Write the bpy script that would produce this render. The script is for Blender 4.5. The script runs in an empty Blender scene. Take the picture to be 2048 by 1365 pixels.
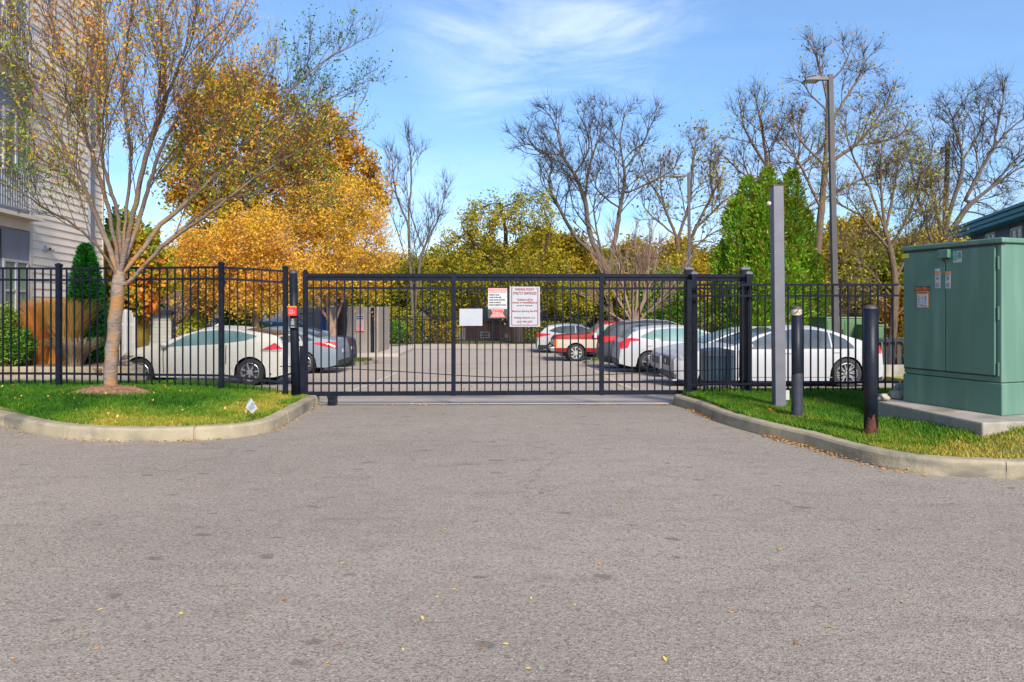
import bpy, bmesh, math, random
import numpy as np
from mathutils import Vector, Matrix, noise

R = math.radians
F = 1365.0; HZ = 615.0; CAMZ = 1.5
SC = bpy.context.scene

# ---------------------------------------------------------------- camera, sky, sun
cam_d = bpy.data.cameras.new("camera"); cam = bpy.data.objects.new("camera", cam_d)
SC.collection.objects.link(cam); SC.camera = cam
cam.location = (0, 0, CAMZ); cam.rotation_euler = (R(90), 0, 0)
cam_d.sensor_width = 36; cam_d.lens = 24.0; cam_d.shift_y = -67.5/2048
cam_d.clip_start = .05; cam_d.clip_end = 3000

SUN_EL, SUN_ROT = 36, 160      # degrees; high soft sun behind the camera
w = bpy.data.worlds.new("World"); SC.world = w; w.use_nodes = True
nt = w.node_tree; N = nt.nodes; Lk = nt.links
for n in list(N): N.remove(n)
out = N.new('ShaderNodeOutputWorld'); bg = N.new('ShaderNodeBackground'); sky = N.new('ShaderNodeTexSky')
sky.sky_type = 'NISHITA'; sky.sun_disc = False; sky.sun_elevation = R(SUN_EL); sky.sun_rotation = R(SUN_ROT)
sky.air_density = 1.15; sky.dust_density = 0.5; sky.ozone_density = 1.6
bg.inputs[1].default_value = 0.148
tc = N.new('ShaderNodeTexCoord'); mp = N.new('ShaderNodeMapping')
mp.inputs['Rotation'].default_value = (R(8), R(-24), R(10)); mp.inputs['Scale'].default_value = (1.5, 1.5, 6.5)
nz = N.new('ShaderNodeTexNoise'); nz.inputs['Scale'].default_value = 1.7; nz.inputs['Detail'].default_value = 9
nz.inputs['Roughness'].default_value = .62; nz.inputs['Distortion'].default_value = .9
rp = N.new('ShaderNodeMapRange'); rp.inputs[1].default_value = .47; rp.inputs[2].default_value = .78
rp.inputs[3].default_value = 0; rp.inputs[4].default_value = .42
sep = N.new('ShaderNodeSeparateXYZ'); hz = N.new('ShaderNodeMapRange')
hz.inputs[1].default_value = .26; hz.inputs[2].default_value = .02; hz.inputs[3].default_value = 0.02; hz.inputs[4].default_value = .30
mx0 = N.new('ShaderNodeMath'); mx0.operation = 'MAXIMUM'
nz2 = N.new('ShaderNodeTexNoise'); nz2.inputs['Scale'].default_value = 3.2; nz2.inputs['Detail'].default_value = 5
mul = N.new('ShaderNodeMath'); mul.operation = 'MULTIPLY'; mul.use_clamp = True
mr2 = N.new('ShaderNodeMapRange'); mr2.inputs[1].default_value = .35; mr2.inputs[2].default_value = .62
mixc = N.new('ShaderNodeMix'); mixc.data_type = 'RGBA'
mixc.inputs[7].default_value = (6.0, 6.2, 6.5, 1)
Lk.new(tc.outputs['Generated'], mp.inputs[0]); Lk.new(mp.outputs[0], nz.inputs[0]); Lk.new(nz.outputs[0], rp.inputs[0])
Lk.new(tc.outputs['Generated'], sep.inputs[0]); Lk.new(sep.outputs[2], hz.inputs[0])
Lk.new(mp.outputs[0], nz2.inputs[0]); Lk.new(nz2.outputs[0], mr2.inputs[0])
Lk.new(hz.outputs[0], mul.inputs[0]); Lk.new(mr2.outputs[0], mul.inputs[1])
# the one bank of wisps high over the middle of the view, thin elsewhere
dp = N.new('ShaderNodeVectorMath'); dp.operation = 'DOT_PRODUCT'; dp.inputs[1].default_value = Vector((.05, 1, .47)).normalized()
dr = N.new('ShaderNodeMapRange'); dr.interpolation_type = 'SMOOTHSTEP'; dr.inputs[1].default_value = .968; dr.inputs[2].default_value = .998; dr.inputs[3].default_value = .10; dr.inputs[4].default_value = 1
cm = N.new('ShaderNodeMath'); cm.operation = 'MULTIPLY'
Lk.new(tc.outputs['Generated'], dp.inputs[0]); Lk.new(dp.outputs['Value'], dr.inputs[0]); Lk.new(rp.outputs[0], cm.inputs[0]); Lk.new(dr.outputs[0], cm.inputs[1])
Lk.new(cm.outputs[0], mx0.inputs[0]); Lk.new(mul.outputs[0], mx0.inputs[1])
hs = N.new('ShaderNodeHueSaturation'); hs.inputs['Hue'].default_value = .506; hs.inputs['Saturation'].default_value = 1.2; hs.inputs['Value'].default_value = .78
tn_ = N.new('ShaderNodeMapRange'); tn_.inputs[1].default_value = .38; tn_.inputs[2].default_value = .0; tn_.inputs[3].default_value = 0; tn_.inputs[4].default_value = 1
ml = N.new('ShaderNodeMix'); ml.data_type = 'RGBA'; ml.blend_type = 'MULTIPLY'; ml.inputs[7].default_value = (.56, .70, .96, 1)   # thin clear air: less white at the horizon
Lk.new(sep.outputs[2], tn_.inputs[0]); Lk.new(tn_.outputs[0], ml.inputs[0]); Lk.new(sky.outputs[0], ml.inputs[6]); Lk.new(ml.outputs[2], hs.inputs['Color']); Lk.new(mx0.outputs[0], mixc.inputs[0]); Lk.new(hs.outputs[0], mixc.inputs[6])
Lk.new(mixc.outputs[2], bg.inputs[0]); Lk.new(bg.outputs[0], out.inputs[0])

sl = bpy.data.lights.new("sun", 'SUN'); so = bpy.data.objects.new("sun", sl); SC.collection.objects.link(so)
sl.energy = 3.6; sl.angle = R(16); sl.color = (1.0, .90, .77)
az = R(SUN_ROT)
sdir = Vector((math.sin(az)*math.cos(R(SUN_EL)), math.cos(az)*math.cos(R(SUN_EL)), math.sin(R(SUN_EL))))
so.rotation_euler = sdir.to_track_quat('Z', 'Y').to_euler()
SC.view_settings.view_transform = 'Standard'; SC.view_settings.look = 'None'
SC.view_settings.exposure = 0.92; SC.view_settings.gamma = 1.0
SC.cycles.max_bounces = 6; SC.cycles.diffuse_bounces = 3; SC.cycles.transparent_max_bounces = 8
SC.cycles.use_denoising = True

# ---------------------------------------------------------------- helpers
def P(px, py, d): return Vector(((px-1024)/F*d, d, CAMZ-(py-HZ)/F*d))
def X(px, d): return (px-1024)/F*d
def Z(py, d): return CAMZ-(py-HZ)/F*d
def G0(px, py, z=0.0):
    d = (CAMZ-z)*F/(py-HZ); return Vector(((px-1024)/F*d, d, z))
def lerp(a, b, t): return a+(b-a)*t
def smooth(t): t = min(1, max(0, t)); return t*t*(3-2*t)
def interp(pts, x): return float(np.interp(x, [p[0] for p in pts], [p[1] for p in pts]))
GP = [(-50, 0), (10.6, 0), (12, -.09), (16, -.34), (24, -.64), (31, -.94), (43, -.94), (60, -.7), (400, 2)]
def gz(y): return interp(GP, y)

class MB:
    def __init__(s): s.v = []; s.f = []
    def box(s, x0, y0, z0, x1, y1, z1): return s.obox(Vector(((x0+x1)/2, (y0+y1)/2, (z0+z1)/2)), Vector((abs(x1-x0)/2, 0, 0)), Vector((0, abs(y1-y0)/2, 0)), Vector((0, 0, abs(z1-z0)/2)))
    def obox(s, c, a, b, u):
        n = len(s.v); c = Vector(c)
        for i in (-1, 1):
            for j in (-1, 1):
                for k in (-1, 1): s.v.append(tuple(c+a*i+b*j+u*k))
        s.f += [tuple(n+q for q in f) for f in ((0,1,3,2),(4,6,7,5),(0,4,5,1),(2,3,7,6),(0,2,6,4),(1,5,7,3))]
        return s
    def bar(s, p, q, w, h):            # box beam from p to q, w wide (horizontal), h tall
        p = Vector(p); q = Vector(q); d = q-p
        up = Vector((0, 0, 1)) if abs(d.normalized().z) < .95 else Vector((0, 1, 0))
        a = d.cross(up).normalized(); b = a.cross(d).normalized()
        return s.obox((p+q)/2, d/2, a*w/2, b*h/2)
    def tube(s, pts, rad, n=8, cap=True):
        pts = [Vector(p) for p in pts]; r = rad if isinstance(rad, (list, tuple)) else [rad]*len(pts)
        base = len(s.v); ref = None
        for i, p in enumerate(pts):
            t = (pts[min(i+1, len(pts)-1)]-pts[max(i-1, 0)])
            t = t.normalized() if t.length > 1e-9 else Vector((0, 0, 1))
            if ref is None: ref = t.orthogonal().normalized()
            ref = (ref-t*ref.dot(t)); ref = ref.normalized() if ref.length > 1e-6 else t.orthogonal().normalized()
            b = t.cross(ref)
            for k in range(n):
                an = 2*math.pi*k/n; s.v.append(tuple(p+(ref*math.cos(an)+b*math.sin(an))*r[i]))
        for i in range(len(pts)-1):
            for k in range(n):
                a = base+i*n+k; b2 = base+i*n+(k+1) % n
                s.f.append((a, b2, b2+n, a+n))
        if cap:
            s.f.append(tuple(base+k for k in range(n))[::-1]); s.f.append(tuple(base+(len(pts)-1)*n+k for k in range(n)))
        return s
    def lathe(s, prof, c, axis='Z', n=20):      # prof: (radius, height along the axis)
        c = Vector(c); ax = {'X': Vector((1,0,0)), 'Y': Vector((0,1,0)), 'Z': Vector((0,0,1))}[axis]
        a = ax.orthogonal().normalized(); b = ax.cross(a); base = len(s.v)
        for r, h in prof:
            for k in range(n):
                an = 2*math.pi*k/n; s.v.append(tuple(c+ax*h+(a*math.cos(an)+b*math.sin(an))*r))
        for i in range(len(prof)-1):
            for k in range(n):
                p = base+i*n+k; q = base+i*n+(k+1) % n; s.f.append((p, q, q+n, p+n))
        return s
    def prism(s, pts, z0, z1):           # pts: xy outline; z1 may be a function
        n = len(s.v); m = len(pts)
        for p in pts: s.v.append((p[0], p[1], z0))
        for p in pts: s.v.append((p[0], p[1], z1(p[0], p[1]) if callable(z1) else z1))
        s.f.append(tuple(n+i for i in range(m))[::-1]); s.f.append(tuple(n+m+i for i in range(m)))
        for i in range(m):
            j = (i+1) % m; s.f.append((n+i, n+j, n+m+j, n+m+i))
        return s
    def poly(s, pts):
        n = len(s.v); s.v += [tuple(p) for p in pts]; s.f.append(tuple(range(n, n+len(pts)))); return s
    def build(s, name, m=None, parent=None, loc=None, smooth=False, bevel=0):
        me = bpy.data.meshes.new(name); me.from_pydata(s.v, [], s.f); me.update()
        bm = bmesh.new(); bm.from_mesh(me); bmesh.ops.recalc_face_normals(bm, faces=bm.faces); bm.to_mesh(me); bm.free()
        o = bpy.data.objects.new(name, me); SC.collection.objects.link(o)
        if m: me.materials.append(m)
        if parent: o.parent = parent
        if loc is not None: o.location = loc
        if smooth: me.polygons.foreach_set('use_smooth', [True]*len(me.polygons))
        if bevel:
            md = o.modifiers.new('bevel', 'BEVEL'); md.width = bevel; md.segments = 2; md.limit_method = 'ANGLE'
        return o
def tag(o, label=None, cat=None, group=None, kind=None):
    if label: o['label'] = label
    if cat: o['category'] = cat
    if group: o['group'] = group
    if kind: o['kind'] = kind
    return o
def empty(name, loc, rz=0, label=None, cat=None, group=None):
    o = bpy.data.objects.new(name, None); SC.collection.objects.link(o); o.empty_display_size = .2
    o.location = loc; o.rotation_euler = (0, 0, rz); return tag(o, label, cat, group)
def copy_tree(o, parent=None):
    c = o.copy(); SC.collection.objects.link(c); c.parent = parent
    for ch in list(o.children): copy_tree(ch, c)
    return c

def mat(name, c1, c2=None, scale=6, rough=.6, metal=0, bump=0, bscale=40, detail=4, stretch=(1,1,1), spec=.5, lo=.35, hi=.65, coat=0):
    m = bpy.data.materials.new(name); m.use_nodes = True; t = m.node_tree; n = t.nodes; l = t.links
    b = n['Principled BSDF']; b.inputs['Roughness'].default_value = rough; b.inputs['Metallic'].default_value = metal
    b.inputs['Specular IOR Level'].default_value = spec; b.inputs['Coat Weight'].default_value = coat
    if c2 is None: c2 = tuple(v*.86 for v in c1)
    tc = n.new('ShaderNodeTexCoord'); mp = n.new('ShaderNodeMapping'); mp.inputs['Scale'].default_value = stretch
    l.new(tc.outputs['Object'], mp.inputs[0])
    z = n.new('ShaderNodeTexNoise'); z.inputs['Scale'].default_value = scale; z.inputs['Detail'].default_value = detail
    l.new(mp.outputs[0], z.inputs[0])
    r = n.new('ShaderNodeValToRGB'); r.color_ramp.elements[0].position = lo; r.color_ramp.elements[1].position = hi
    r.color_ramp.elements[0].color = (*c1, 1); r.color_ramp.elements[1].color = (*c2, 1)
    l.new(z.outputs[0], r.inputs[0]); l.new(r.outputs[0], b.inputs['Base Color'])
    if bump:
        z2 = n.new('ShaderNodeTexNoise'); z2.inputs['Scale'].default_value = bscale; z2.inputs['Detail'].default_value = 3
        bp = n.new('ShaderNodeBump'); bp.inputs['Strength'].default_value = bump; bp.inputs['Distance'].default_value = .02
        l.new(mp.outputs[0], z2.inputs[0]); l.new(z2.outputs[0], bp.inputs['Height']); l.new(bp.outputs[0], b.inputs['Normal'])
    return m
def layer(m, c, scale, lo, hi, stretch=(1,1,1), amt=1.0, detail=5, seed=0):
    """mix another colour in where a second noise is high (stains, wear)"""
    t = m.node_tree; n = t.nodes; l = t.links; b = n['Principled BSDF']; src = b.inputs['Base Color'].links[0].from_socket
    tc = n.new('ShaderNodeTexCoord'); mp = n.new('ShaderNodeMapping'); mp.inputs['Scale'].default_value = stretch
    mp.inputs['Location'].default_value = (seed*3.1, seed*1.7, seed)
    z = n.new('ShaderNodeTexNoise'); z.inputs['Scale'].default_value = scale; z.inputs['Detail'].default_value = detail
    r = n.new('ShaderNodeMapRange'); r.inputs[1].default_value = lo; r.inputs[2].default_value = hi; r.inputs[4].default_value = amt
    x = n.new('ShaderNodeMix'); x.data_type = 'RGBA'; x.inputs[7].default_value = (*c, 1)
    l.new(tc.outputs['Object'], mp.inputs[0]); l.new(mp.outputs[0], z.inputs[0]); l.new(z.outputs[0], r.inputs[0])
    l.new(r.outputs[0], x.inputs[0]); l.new(src, x.inputs[6]); l.new(x.outputs[2], b.inputs['Base Color'])
    return m
def leafmat(name, cols, trans=.3, rough=.55):
    """colour of each leaf from its own 'tint' attribute"""
    m = bpy.data.materials.new(name); m.use_nodes = True; t = m.node_tree; n = t.nodes; l = t.links
    b = n['Principled BSDF']; b.inputs['Roughness'].default_value = rough; b.inputs['Specular IOR Level'].default_value = .3
    a = n.new('ShaderNodeAttribute'); a.attribute_name = 'tint'
    r = n.new('ShaderNodeValToRGB'); e = r.color_ramp.elements
    for i, c in enumerate(cols):
        p = i/(len(cols)-1)
        if i == 0: e[0].position = 0; e[0].color = (*c, 1)
        elif i == len(cols)-1: e[-1].position = 1; e[-1].color = (*c, 1)
        else: k = e.new(p); k.color = (*c, 1)
    l.new(a.outputs['Fac'], r.inputs[0]); l.new(r.outputs[0], b.inputs['Base Color'])
    tr = n.new('ShaderNodeBsdfTranslucent'); mx = n.new('ShaderNodeMixShader'); mx.inputs[0].default_value = trans
    l.new(r.outputs[0], tr.inputs[0]); l.new(b.outputs[0], mx.inputs[1]); l.new(tr.outputs[0], mx.inputs[2])
    l.new(mx.outputs[0], n['Material Output'].inputs[0])
    return m
def npmesh(name, V, loops, sizes, m, tint=None, parent=None, smooth=False):
    me = bpy.data.meshes.new(name); V = np.asarray(V, dtype=np.float32); loops = np.asarray(loops, dtype=np.int32).ravel()
    sizes = np.asarray(sizes, dtype=np.int32); starts = np.concatenate(([0], np.cumsum(sizes)[:-1])).astype(np.int32)
    me.vertices.add(len(V)); me.vertices.foreach_set('co', V.ravel())
    me.loops.add(len(loops)); me.loops.foreach_set('vertex_index', loops)
    me.polygons.add(len(sizes)); me.polygons.foreach_set('loop_start', starts)
    me.update(calc_edges=True)
    if tint is not None:
        at = me.attributes.new('tint', 'FLOAT', 'FACE'); at.data.foreach_set('value', np.asarray(tint, dtype=np.float32))
    if m: me.materials.append(m)
    if smooth: me.polygons.foreach_set('use_smooth', [True]*len(sizes))
    o = bpy.data.objects.new(name, me); SC.collection.objects.link(o)
    if parent: o.parent = parent
    return o
def unit(a): return a/np.maximum(np.linalg.norm(a, axis=-1, keepdims=True), 1e-9)
def leaves(name, pts, size, m, tint, rng, parent=None, wid=.5, droop=.3, horiz=0.0):
    n = len(pts)
    d = unit(rng.normal(size=(n, 3))+np.array([0, 0, -droop])); nn = rng.normal(size=(n, 3)); nn[:, 2] += horiz
    s = unit(np.cross(d, nn)); sz = size*(.6+.8*rng.random((n, 1)))
    bend = unit(np.cross(s, d))*sz*.12
    V = np.empty((n, 4, 3)); V[:, 0] = pts; V[:, 1] = pts+d*sz*.5+s*sz*wid*.5+bend; V[:, 2] = pts+d*sz; V[:, 3] = pts+d*sz*.5-s*sz*wid*.5+bend
    return npmesh(name, V.reshape(-1, 3), np.arange(n*4), np.full(n, 4), m, tint, parent)
def fnoise(pts, sc, seed=0):
    return np.array([noise.noise(Vector((p[0]*sc+seed, p[1]*sc+seed*.7, p[2]*sc))) for p in pts])
_fonts = {}
def text(body, cx, cz, wdt, hgt, m, parent, y=0, name='lettering', bold=0.0, rot=None):
    """lettering as a flat mesh in the parent's XZ plane, facing -Y"""
    cu = bpy.data.curves.new('t', 'FONT'); cu.body = body; cu.align_x = 'CENTER'; cu.align_y = 'CENTER'; cu.offset = bold; cu.resolution_u = 3
    to = bpy.data.objects.new('t', cu); SC.collection.objects.link(to)
    bpy.context.view_layer.update()
    me = bpy.data.meshes.new_from_object(to.evaluated_get(bpy.context.evaluated_depsgraph_get()))
    bpy.data.objects.remove(to); me.name = name
    vs = [v.co.copy() for v in me.vertices]
    x0 = min(v.x for v in vs); x1 = max(v.x for v in vs); z0 = min(v.y for v in vs); z1 = max(v.y for v in vs)
    sx = wdt/(x1-x0); sz = hgt/(z1-z0)
    for v in me.vertices: v.co = (cx+(v.co.x-(x0+x1)/2)*sx, y, cz+(v.co.y-(z0+z1)/2)*sz)
    me.materials.clear(); me.materials.append(m)
    o = bpy.data.objects.new(name, me); SC.collection.objects.link(o); o.parent = parent
    return o
def in_poly(x, y, poly):
    ins = np.zeros(len(x), bool); j = len(poly)-1
    for i in range(len(poly)):
        xi, yi = poly[i][0], poly[i][1]; xj, yj = poly[j][0], poly[j][1]
        c = ((yi > y) != (yj > y)) & (x < (xj-xi)*(y-yi)/((yj-yi) if yj != yi else 1e-9)+xi); ins ^= c; j = i
    return ins
def dist_line(x, y, pts):
    best = np.full(len(x), 1e9)
    for a, b in zip(pts[:-1], pts[1:]):
        ax, ay = a[0], a[1]; dx, dy = b[0]-ax, b[1]-ay; L = dx*dx+dy*dy+1e-12
        t = np.clip(((x-ax)*dx+(y-ay)*dy)/L, 0, 1); best = np.minimum(best, np.hypot(x-ax-t*dx, y-ay-t*dy))
    return best
def smooth_line(pts, sub=8):
    out = []
    n = len(pts)
    for i in range(n-1):
        p0 = Vector(pts[max(i-1, 0)]); p1 = Vector(pts[i]); p2 = Vector(pts[i+1]); p3 = Vector(pts[min(i+2, n-1)])
        for k in range(sub):
            t = k/sub; out.append(.5*((2*p1)+(p2-p0)*t+(2*p0-5*p1+4*p2-p3)*t*t+(3*p1-p0-3*p2+p3)*t**3))
    out.append(Vector(pts[-1])); return out
# ---------------------------------------------------------------- materials
M = {}
M['black'] = mat('black_paint', (.004, .006, .013), (.008, .011, .021), 12, .5, 0, .05, 60, spec=.16)
M['navy'] = mat('navy_black_paint', (.006, .009, .016), (.012, .017, .03), 8, .42, spec=.22)
M['blackplastic'] = mat('black_plastic', (.012, .012, .014), (.02, .02, .023), 9, .5)
M['rubber'] = mat('tyre_rubber', (.018, .018, .019), (.03, .03, .032), 30, .85, 0, .2, 90)
M['greypost'] = mat('grey_painted_steel', (.115, .117, .145), (.14, .142, .17), 5, .5, .0, .05, 50)
M['bronze'] = mat('dark_bronze_steel', (.085, .082, .085), (.11, .105, .105), 4, .5)
M['lampgrey'] = mat('lamp_pole_grey', (.04, .037, .039), (.055, .051, .053), 3, .55)
M['white'] = mat('white_paint', (.48, .48, .48), (.42, .43, .44), 5, .45)
M['signwhite'] = mat('sign_white', (.36, .38, .41), (.33, .35, .385), 8, .4)
M['signred'] = mat('sign_red', (.30, .006, .012), (.26, .005, .01), 20, .5)
M['redpink'] = mat('faded_red', (.72, .12, .10), (.75, .3, .27), 60, .5)
M['red'] = mat('bright_red', (.62, .03, .02), (.5, .02, .015), 8, .35)
M['ink'] = mat('black_ink', (.02, .02, .025), (.05, .05, .06), 30, .5)
M['orange'] = mat('orange_label', (.85, .22, .03), (.75, .18, .03), 20, .5)
M['yellow'] = mat('yellow_label', (.65, .6, .05), (.6, .5, .05), 30, .5)
M['stgreen'] = mat('green_label', (.02, .4, .22), (.02, .35, .2), 20, .5)
M['chrome'] = mat('chrome', (.6, .6, .62), (.5, .5, .52), 5, .2, .9)
M['alloy'] = mat('alloy', (.5, .5, .5), (.42, .42, .43), 8, .3, .7)
M['darkrim'] = mat('dark_rim', (.04, .04, .045), (.06, .06, .065), 9, .4, .3)
M['tail'] = mat('tail_lamp_red', (.62, .02, .02), (.45, .01, .01), 14, .12, coat=.5)
M['amber'] = mat('amber_lens', (.7, .2, .05), (.6, .15, .04), 9, .2)
M['headl'] = mat('head_lamp_glass', (.45, .47, .48), (.25, .26, .28), 14, .1, .3)
def glass(name, c, c2):
    m = mat(name, c, c2, 1.6, .12, 0, spec=.6); return m
M['glass'] = glass('tinted_car_glass', (.10, .19, .19), (.16, .27, .26))
M['glassdark'] = glass('dark_car_glass', (.03, .045, .055), (.08, .10, .12))
M['pane'] = glass('window_pane', (.09, .17, .13), (.2, .32, .24))
M['concrete'] = layer(mat('kerb_concrete', (.33, .28, .19), (.25, .215, .145), 3.2, .9, 0, .25, 60), (.10, .095, .085), 1.6, .52, .68, (1, 1, 3), .75)
layer(M['concrete'], (.38, .33, .24), 7, .6, .72, (1, 1, 1), .5, seed=4)
M['padconc'] = layer(mat('pad_concrete', (.34, .31, .26), (.24, .22, .18), 4, .9, 0, .3, 50), (.09, .085, .07), 3, .5, .7, (1, 1, .3), .65)
M['slab'] = mat('slab_concrete', (.42, .37, .325), (.36, .32, .285), 2.5, .9, 0, .15, 60)
M['slab'] = layer(M['slab'], (.17, .16, .155), 1.2, .6, .7, (1, 3, 1), .5)
M['mulch'] = mat('mulch', (.24, .13, .07), (.12, .06, .035), 22, .95, 0, 1, 30)
M['soil'] = layer(mat('lawn_soil', (.08, .11, .025), (.15, .14, .04), 3, .95, 0, .6, 30), (.24, .19, .06), 2.2, .55, .7, amt=.8)
M['grnd'] = mat('rough_ground', (.16, .17, .05), (.10, .09, .04), .8, .95, 0, .5, 8)
M['cream'] = mat('cream_siding', (.80, .69, .57), (.74, .64, .53), 1.2, .6)
M['trimgrey'] = mat('grey_panel', (.20, .225, .27), (.17, .19, .23), 2, .55)
M['creamb'] = mat('cream_band', (.62, .55, .44), (.56, .5, .4), 2, .6)
M['rail'] = mat('balcony_metal', (.3, .33, .38), (.25, .28, .32), 6, .4)
M['brick'] = None
def brickmat(name, a, b, mort, sc):
    m = bpy.data.materials.new(name); m.use_nodes = True; n = m.node_tree.nodes; l = m.node_tree.links
    t = n.new('ShaderNodeTexBrick'); t.inputs['Scale'].default_value = sc; t.inputs['Color1'].default_value = (*a, 1)
    t.inputs['Color2'].default_value = (*b, 1); t.inputs['Mortar'].default_value = (*mort, 1); t.inputs['Mortar Size'].default_value = .02
    tc = n.new('ShaderNodeTexCoord'); mp = n.new('ShaderNodeMapping'); mp.inputs['Rotation'].default_value = (R(90), 0, 0)
    l.new(tc.outputs['Object'], mp.inputs[0]); l.new(mp.outputs[0], t.inputs[0]); b_ = n['Principled BSDF']; b_.inputs['Roughness'].default_value = .9
    l.new(t.outputs[0], b_.inputs['Base Color']); return m
M['brick'] = brickmat('red_brick', (.22, .07, .05), (.15, .05, .04), (.3, .25, .2), 3.5)
M['roofdk'] = mat('brown_shingles', (.09, .075, .075), (.13, .11, .105), 14, .9, 0, .4, 30)
M['wood'] = layer(mat('weathered_boards', (.30, .26, .225), (.22, .19, .165), 6, .9, 0, .3, 30, stretch=(9, 9, .5)), (.36, .32, .28), 5, .5, .7, (8, 8, .4), .7)
M['bluewall'] = mat('slate_blue_siding', (.09, .12, .18), (.075, .10, .15), 2, .6)
M['teal'] = mat('teal_fascia', (.01, .22, .32), (.008, .18, .27), 3, .5)
M['cab'] = layer(mat('green_enamel', (.098, .20, .148), (.078, .165, .122), 2.2, .42, 0, .03, 30, stretch=(2.2, 2.2, .35), lo=.25, hi=.75), (.15, .26, .20), 2.4, .5, .75, (3, 3, .25), .7)
layer(M['cab'], (.065, .15, .11), 3.0, .6, .8, (2, 2, .6), .45, seed=5)
M['cab2'] = mat('far_green_enamel', (.07, .15, .06), (.06, .13, .05), 2, .5)
M['stone'] = mat('pale_stone', (.42, .37, .28), (.28, .25, .19), 12, .9, 0, .6, 20)
M['utility'] = mat('old_wood_pole', (.14, .10, .075), (.09, .065, .05), 6, .95, 0, .4, 20, stretch=(4, 4, .4))
M['opener'] = mat('opener_housing', (.05, .10, .15), (.06, .12, .17), 4, .4)
M['openertop'] = mat('opener_lid', (.11, .14, .19), (.13, .16, .21), 4, .45)
M['elec'] = mat('junction_box_grey', (.42, .46, .44), (.36, .4, .38), 8, .5)
M['blueblue'] = mat('blue_paint', (.02, .06, .22), (.02, .05, .18), 6, .5)
def paint(name, c, rough=.45): return mat(name, c, tuple(v*.94 for v in c), .8, rough, 0, spec=.25)
M['pwhite'] = paint('pearl_white_paint', (.60, .58, .51)); M['pwhite2'] = paint('white_car_paint', (.39, .40, .42))
M['pbluegrey'] = paint('blue_grey_paint', (.17, .21, .26)); M['psilver'] = paint('silver_paint', (.42, .43, .45))
M['pdark'] = paint('charcoal_paint', (.05, .055, .07)); M['pred'] = paint('truck_red_paint', (.26, .012, .012)); M['pbeige'] = paint('truck_beige_paint', (.44, .41, .34))

# bollard paint: navy black with rust at the foot
M['bol'] = layer(mat('bollard_paint', (.006, .009, .016), (.012, .016, .026), 10, .45, 0, .1, 40, spec=.25), (.16, .16, .17), 9, .66, .72, (1, 1, .4), .5)
layer(M['bol'], (.10, .04, .02), 7, .6, .75, (1, 1, .7), .35, seed=3)

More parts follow.
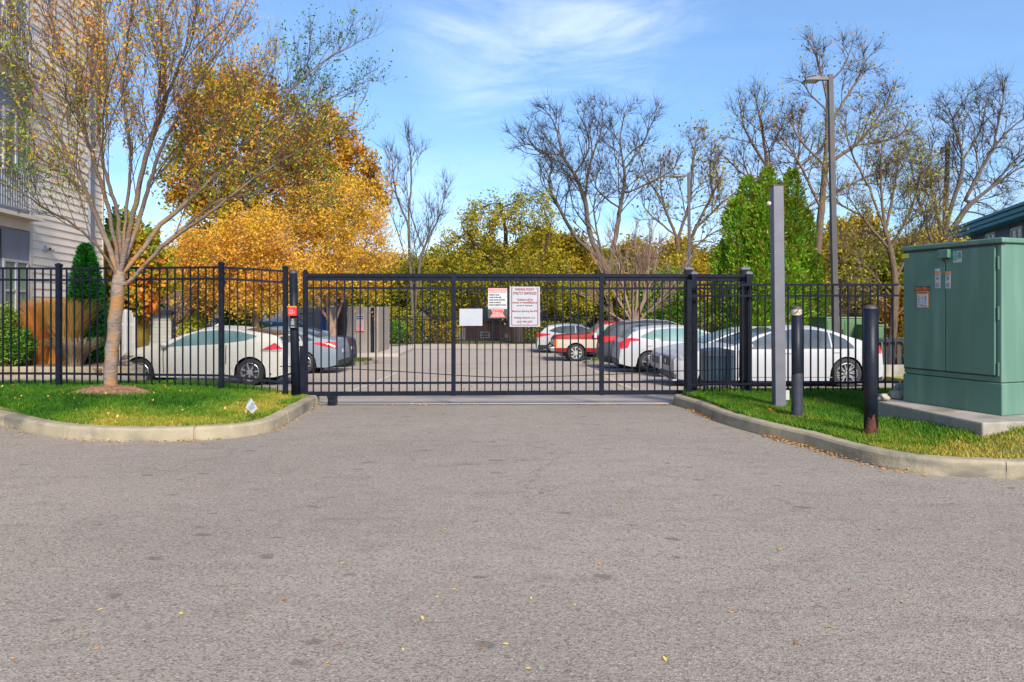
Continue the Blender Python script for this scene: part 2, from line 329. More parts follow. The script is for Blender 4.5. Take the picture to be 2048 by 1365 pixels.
# asphalt of the road in front
def asphalt(name, base, dark, light, stains=True, warm=None):
    m = bpy.data.materials.new(name); m.use_nodes = True; t = m.node_tree; n = t.nodes; l = t.links; b = n['Principled BSDF']
    b.inputs['Roughness'].default_value = .92; b.inputs['Specular IOR Level'].default_value = .25
    tc = n.new('ShaderNodeTexCoord')
    def nzz(sc, det, st=(1, 1, 1), ro=.5, loc=(0, 0, 0)):
        mp = n.new('ShaderNodeMapping'); mp.inputs['Scale'].default_value = st; mp.inputs['Location'].default_value = loc; l.new(tc.outputs['Object'], mp.inputs[0])
        z = n.new('ShaderNodeTexNoise'); z.inputs['Scale'].default_value = sc; z.inputs['Detail'].default_value = det; z.inputs['Roughness'].default_value = ro
        l.new(mp.outputs[0], z.inputs[0]); return z.outputs[0]
    def rng(s, a, c, o=1.0, o0=0.0):
        r = n.new('ShaderNodeMapRange'); r.inputs[1].default_value = a; r.inputs[2].default_value = c; r.inputs[3].default_value = o0; r.inputs[4].default_value = o; l.new(s, r.inputs[0]); return r.outputs[0]
    def mixc(f, a, c):
        x = n.new('ShaderNodeMix'); x.data_type = 'RGBA'; l.new(f, x.inputs[0])
        if isinstance(a, tuple): x.inputs[6].default_value = (*a, 1)
        else: l.new(a, x.inputs[6])
        x.inputs[7].default_value = (*c, 1); return x.outputs[2]
    c = mixc(rng(nzz(.55, 5), .35, .68), base, tuple(v*.86 for v in base))
    c = mixc(rng(nzz(.22, 3, (1, 2.0, 1), .5, (5, 2, 0)), .42, .62, .5), c, tuple(v*1.16 for v in base)); c = mixc(rng(nzz(2.6, 6, (1, 2.2, 1), .6), .50, .70, .6), c, tuple(v*.72 for v in base))
    if warm: c = mixc(rng(nzz(.8, 4), .45, .65, .6), c, warm)
    v = n.new('ShaderNodeTexVoronoi'); v.inputs['Scale'].default_value = 100; l.new(tc.outputs['Object'], v.inputs[0])
    sp = n.new('ShaderNodeSeparateColor'); l.new(v.outputs['Color'], sp.inputs[0])
    c = mixc(rng(sp.outputs[0], .60, .95, .62), c, dark); c = mixc(rng(sp.outputs[1], .86, 1.0, .6), c, light)
    g = nzz(38, 3, (1, 1, 1), .7); c = mixc(rng(g, .52, .70, .55), c, dark)
    if stains:
        v2 = n.new('ShaderNodeTexVoronoi'); v2.voronoi_dimensions = '2D'; v2.inputs['Scale'].default_value = 2.0; v2.inputs['Randomness'].default_value = 1
        mp2 = n.new('ShaderNodeMapping'); mp2.inputs['Scale'].default_value = (.8, 1.3, 1); l.new(tc.outputs['Object'], mp2.inputs[0]); 
        dn = n.new('ShaderNodeTexNoise'); dn.inputs['Scale'].default_value = 5; dn.inputs['Detail'].default_value = 4; l.new(mp2.outputs[0], dn.inputs[0])
        dv = n.new('ShaderNodeVectorMath'); dv.operation = 'MULTIPLY_ADD'; dv.inputs[1].default_value = (.22, .22, 0); l.new(dn.outputs['Color'], dv.inputs[0]); l.new(mp2.outputs[0], dv.inputs[2]); l.new(dv.outputs[0], v2.inputs[0])
        # small dark spots of varying size: distance below a threshold set by the cell's own colour
        s2 = n.new('ShaderNodeSeparateColor'); l.new(v2.outputs['Color'], s2.inputs[0])
        th = n.new('ShaderNodeMath'); th.operation = 'MULTIPLY'; l.new(s2.outputs[0], th.inputs[0]); th.inputs[1].default_value = .12
        ad = n.new('ShaderNodeMath'); ad.operation = 'SUBTRACT'; l.new(th.outputs[0], ad.inputs[0]); l.new(v2.outputs['Distance'], ad.inputs[1])
        nn = nzz(14, 3); nm = n.new('ShaderNodeMath'); nm.operation = 'MULTIPLY_ADD'; l.new(nn, nm.inputs[0]); nm.inputs[1].default_value = .05; l.new(ad.outputs[0], nm.inputs[2])
        c = mixc(rng(nm.outputs[0], .036, .085, .62), c, tuple(v*.36 for v in base))
        ve = n.new('ShaderNodeTexVoronoi'); ve.voronoi_dimensions = '2D'; ve.feature = 'DISTANCE_TO_EDGE'; ve.inputs['Scale'].default_value = .42   # hairline cracks
        dn2 = n.new('ShaderNodeTexNoise'); dn2.inputs['Scale'].default_value = 2.2; dn2.inputs['Detail'].default_value = 7; dn2.inputs['Roughness'].default_value = .65; l.new(tc.outputs['Object'], dn2.inputs[0])
        dv2 = n.new('ShaderNodeVectorMath'); dv2.operation = 'MULTIPLY_ADD'; dv2.inputs[1].default_value = (.9, .9, 0); l.new(dn2.outputs['Color'], dv2.inputs[0]); l.new(tc.outputs['Object'], dv2.inputs[2]); l.new(dv2.outputs[0], ve.inputs[0])
        ck = rng(ve.outputs['Distance'], .006, .0015, 1); cmk = rng(nzz(.5, 3, (1, 1, 1), .5, (11, 4, 0)), .50, .60); mm = n.new('ShaderNodeMath'); mm.operation = 'MULTIPLY'; l.new(ck, mm.inputs[0]); l.new(cmk, mm.inputs[1])
        m2 = n.new('ShaderNodeMath'); m2.operation = 'MULTIPLY'; l.new(mm.outputs[0], m2.inputs[0]); m2.inputs[1].default_value = .6
        c = mixc(m2.outputs[0], c, tuple(v*.3 for v in base))
        for k in (0, 1):   # long faint tyre scuffs
            c = mixc(rng(nzz(1.3, 6, (.5, 5, 1), .65, (k*7, k*3, 0)), .60, .72, .4), c, tuple(v*.5 for v in base))
    l.new(c, b.inputs['Base Color'])
    bp = n.new('ShaderNodeBump'); bp.inputs['Strength'].default_value = .55; bp.inputs['Distance'].default_value = .006
    l.new(v.outputs['Distance'], bp.inputs['Height']); l.new(bp.outputs[0], b.inputs['Normal'])
    return m
M['road'] = asphalt('road_asphalt', (.285, .247, .207), (.085, .076, .066), (.43, .385, .335))
M['lot'] = asphalt('lot_asphalt', (.38, .325, .275), (.2, .18, .165), (.44, .39, .34), False, (.40, .32, .245))

# ---------------------------------------------------------------- setting
def ground_strip(name, x0, x1, ys, m, dz=0.0, nx=2):
    b = MB()
    for y in ys:
        for i in range(nx): b.v.append((lerp(x0, x1, i/(nx-1)), y, gz(y)+dz))
    for j in range(len(ys)-1):
        for i in range(nx-1): a = j*nx+i; b.f.append((a, a+1, a+1+nx, a+nx))
    o = b.build(name, m, smooth=True); return tag(o, kind='structure')
YS = [10.52, 11, 12, 13, 14, 15, 16, 18, 20, 22, 24, 27, 31, 35, 39, 43]
ground_strip('ground', -400, 400, [-60, 0, 10.6, 12, 16, 24, 31, 43, 60, 400], M['grnd'], -.03)
b = MB(); b.v = [(-40, -40, 0), (40, -40, 0), (40, 10.5, 0), (-40, 10.5, 0)]; b.f = [(0, 1, 2, 3)]; tag(b.build('road', M['road']), kind='structure')
ground_strip('parking_lot', -22, 22, YS, M['lot'], 0.0)
ground_strip('driveway_slab', -3.1, 2.65, [10.50, 11.0, 11.75], M['slab'], .006)
# dark joint with grit between the road and the slab
b = MB(); b.box(-3.0, 10.465, -.01, 2.6, 10.50, .007); tag(b.build('expansion_joint', M['blackplastic']), kind='structure')

KL = [G0(*p) for p in ((0, 852), (70, 868), (150, 880), (270, 884), (380, 882), (480, 875), (548, 861), (600, 832), (640, 808))]
KL = [Vector((-13.5, 13.2, 0)), Vector((-9.3, 10.55, 0)), Vector((-7.9, 9.55, 0))]+KL
KR = [G0(*p) for p in ((1347, 810), (1390, 824), (1446, 848), (1519, 870), (1607, 892), (1724, 926), (1848, 949), (1994, 957), (2048, 959))]
KR = [Vector((2.62, 10.75, 0))]+KR+[Vector((5.6, 5.97, 0)), Vector((9, 6.05, 0)), Vector((16, 6.1, 0))]
KLs, KRs = smooth_line(KL), smooth_line(KR)
def kerb(pts, side, name, m, hgt=.15, wid=.16, base=None):
    b = MB(); rng_ = random.Random(3); rings = []; acc = 0; nxt = .7
    for i, p in enumerate(pts):
        t = (pts[min(i+1, len(pts)-1)]-pts[max(i-1, 0)]); t.z = 0; t.normalize(); q = Vector((-t.y, t.x, 0))*side; rings.append((p, q, 0))
        if i < len(pts)-1:
            L_ = (pts[i+1]-p).length
            while acc+L_ > nxt:                       # a tooled joint every couple of metres
                f = (nxt-acc)/L_; c = p.lerp(pts[i+1], f); u = (pts[i+1]-p).normalized()
                if .1 < f < .9: rings += [(c-u*.012, q, 0), (c-u*.005, q, 1), (c+u*.005, q, 1), (c+u*.012, q, 0)]
                nxt += 1.55
            acc += L_
    n = len(rings)
    for p, q, ins in rings:
        z0 = base(p) if base else 0.0; wob = rng_.uniform(-.004, .004)
        if ins: q = q; p = p+q*.012; z0 -= .012; 
        for o_, z in ((-.0, -.06), (.0, .02), (.012+wob, hgt-.03), (.03+wob, hgt-.006), (.05, hgt), (wid-.02, hgt+wob), (wid, hgt-.015), (wid, -.06)):
            b.v.append(tuple(p+q*o_+Vector((0, 0, z0+z))))
    for i in range(n-1):
        for k in range(7): a = i*8+k; b.f.append((a, a+1, a+9, a+8))
    b.f.append(tuple(range(8))); b.f.append(tuple((n-1)*8+k for k in range(8)))
    return tag(b.build(name, m, smooth=False), kind='structure')
kerb(KLs, 1, 'kerb', M['concrete']); kerb(KRs, 1, 'kerb', M['concrete'])
def offs(pts, d):
    o = []
    for i, p in enumerate(pts):
        t = (pts[min(i+1, len(pts)-1)]-pts[max(i-1, 0)]); t.z = 0; t.normalize(); o.append(p+Vector((-t.y, t.x, 0))*d)
    return o
KLi, KRi = offs(KLs, .15), offs(KRs, .15)
polyL = [(p.x, p.y) for p in KLi]+[(-3.12, 10.85), (-14, 10.9)]
polyR = [(p.x, p.y) for p in KRi]+[(16, 10.95), (2.75, 10.95)]
def hL(x, y): return .14+.155*smooth((y-8.1)/2)*smooth((-3.2-x)/1.9)+.11*smooth((1.0-math.hypot(x+5.6, (y-9.5)*1.5))/1.0)
def hR(x, y): return .14+.17*smooth((x-3.9)/1.1)*smooth((8.8-y)/1.5)*smooth((y-6.2)/.6)+.03*smooth((y-8)/2)
def lawn(poly, h, name, step=.16):
    xs = [p[0] for p in poly]; ys = [p[1] for p in poly]; b = bmesh.new()
    # fan of grid points: triangulated by delaunay
    from mathutils.geometry import delaunay_2d_cdt
    gx, gy = np.meshgrid(np.arange(min(xs), max(xs), step), np.arange(min(ys), max(ys), step)); gx = gx.ravel(); gy = gy.ravel()
    k = in_poly(gx, gy, poly) & (dist_line(gx, gy, list(poly)+[poly[0]]) > .06)
    pts = [Vector(p) for p in poly]+[Vector((a, c)) for a, c in zip(gx[k], gy[k])]
    vs, es, fs, *_ = delaunay_2d_cdt(pts, [], [list(range(len(poly)))], 1, 1e-4)
    b = MB(); b.v = [(v.x, v.y, h(v.x, v.y)) for v in vs]; b.f = [tuple(f) for f in fs]
    n = len(b.v); m_ = len(poly)
    for p in poly: b.v.append((p[0], p[1], -.2))
    near = []
    for p in poly: near.append(min(range(len(vs)), key=lambda i: (vs[i].x-p[0])**2+(vs[i].y-p[1])**2))
    for i in range(m_): j = (i+1) % m_; b.f.append((near[i], near[j], n+j, n+i))
    return tag(b.build(name, M['soil'], smooth=False), kind='structure')
lawn(polyL, hL, 'lawn_soil'); lawn(polyR, hR, 'lawn_soil')

GREEN = leafmat('grass_blades', [(.018, .085, .006), (.045, .16, .008), (.10, .24, .012), (.24, .30, .03), (.50, .37, .05), (.52, .38, .12)], .35, .6)
def grass(poly, h, kline, n, name, label, seed, pads, yel):
    rng = np.random.default_rng(seed)
    xs = [p[0] for p in poly]; ys = [p[1] for p in poly]
    x0, x1 = max(min(xs), -9.5), min(max(xs), 13); y0, y1 = min(ys), max(ys)
    x = rng.uniform(x0, x1, int(n*2.2)); y = rng.uniform(y0, y1, int(n*2.2))
    k = in_poly(x, y, poly) & (x > -.80*y-.3) & (x < .80*y+5)
    for (cx, cy, rx, ry) in pads: k &= (((x-cx)/rx)**2+((y-cy)/ry)**2) > 1+.35*rng.random(len(x))
    x, y = x[k], y[k]
    z0 = np.array([h(a, c) for a, c in zip(x, y)])
    big = fnoise(np.c_[x, y, z0*0], 1.3, seed); fine = fnoise(np.c_[x, y, z0*0], 5.5, seed+9)
    dk = dist_line(x, y, kline)
    ye = yel(x, y, dk)+.42*big+.33*fine
    dens = rng.random(len(x)) < np.clip(1.3-np.clip(ye, 0, 1.3)*.72, .15, 1); x, y, z0, big, fine, ye = [a[dens] for a in (x, y, z0, big, fine, ye)]
    m = len(x); tall = (.030+.038*rng.random(m))*(1+.9*np.clip(fine-.25, 0, 1))*np.where(ye > .55, .62, 1)
    tint = np.clip(.26+.50*np.clip(ye, -.35, 1.05)+rng.normal(size=m)*.10, 0, 1)
    an = rng.random(m)*6.283; lean = rng.normal(size=(m, 2))*.5*tall[:, None]
    wv = np.c_[np.cos(an), np.sin(an)]*(.006+.005*rng.random(m))[:, None]
    B = np.c_[x, y, z0-.01]; V = np.empty((m, 3, 3)); V[:, 0] = B; V[:, 0, :2] += wv; V[:, 1] = B; V[:, 1, :2] -= wv
    V[:, 2] = B; V[:, 2, :2] += lean; V[:, 2, 2] += tall+.01
    o = npmesh(name, V.reshape(-1, 3), np.arange(m*3), np.full(m, 3), GREEN, tint)
    return tag(o, label, 'grass', kind='stuff')
def yelL(x, y, dk): return np.clip(1.7-dk/.8, 0, 1)*np.clip((x+5.7)/.9, 0, 1)*np.clip((-2.5-x)/.9, 0, 1)*.95-.10
def yelR(x, y, dk): return np.clip(1.35-dk/.8, -.0, 1)*np.clip((x-2.9)/1.6, .12, 1)*1.25+.08
grass(polyL, hL, KLs, 150000, 'lawn_grass', 'green lawn grass under the leaning orange tree by the keypad post', 1, [(X(225, 9.6)+.05, 9.45, .52, .20)], yelL)
grass(polyR, hR, KRs, 170000, 'lawn_grass', 'green and straw yellow lawn grass round the two bollards and concrete pad', 2, [], yelR)

# mulch ring under the tree
b = MB(); cx, cy = X(225, 9.6)+.05, 9.45; n0 = 28; b.v.append((cx, cy, hL(cx, cy)+.05))
rr = random.Random(5)
for ring, (q, dz) in enumerate(((.5, .035), (1.0, -.004))):
    for k in range(n0):
        a = 6.283*k/n0; r_ = q*(1+.12*rr.uniform(-1, 1)); x_ = cx+.62*r_*math.cos(a); y_ = cy+.26*r_*math.sin(a); b.v.append((x_, y_, hL(x_, y_)+dz+rr.uniform(0, .02)))
for k in range(n0): b.f.append((0, 1+k, 1+(k+1) % n0)); b.f.append((1+k, 1+n0+k, 1+n0+(k+1) % n0, 1+(k+1) % n0))
tag(b.build('mulch_ring', M['mulch'], smooth=True), kind='structure')

# bed and pavement behind the left fence
bedL = [(-16, 12.9), (-7.75, 12.9), (-7.7, 13.9), (-8.6, 14.9), (-9.75, 15.5), (-10.2, 17), (-10.7, 18.6), (-16, 18.8)]
b = MB(); b.prism([(-16, 10.95), (-6.95, 10.95), (-6.8, 12.1), (-7.4, 13.2), (-8, 14.4), (-9.3, 15.3), (-16, 15.4)], -.7, .2); tag(b.build('pavement', M['slab']), kind='structure')
b = MB(); b.prism(bedL, -.6, .345); tag(b.build('planting_bed', M['mulch']), kind='structure')
kp = smooth_line([Vector((p[0], p[1], 0)) for p in bedL[:6]], 5)
kerb([p for p in kp], 1, 'bed_kerb', M['concrete'], .375, .16)
# islands and far walk
def island(pts, name, hh=.13):
    pl = smooth_line([Vector((*p, 0)) for p in pts+[pts[0]]], 5)[:-1]
    yc = sum(p[1] for p in pts)/len(pts); b = MB(); b.prism([(p.x, p.y) for p in pl], -1.3, lambda x, y: gz(y)+hh); tag(b.build(name, M['concrete']), kind='structure')
    cx = sum(p.x for p in pl)/len(pl); cy = yc
    ins = [(cx+(p.x-cx)*.93, cy+(p.y-cy)*.88) for p in pl]
    b = MB(); b.prism(ins, -1.2, lambda x, y: gz(y)+hh+.012); tag(b.build(name.replace('kerb', 'soil'), M['soil']), kind='structure')
    rng = np.random.default_rng(len(pts)+7); n = 9000; xs = [p[0] for p in ins]; ys = [p[1] for p in ins]
    x = rng.uniform(min(xs), max(xs), n); y = rng.uniform(min(ys), max(ys), n); k = in_poly(x, y, ins); x, y = x[k], y[k]; m = len(x)
    z = np.array([gz(v)+hh for v in y]); V = np.empty((m, 3, 3)); B = np.c_[x, y, z]; V[:] = B[:, None]
    a = rng.random(m)*6.28; wv = np.c_[np.cos(a), np.sin(a)]*.02; V[:, 0, :2] += wv; V[:, 1, :2] -= wv; V[:, 2, 2] += .05+.08*rng.random(m); V[:, 2, :2] += rng.normal(size=(m, 2))*.04
    return npmesh('island_grass', V.reshape(-1, 3), np.arange(m*3), np.full(m, 3), GREEN, np.clip(.42+.2*rng.normal(size=m), 0, 1))
o = island([(-14, 26.6), (-6.7, 26.4), (-5.7, 27.0), (-5.6, 28.3), (-6.6, 28.9), (-14, 28.8)], 'island_kerb'); tag(o, 'tufty grass on the kerbed island right of the blue grey sedan', 'grass', kind='stuff')
o = island([(2.9, 28.2), (4.2, 27.6), (12, 27.7), (12, 29.0), (4.2, 29.0)], 'island_kerb'); tag(o, 'thin grass on the kerbed island before the red pickup', 'grass', kind='stuff')
ground_strip('far_walk', -12.5, 9, [39.5, 41, 43.2], M['slab'], .02)
b = MB(); b.box(-9.5, 42.5, -1.2, 4.2, 42.75, -.80); tag(b.build('far_kerb', M['concrete']), kind='structure')
# worn paint lines
M['line'] = layer(mat('worn_white_line', (.55, .53, .5), (.42, .39, .36), 6, .8), (.38, .345, .315), 5, .42, .56, amt=1)
M['yline'] = layer(mat('worn_yellow_line', (.55, .40, .2), (.45, .34, .2), 5, .8), (.38, .345, .315), 4, .42, .6, amt=1)
def stripe(pts, wd, m):
    b = MB(); pts = [Vector((p[0], p[1], 0)) for p in pts]; full = []
    for a, c in zip(pts[:-1], pts[1:]):
        k = max(2, int((c-a).length/1.0)); full += [a.lerp(c, i/k) for i in range(k)]
    full.append(pts[-1])
    for i, p in enumerate(full):
        t = (full[min(i+1, len(full)-1)]-full[max(i-1, 0)]).normalized(); q = Vector((-t.y, t.x, 0))*wd/2
        for s in (-1, 1): b.v.append((p.x+q.x*s, p.y+q.y*s, gz(p.y)+.007))
    for i in range(len(full)-1): b.f.append((2*i, 2*i+1, 2*i+3, 2*i+2))
    return tag(b.build('painted_line', m), kind='structure')
stripe([(-3.2, 12.1), (-3.6, 21.5)], .11, M['line'])
stripe([(2.55, 12.2), (2.7, 20), (2.7, 30), (2.0, 38)], .16, M['yline'])
for yy in (15.0, 17.9, 20.55, 23.2, 25.8): stripe([(3.3, yy), (8.6, yy)], .1, M['line'])
for yy in (15.5, 18.2, 24.2): stripe([(-9, yy), (-4.4, yy)], .1, M['line'])
# ---------------------------------------------------------------- fences
def cap_on(b, x, y, z, w):           # pyramidal cap
    n = len(b.v); h = w*.5
    b.box(x-h-.006, y-h-.006, z-.03, x+h+.006, y+h+.006, z)
    n = len(b.v)
    b.v += [(x-h, y-h, z), (x+h, y-h, z), (x+h, y+h, z), (x-h, y+h, z), (x, y, z+.022)]
    b.f += [(n, n+1, n+4), (n+1, n+2, n+4), (n+2, n+3, n+4), (n+3, n, n+4)]
def post(root, x, y, z0, z1, w=.065, m=None, lean=0.0, cap=None):
    b = MB(); h = w/2; n = 0
    b.v = [(x-h, y-h, z0), (x+h, y-h, z0), (x+h, y+h, z0), (x-h, y+h, z0), (x-h+lean, y-h, z1), (x+h+lean, y-h, z1), (x+h+lean, y+h, z1), (x-h+lean, y+h, z1)]
    b.f = [(0, 1, 2, 3), (4, 5, 6, 7), (0, 1, 5, 4), (1, 2, 6, 5), (2, 3, 7, 6), (3, 0, 4, 7)]
    p = b.build('post', m or M['black'], root)
    c = MB(); cap_on(c, x+lean, y, z1+.03, w); c.build('post_cap', cap or m or M['black'], p)
    return p
def fence(name, label, pts, m=None, sp=.118, pw=.065, pk=.018, rails=(.0, .17), rb=.15, group=None, posts=True, posttop=.05):
    """pts: (x, y, z of the picket bottoms, z of the top rail)"""
    root = empty(name, (0, 0, 0), 0, label, 'fence', group); m = m or M['black']
    root.location = (pts[0][0], pts[0][1], pts[0][2]); o = Vector(root.location)
    L = [Vector((p[0], p[1], 0))-Vector((o.x, o.y, 0)) for p in pts]
    for i, p in enumerate(pts):
        if posts is True or i in posts: post(root, L[i].x, L[i].y, p[2]-.12-o.z, p[3]+posttop-.03-o.z, pw, m)
    for i in range(len(pts)-1):
        a, c = L[i], L[i+1]; ln = (c-a).length; n = max(2, round(ln/sp)); d = (c-a)/ln; b = MB()
        def zt(t): return lerp(pts[i][3], pts[i+1][3], t)-o.z
        def zb(t): return lerp(pts[i][2], pts[i+1][2], t)-o.z
        q = Vector((-d.y, d.x, 0))
        for k in range(1, n):
            t = k/n; p = a.lerp(c, t); h = (zt(t)-zb(t))/2
            b.obox(p+Vector((0, 0, zb(t)+h-.01)), d*pk/2, q*pk/2, Vector((0, 0, h-.012)))
        pan = b.build('fence_panel', m, root)
        for zz in [('t', r) for r in rails]+[('b', rb)]:
            r = MB()
            f = (lambda t: zt(t)-zz[1]-.018) if zz[0] == 't' else (lambda t: zb(t)+zz[1])
            r.bar(a+d*pw*.5+Vector((0, 0, f(0))), c-d*pw*.5+Vector((0, 0, f(1))), pk+.018, .032 if pk > .015 else .03)
            r.build('rail', m, pan)
    return root
fence('metal_fence', 'black picket fence on the lawn behind the leaning tree, left of the keypad post', [
    (-9.6, 10.15, .37, 2.11), (X(118, 10.2), 10.2, .36, 2.095), (X(443, 10.2), 10.2, .33, 2.115), (X(571, 10.45), 10.45, .20, 2.07)])
fence('metal_fence', 'black picket fence behind the bollards, ending at the big green cabinet', [
    (X(1378, 10.42), 10.42, .17, 1.86), (X(1800, 10.62), 10.62, .19, 1.87), (9.4, 10.8, .2, 1.86)], pk=.02, posts=(0, 2))
fence('metal_fence', 'distant black picket fence across the far end of the parking lot', [
    (X(752, 42), 42, -.86, .93), (-5.6, 42.6, -.88, .93), (-2.3, 42.9, -.88, .95), (1.0, 43, -.88, .97), (X(1155, 43), 43, -.9, 1.0), (8.2, 37.5, -.9, .95), (12.5, 30.5, -.8, .95), (15.5, 22, -.5, 1.1)],
    sp=.15, pk=.022, posts=(0, 1, 2, 3, 4, 5, 6), pw=.085)
fence('metal_fence', 'short length of black fence seen between the orange trees above the coupe', [
    (X(395, 32), 32, -.5, 1.0), (X(500, 32), 32, -.5, 1.0)], sp=.15, pk=.022)

# ---------------------------------------------------------------- sliding gate
GX0, GY0 = X(611, 10.5), 10.5; GX1, GY1 = X(1382, 10.72), 10.72
gd = Vector((GX1-GX0, GY1-GY0, 0)); GL = gd.length; gth = math.atan2(gd.y, gd.x)
gate = empty('sliding_gate', (GX0, GY0, 0), gth, 'wide black sliding gate of thin pickets carrying the parking signs', 'gate')
GT, GB = 2.015, .165
tail = .98
def gx(px):                       # local x on the gate for a column of the photograph
    dx, dy = gd.x/GL, gd.y/GL; k = (px-1024)/F
    return (k*GY0-GX0)/(dx-k*dy)
def gzz(px, py):
    y = GY0+gx(px)*gd.y/GL; return CAMZ-(py-HZ)*y/F
b = MB(); LL = GL+tail
b.box(.03, -.03, GT-.045, LL, .03, GT+.005); b.box(.03, -.02, GT-.105, LL, .02, GT-.06); b.box(.03, -.012, GT-.06, LL, .012, GT-.045)
fr = b.build('frame', M['black'], gate)
b = MB(); b.box(.03, -.025, GB-.03, LL, .025, GB+.035); b.build('bottom_rail', M['black'], gate)
for z in (GT-.22, GB+.165):
    b = MB(); b.box(.03, -.019, z-.017, LL, .019, z+.017); b.build('rail', M['black'], gate)
for px in (611, 907, 1203):
    x = gx(px); b = MB(); b.box(x-.033, -.034, GB-.035, x+.033, .034, GT+(.02 if px > 700 else .035)); s = b.build('stile', M['black'], gate)
    if px == 611: c = MB(); c.lathe([(.033, 0), (.03, .02), (.015, .032), (0, .036)], (x, 0, GT+.035), n=12); c.build('post_cap', M['black'], s)
st = [gx(611), gx(907), gx(1203), LL]
b = MB()
for a, c in zip(st[:-1], st[1:]):
    n = round((c-a)/.1185)
    for k in range(1, n):
        x = lerp(a, c, k/n); b.box(x-.0095, -.0095, GB+.02, x+.0095, .0095, GT-.09)
b.build('picket_row', M['black'], gate)
b = MB(); b.box(-.09, -.02, 1.385, .06, .015, 1.41); b.box(.055, -.03, 1.375, .13, -.012, 1.42); b.build('latch', M['navy'], gate)
# roller bracket on the ground
b = MB(); x0, x1 = X(657, 10.45), X(672, 10.45); b.box(x0, 10.40, .0, x1, 10.55, .135); b.box(x0-.006, 10.385, .118, x1+.006, 10.565, .15)
b.lathe([(0, 0), (.03, 0), (.03, .02), (0, .02)], (x0+.05, 10.38, .06), 'Y', 12)
tag(b.build('gate_roller', M['navy'], bevel=.004), 'small dark roller box on the ground under the left end of the gate', 'gate roller')
# guide posts
for (px, d, pt, w, lab) in ((1377, 10.98, 540, .125, 'thick black capped post behind the gate where the right fence starts'),
                            (1387.5, 10.60, 549, .08, 'slim black capped guide post in front of the gate where the right fence starts'),
                            (1489, 11.02, 540, .125, 'thick black capped post behind the tail of the sliding gate'),
                            (1497, 10.58, 549, .08, 'slim black capped guide post in front of the tail of the sliding gate')):
    r = empty('gate_post', (X(px, d), d, gz(d)), 0, lab, 'gate post', 'capped posts that guide the sliding gate')
    post(r, 0, 0, -.02, Z(pt, d)-gz(d), w, M['black'], cap=M['greypost'])
# keypad post, round
d = 10.4; kx = X(590.5, d)
r = empty('keypad_post', (kx, d, .12), 0, 'stout round black post holding a red box and keypad left of the gate', 'post')
b = MB(); b.tube([(0.01, 0, 0), (-.03, 0, Z(545, d)-.12)], [.066, .062], 20); b.build('post_tube', M['navy'], r, smooth=True)
b = MB(); b.lathe([(.066, -.02), (.068, .0), (.055, .02), (.03, .035), (0, .04)], (-.03, 0, Z(545, d)-.12), n=20); b.build('post_cap', M['lampgrey'], r, smooth=True)
b = MB(); x0 = X(599, 10.46); x1 = X(607, 10.46); b.box(x0, 10.46, .1, x1, 10.54, Z(694, 10.5)); b.box(x0-.004, 10.455, Z(694, 10.5), x1+.004, 10.545, Z(694, 10.5)+.012)
tag(b.build('stop_post', M['navy'], bevel=.004), 'short black stub post between the round keypad post and the gate', 'post')
r = empty('fire_box', (X(584.5, 10.3), 10.29, Z(623, 10.3)), 0, 'small red fire department box on the round black post', 'box')
b = MB(); b.box(-.066, 0, -.072, .066, .07, .072); b.build('box_body', M['red'], r, bevel=.006)
b = MB(); b.box(-.066, -.012, .058, .07, .0, .078); b.build('box_hood', M['orange'], r)
text('Fire', -.012, .018, .062, .036, M['signwhite'], r, -.003); text('DEPT', 0, -.026, .095, .036, M['signwhite'], r, -.003)
r = empty('keypad', (X(585.5, 10.28), 10.28, Z(647, 10.28)), 0, 'black entry keypad below the red box on the round post', 'keypad')
b = MB(); b.box(-.052, 0, -.073, .052, .075, .073); b.box(-.056, .012, -.077, .056, .06, .077); b.build('housing', M['blackplastic'], r, bevel=.006)
b = MB()
for i in range(3):
    for j in range(4): b.box(-.024+i*.018, -.006, .024-j*.0165, -.011+i*.018, .001, .035-j*.0165)
b.build('buttons', M['signwhite'], r)
b = MB(); b.lathe([(0, -.004), (.013, -.002), (.014, .002)], (0, 0, .052), 'Y', 12); b.build('badge', M['signwhite'], r)
b = MB(); b.box(-.03, -.004, -.062, .03, .001, -.052); b.build('label_strip', M['elec'], r)

# ---------------------------------------------------------------- signs on the gate
def on_gate(name, px0, py0, px1, py1, label, m, depth=.008, dy=-.046):
    x0, x1 = gx(px0), gx(px1); z1, z0 = gzz((px0+px1)/2, py0), gzz((px0+px1)/2, py1)
    c = Vector(((x0+x1)/2, dy, (z0+z1)/2)); Mx = Matrix.Rotation(gth, 4, 'Z'); wl = Vector((GX0, GY0, 0))+Mx @ c
    r = empty(name, wl, gth, label, 'sign'); w, h = (x1-x0)/2, (z1-z0)/2
    b = MB(); b.box(-w, 0, -h, w, depth, h); b.build('sign_plate', m, r, bevel=.003)
    return r, w, h
r, w, h = on_gate('blank_sign', 919, 618, 965, 652, 'blank white rectangular plate, leftmost of the three signs on the gate', M['signwhite'])
r, w, h = on_gate('parking_rules_sign', 976, 577, 1014, 637, 'small red, white and black rules notice between the blank plate and tall policy sign', M['white'])
b = MB(); b.box(-w*.99, -.004, h*.82, w*.99, .002, h*.99); b.build('header_band', M['redpink'], r)
text('PARKING  RULES', 0, h*.905, w*1.8, h*.15, M['signwhite'], r, -.007, bold=.02)
text('NO PARKING IN THE FOLLOWING', 0, h*.74, w*1.8, h*.06, M['signred'], r, -.004, bold=.02)
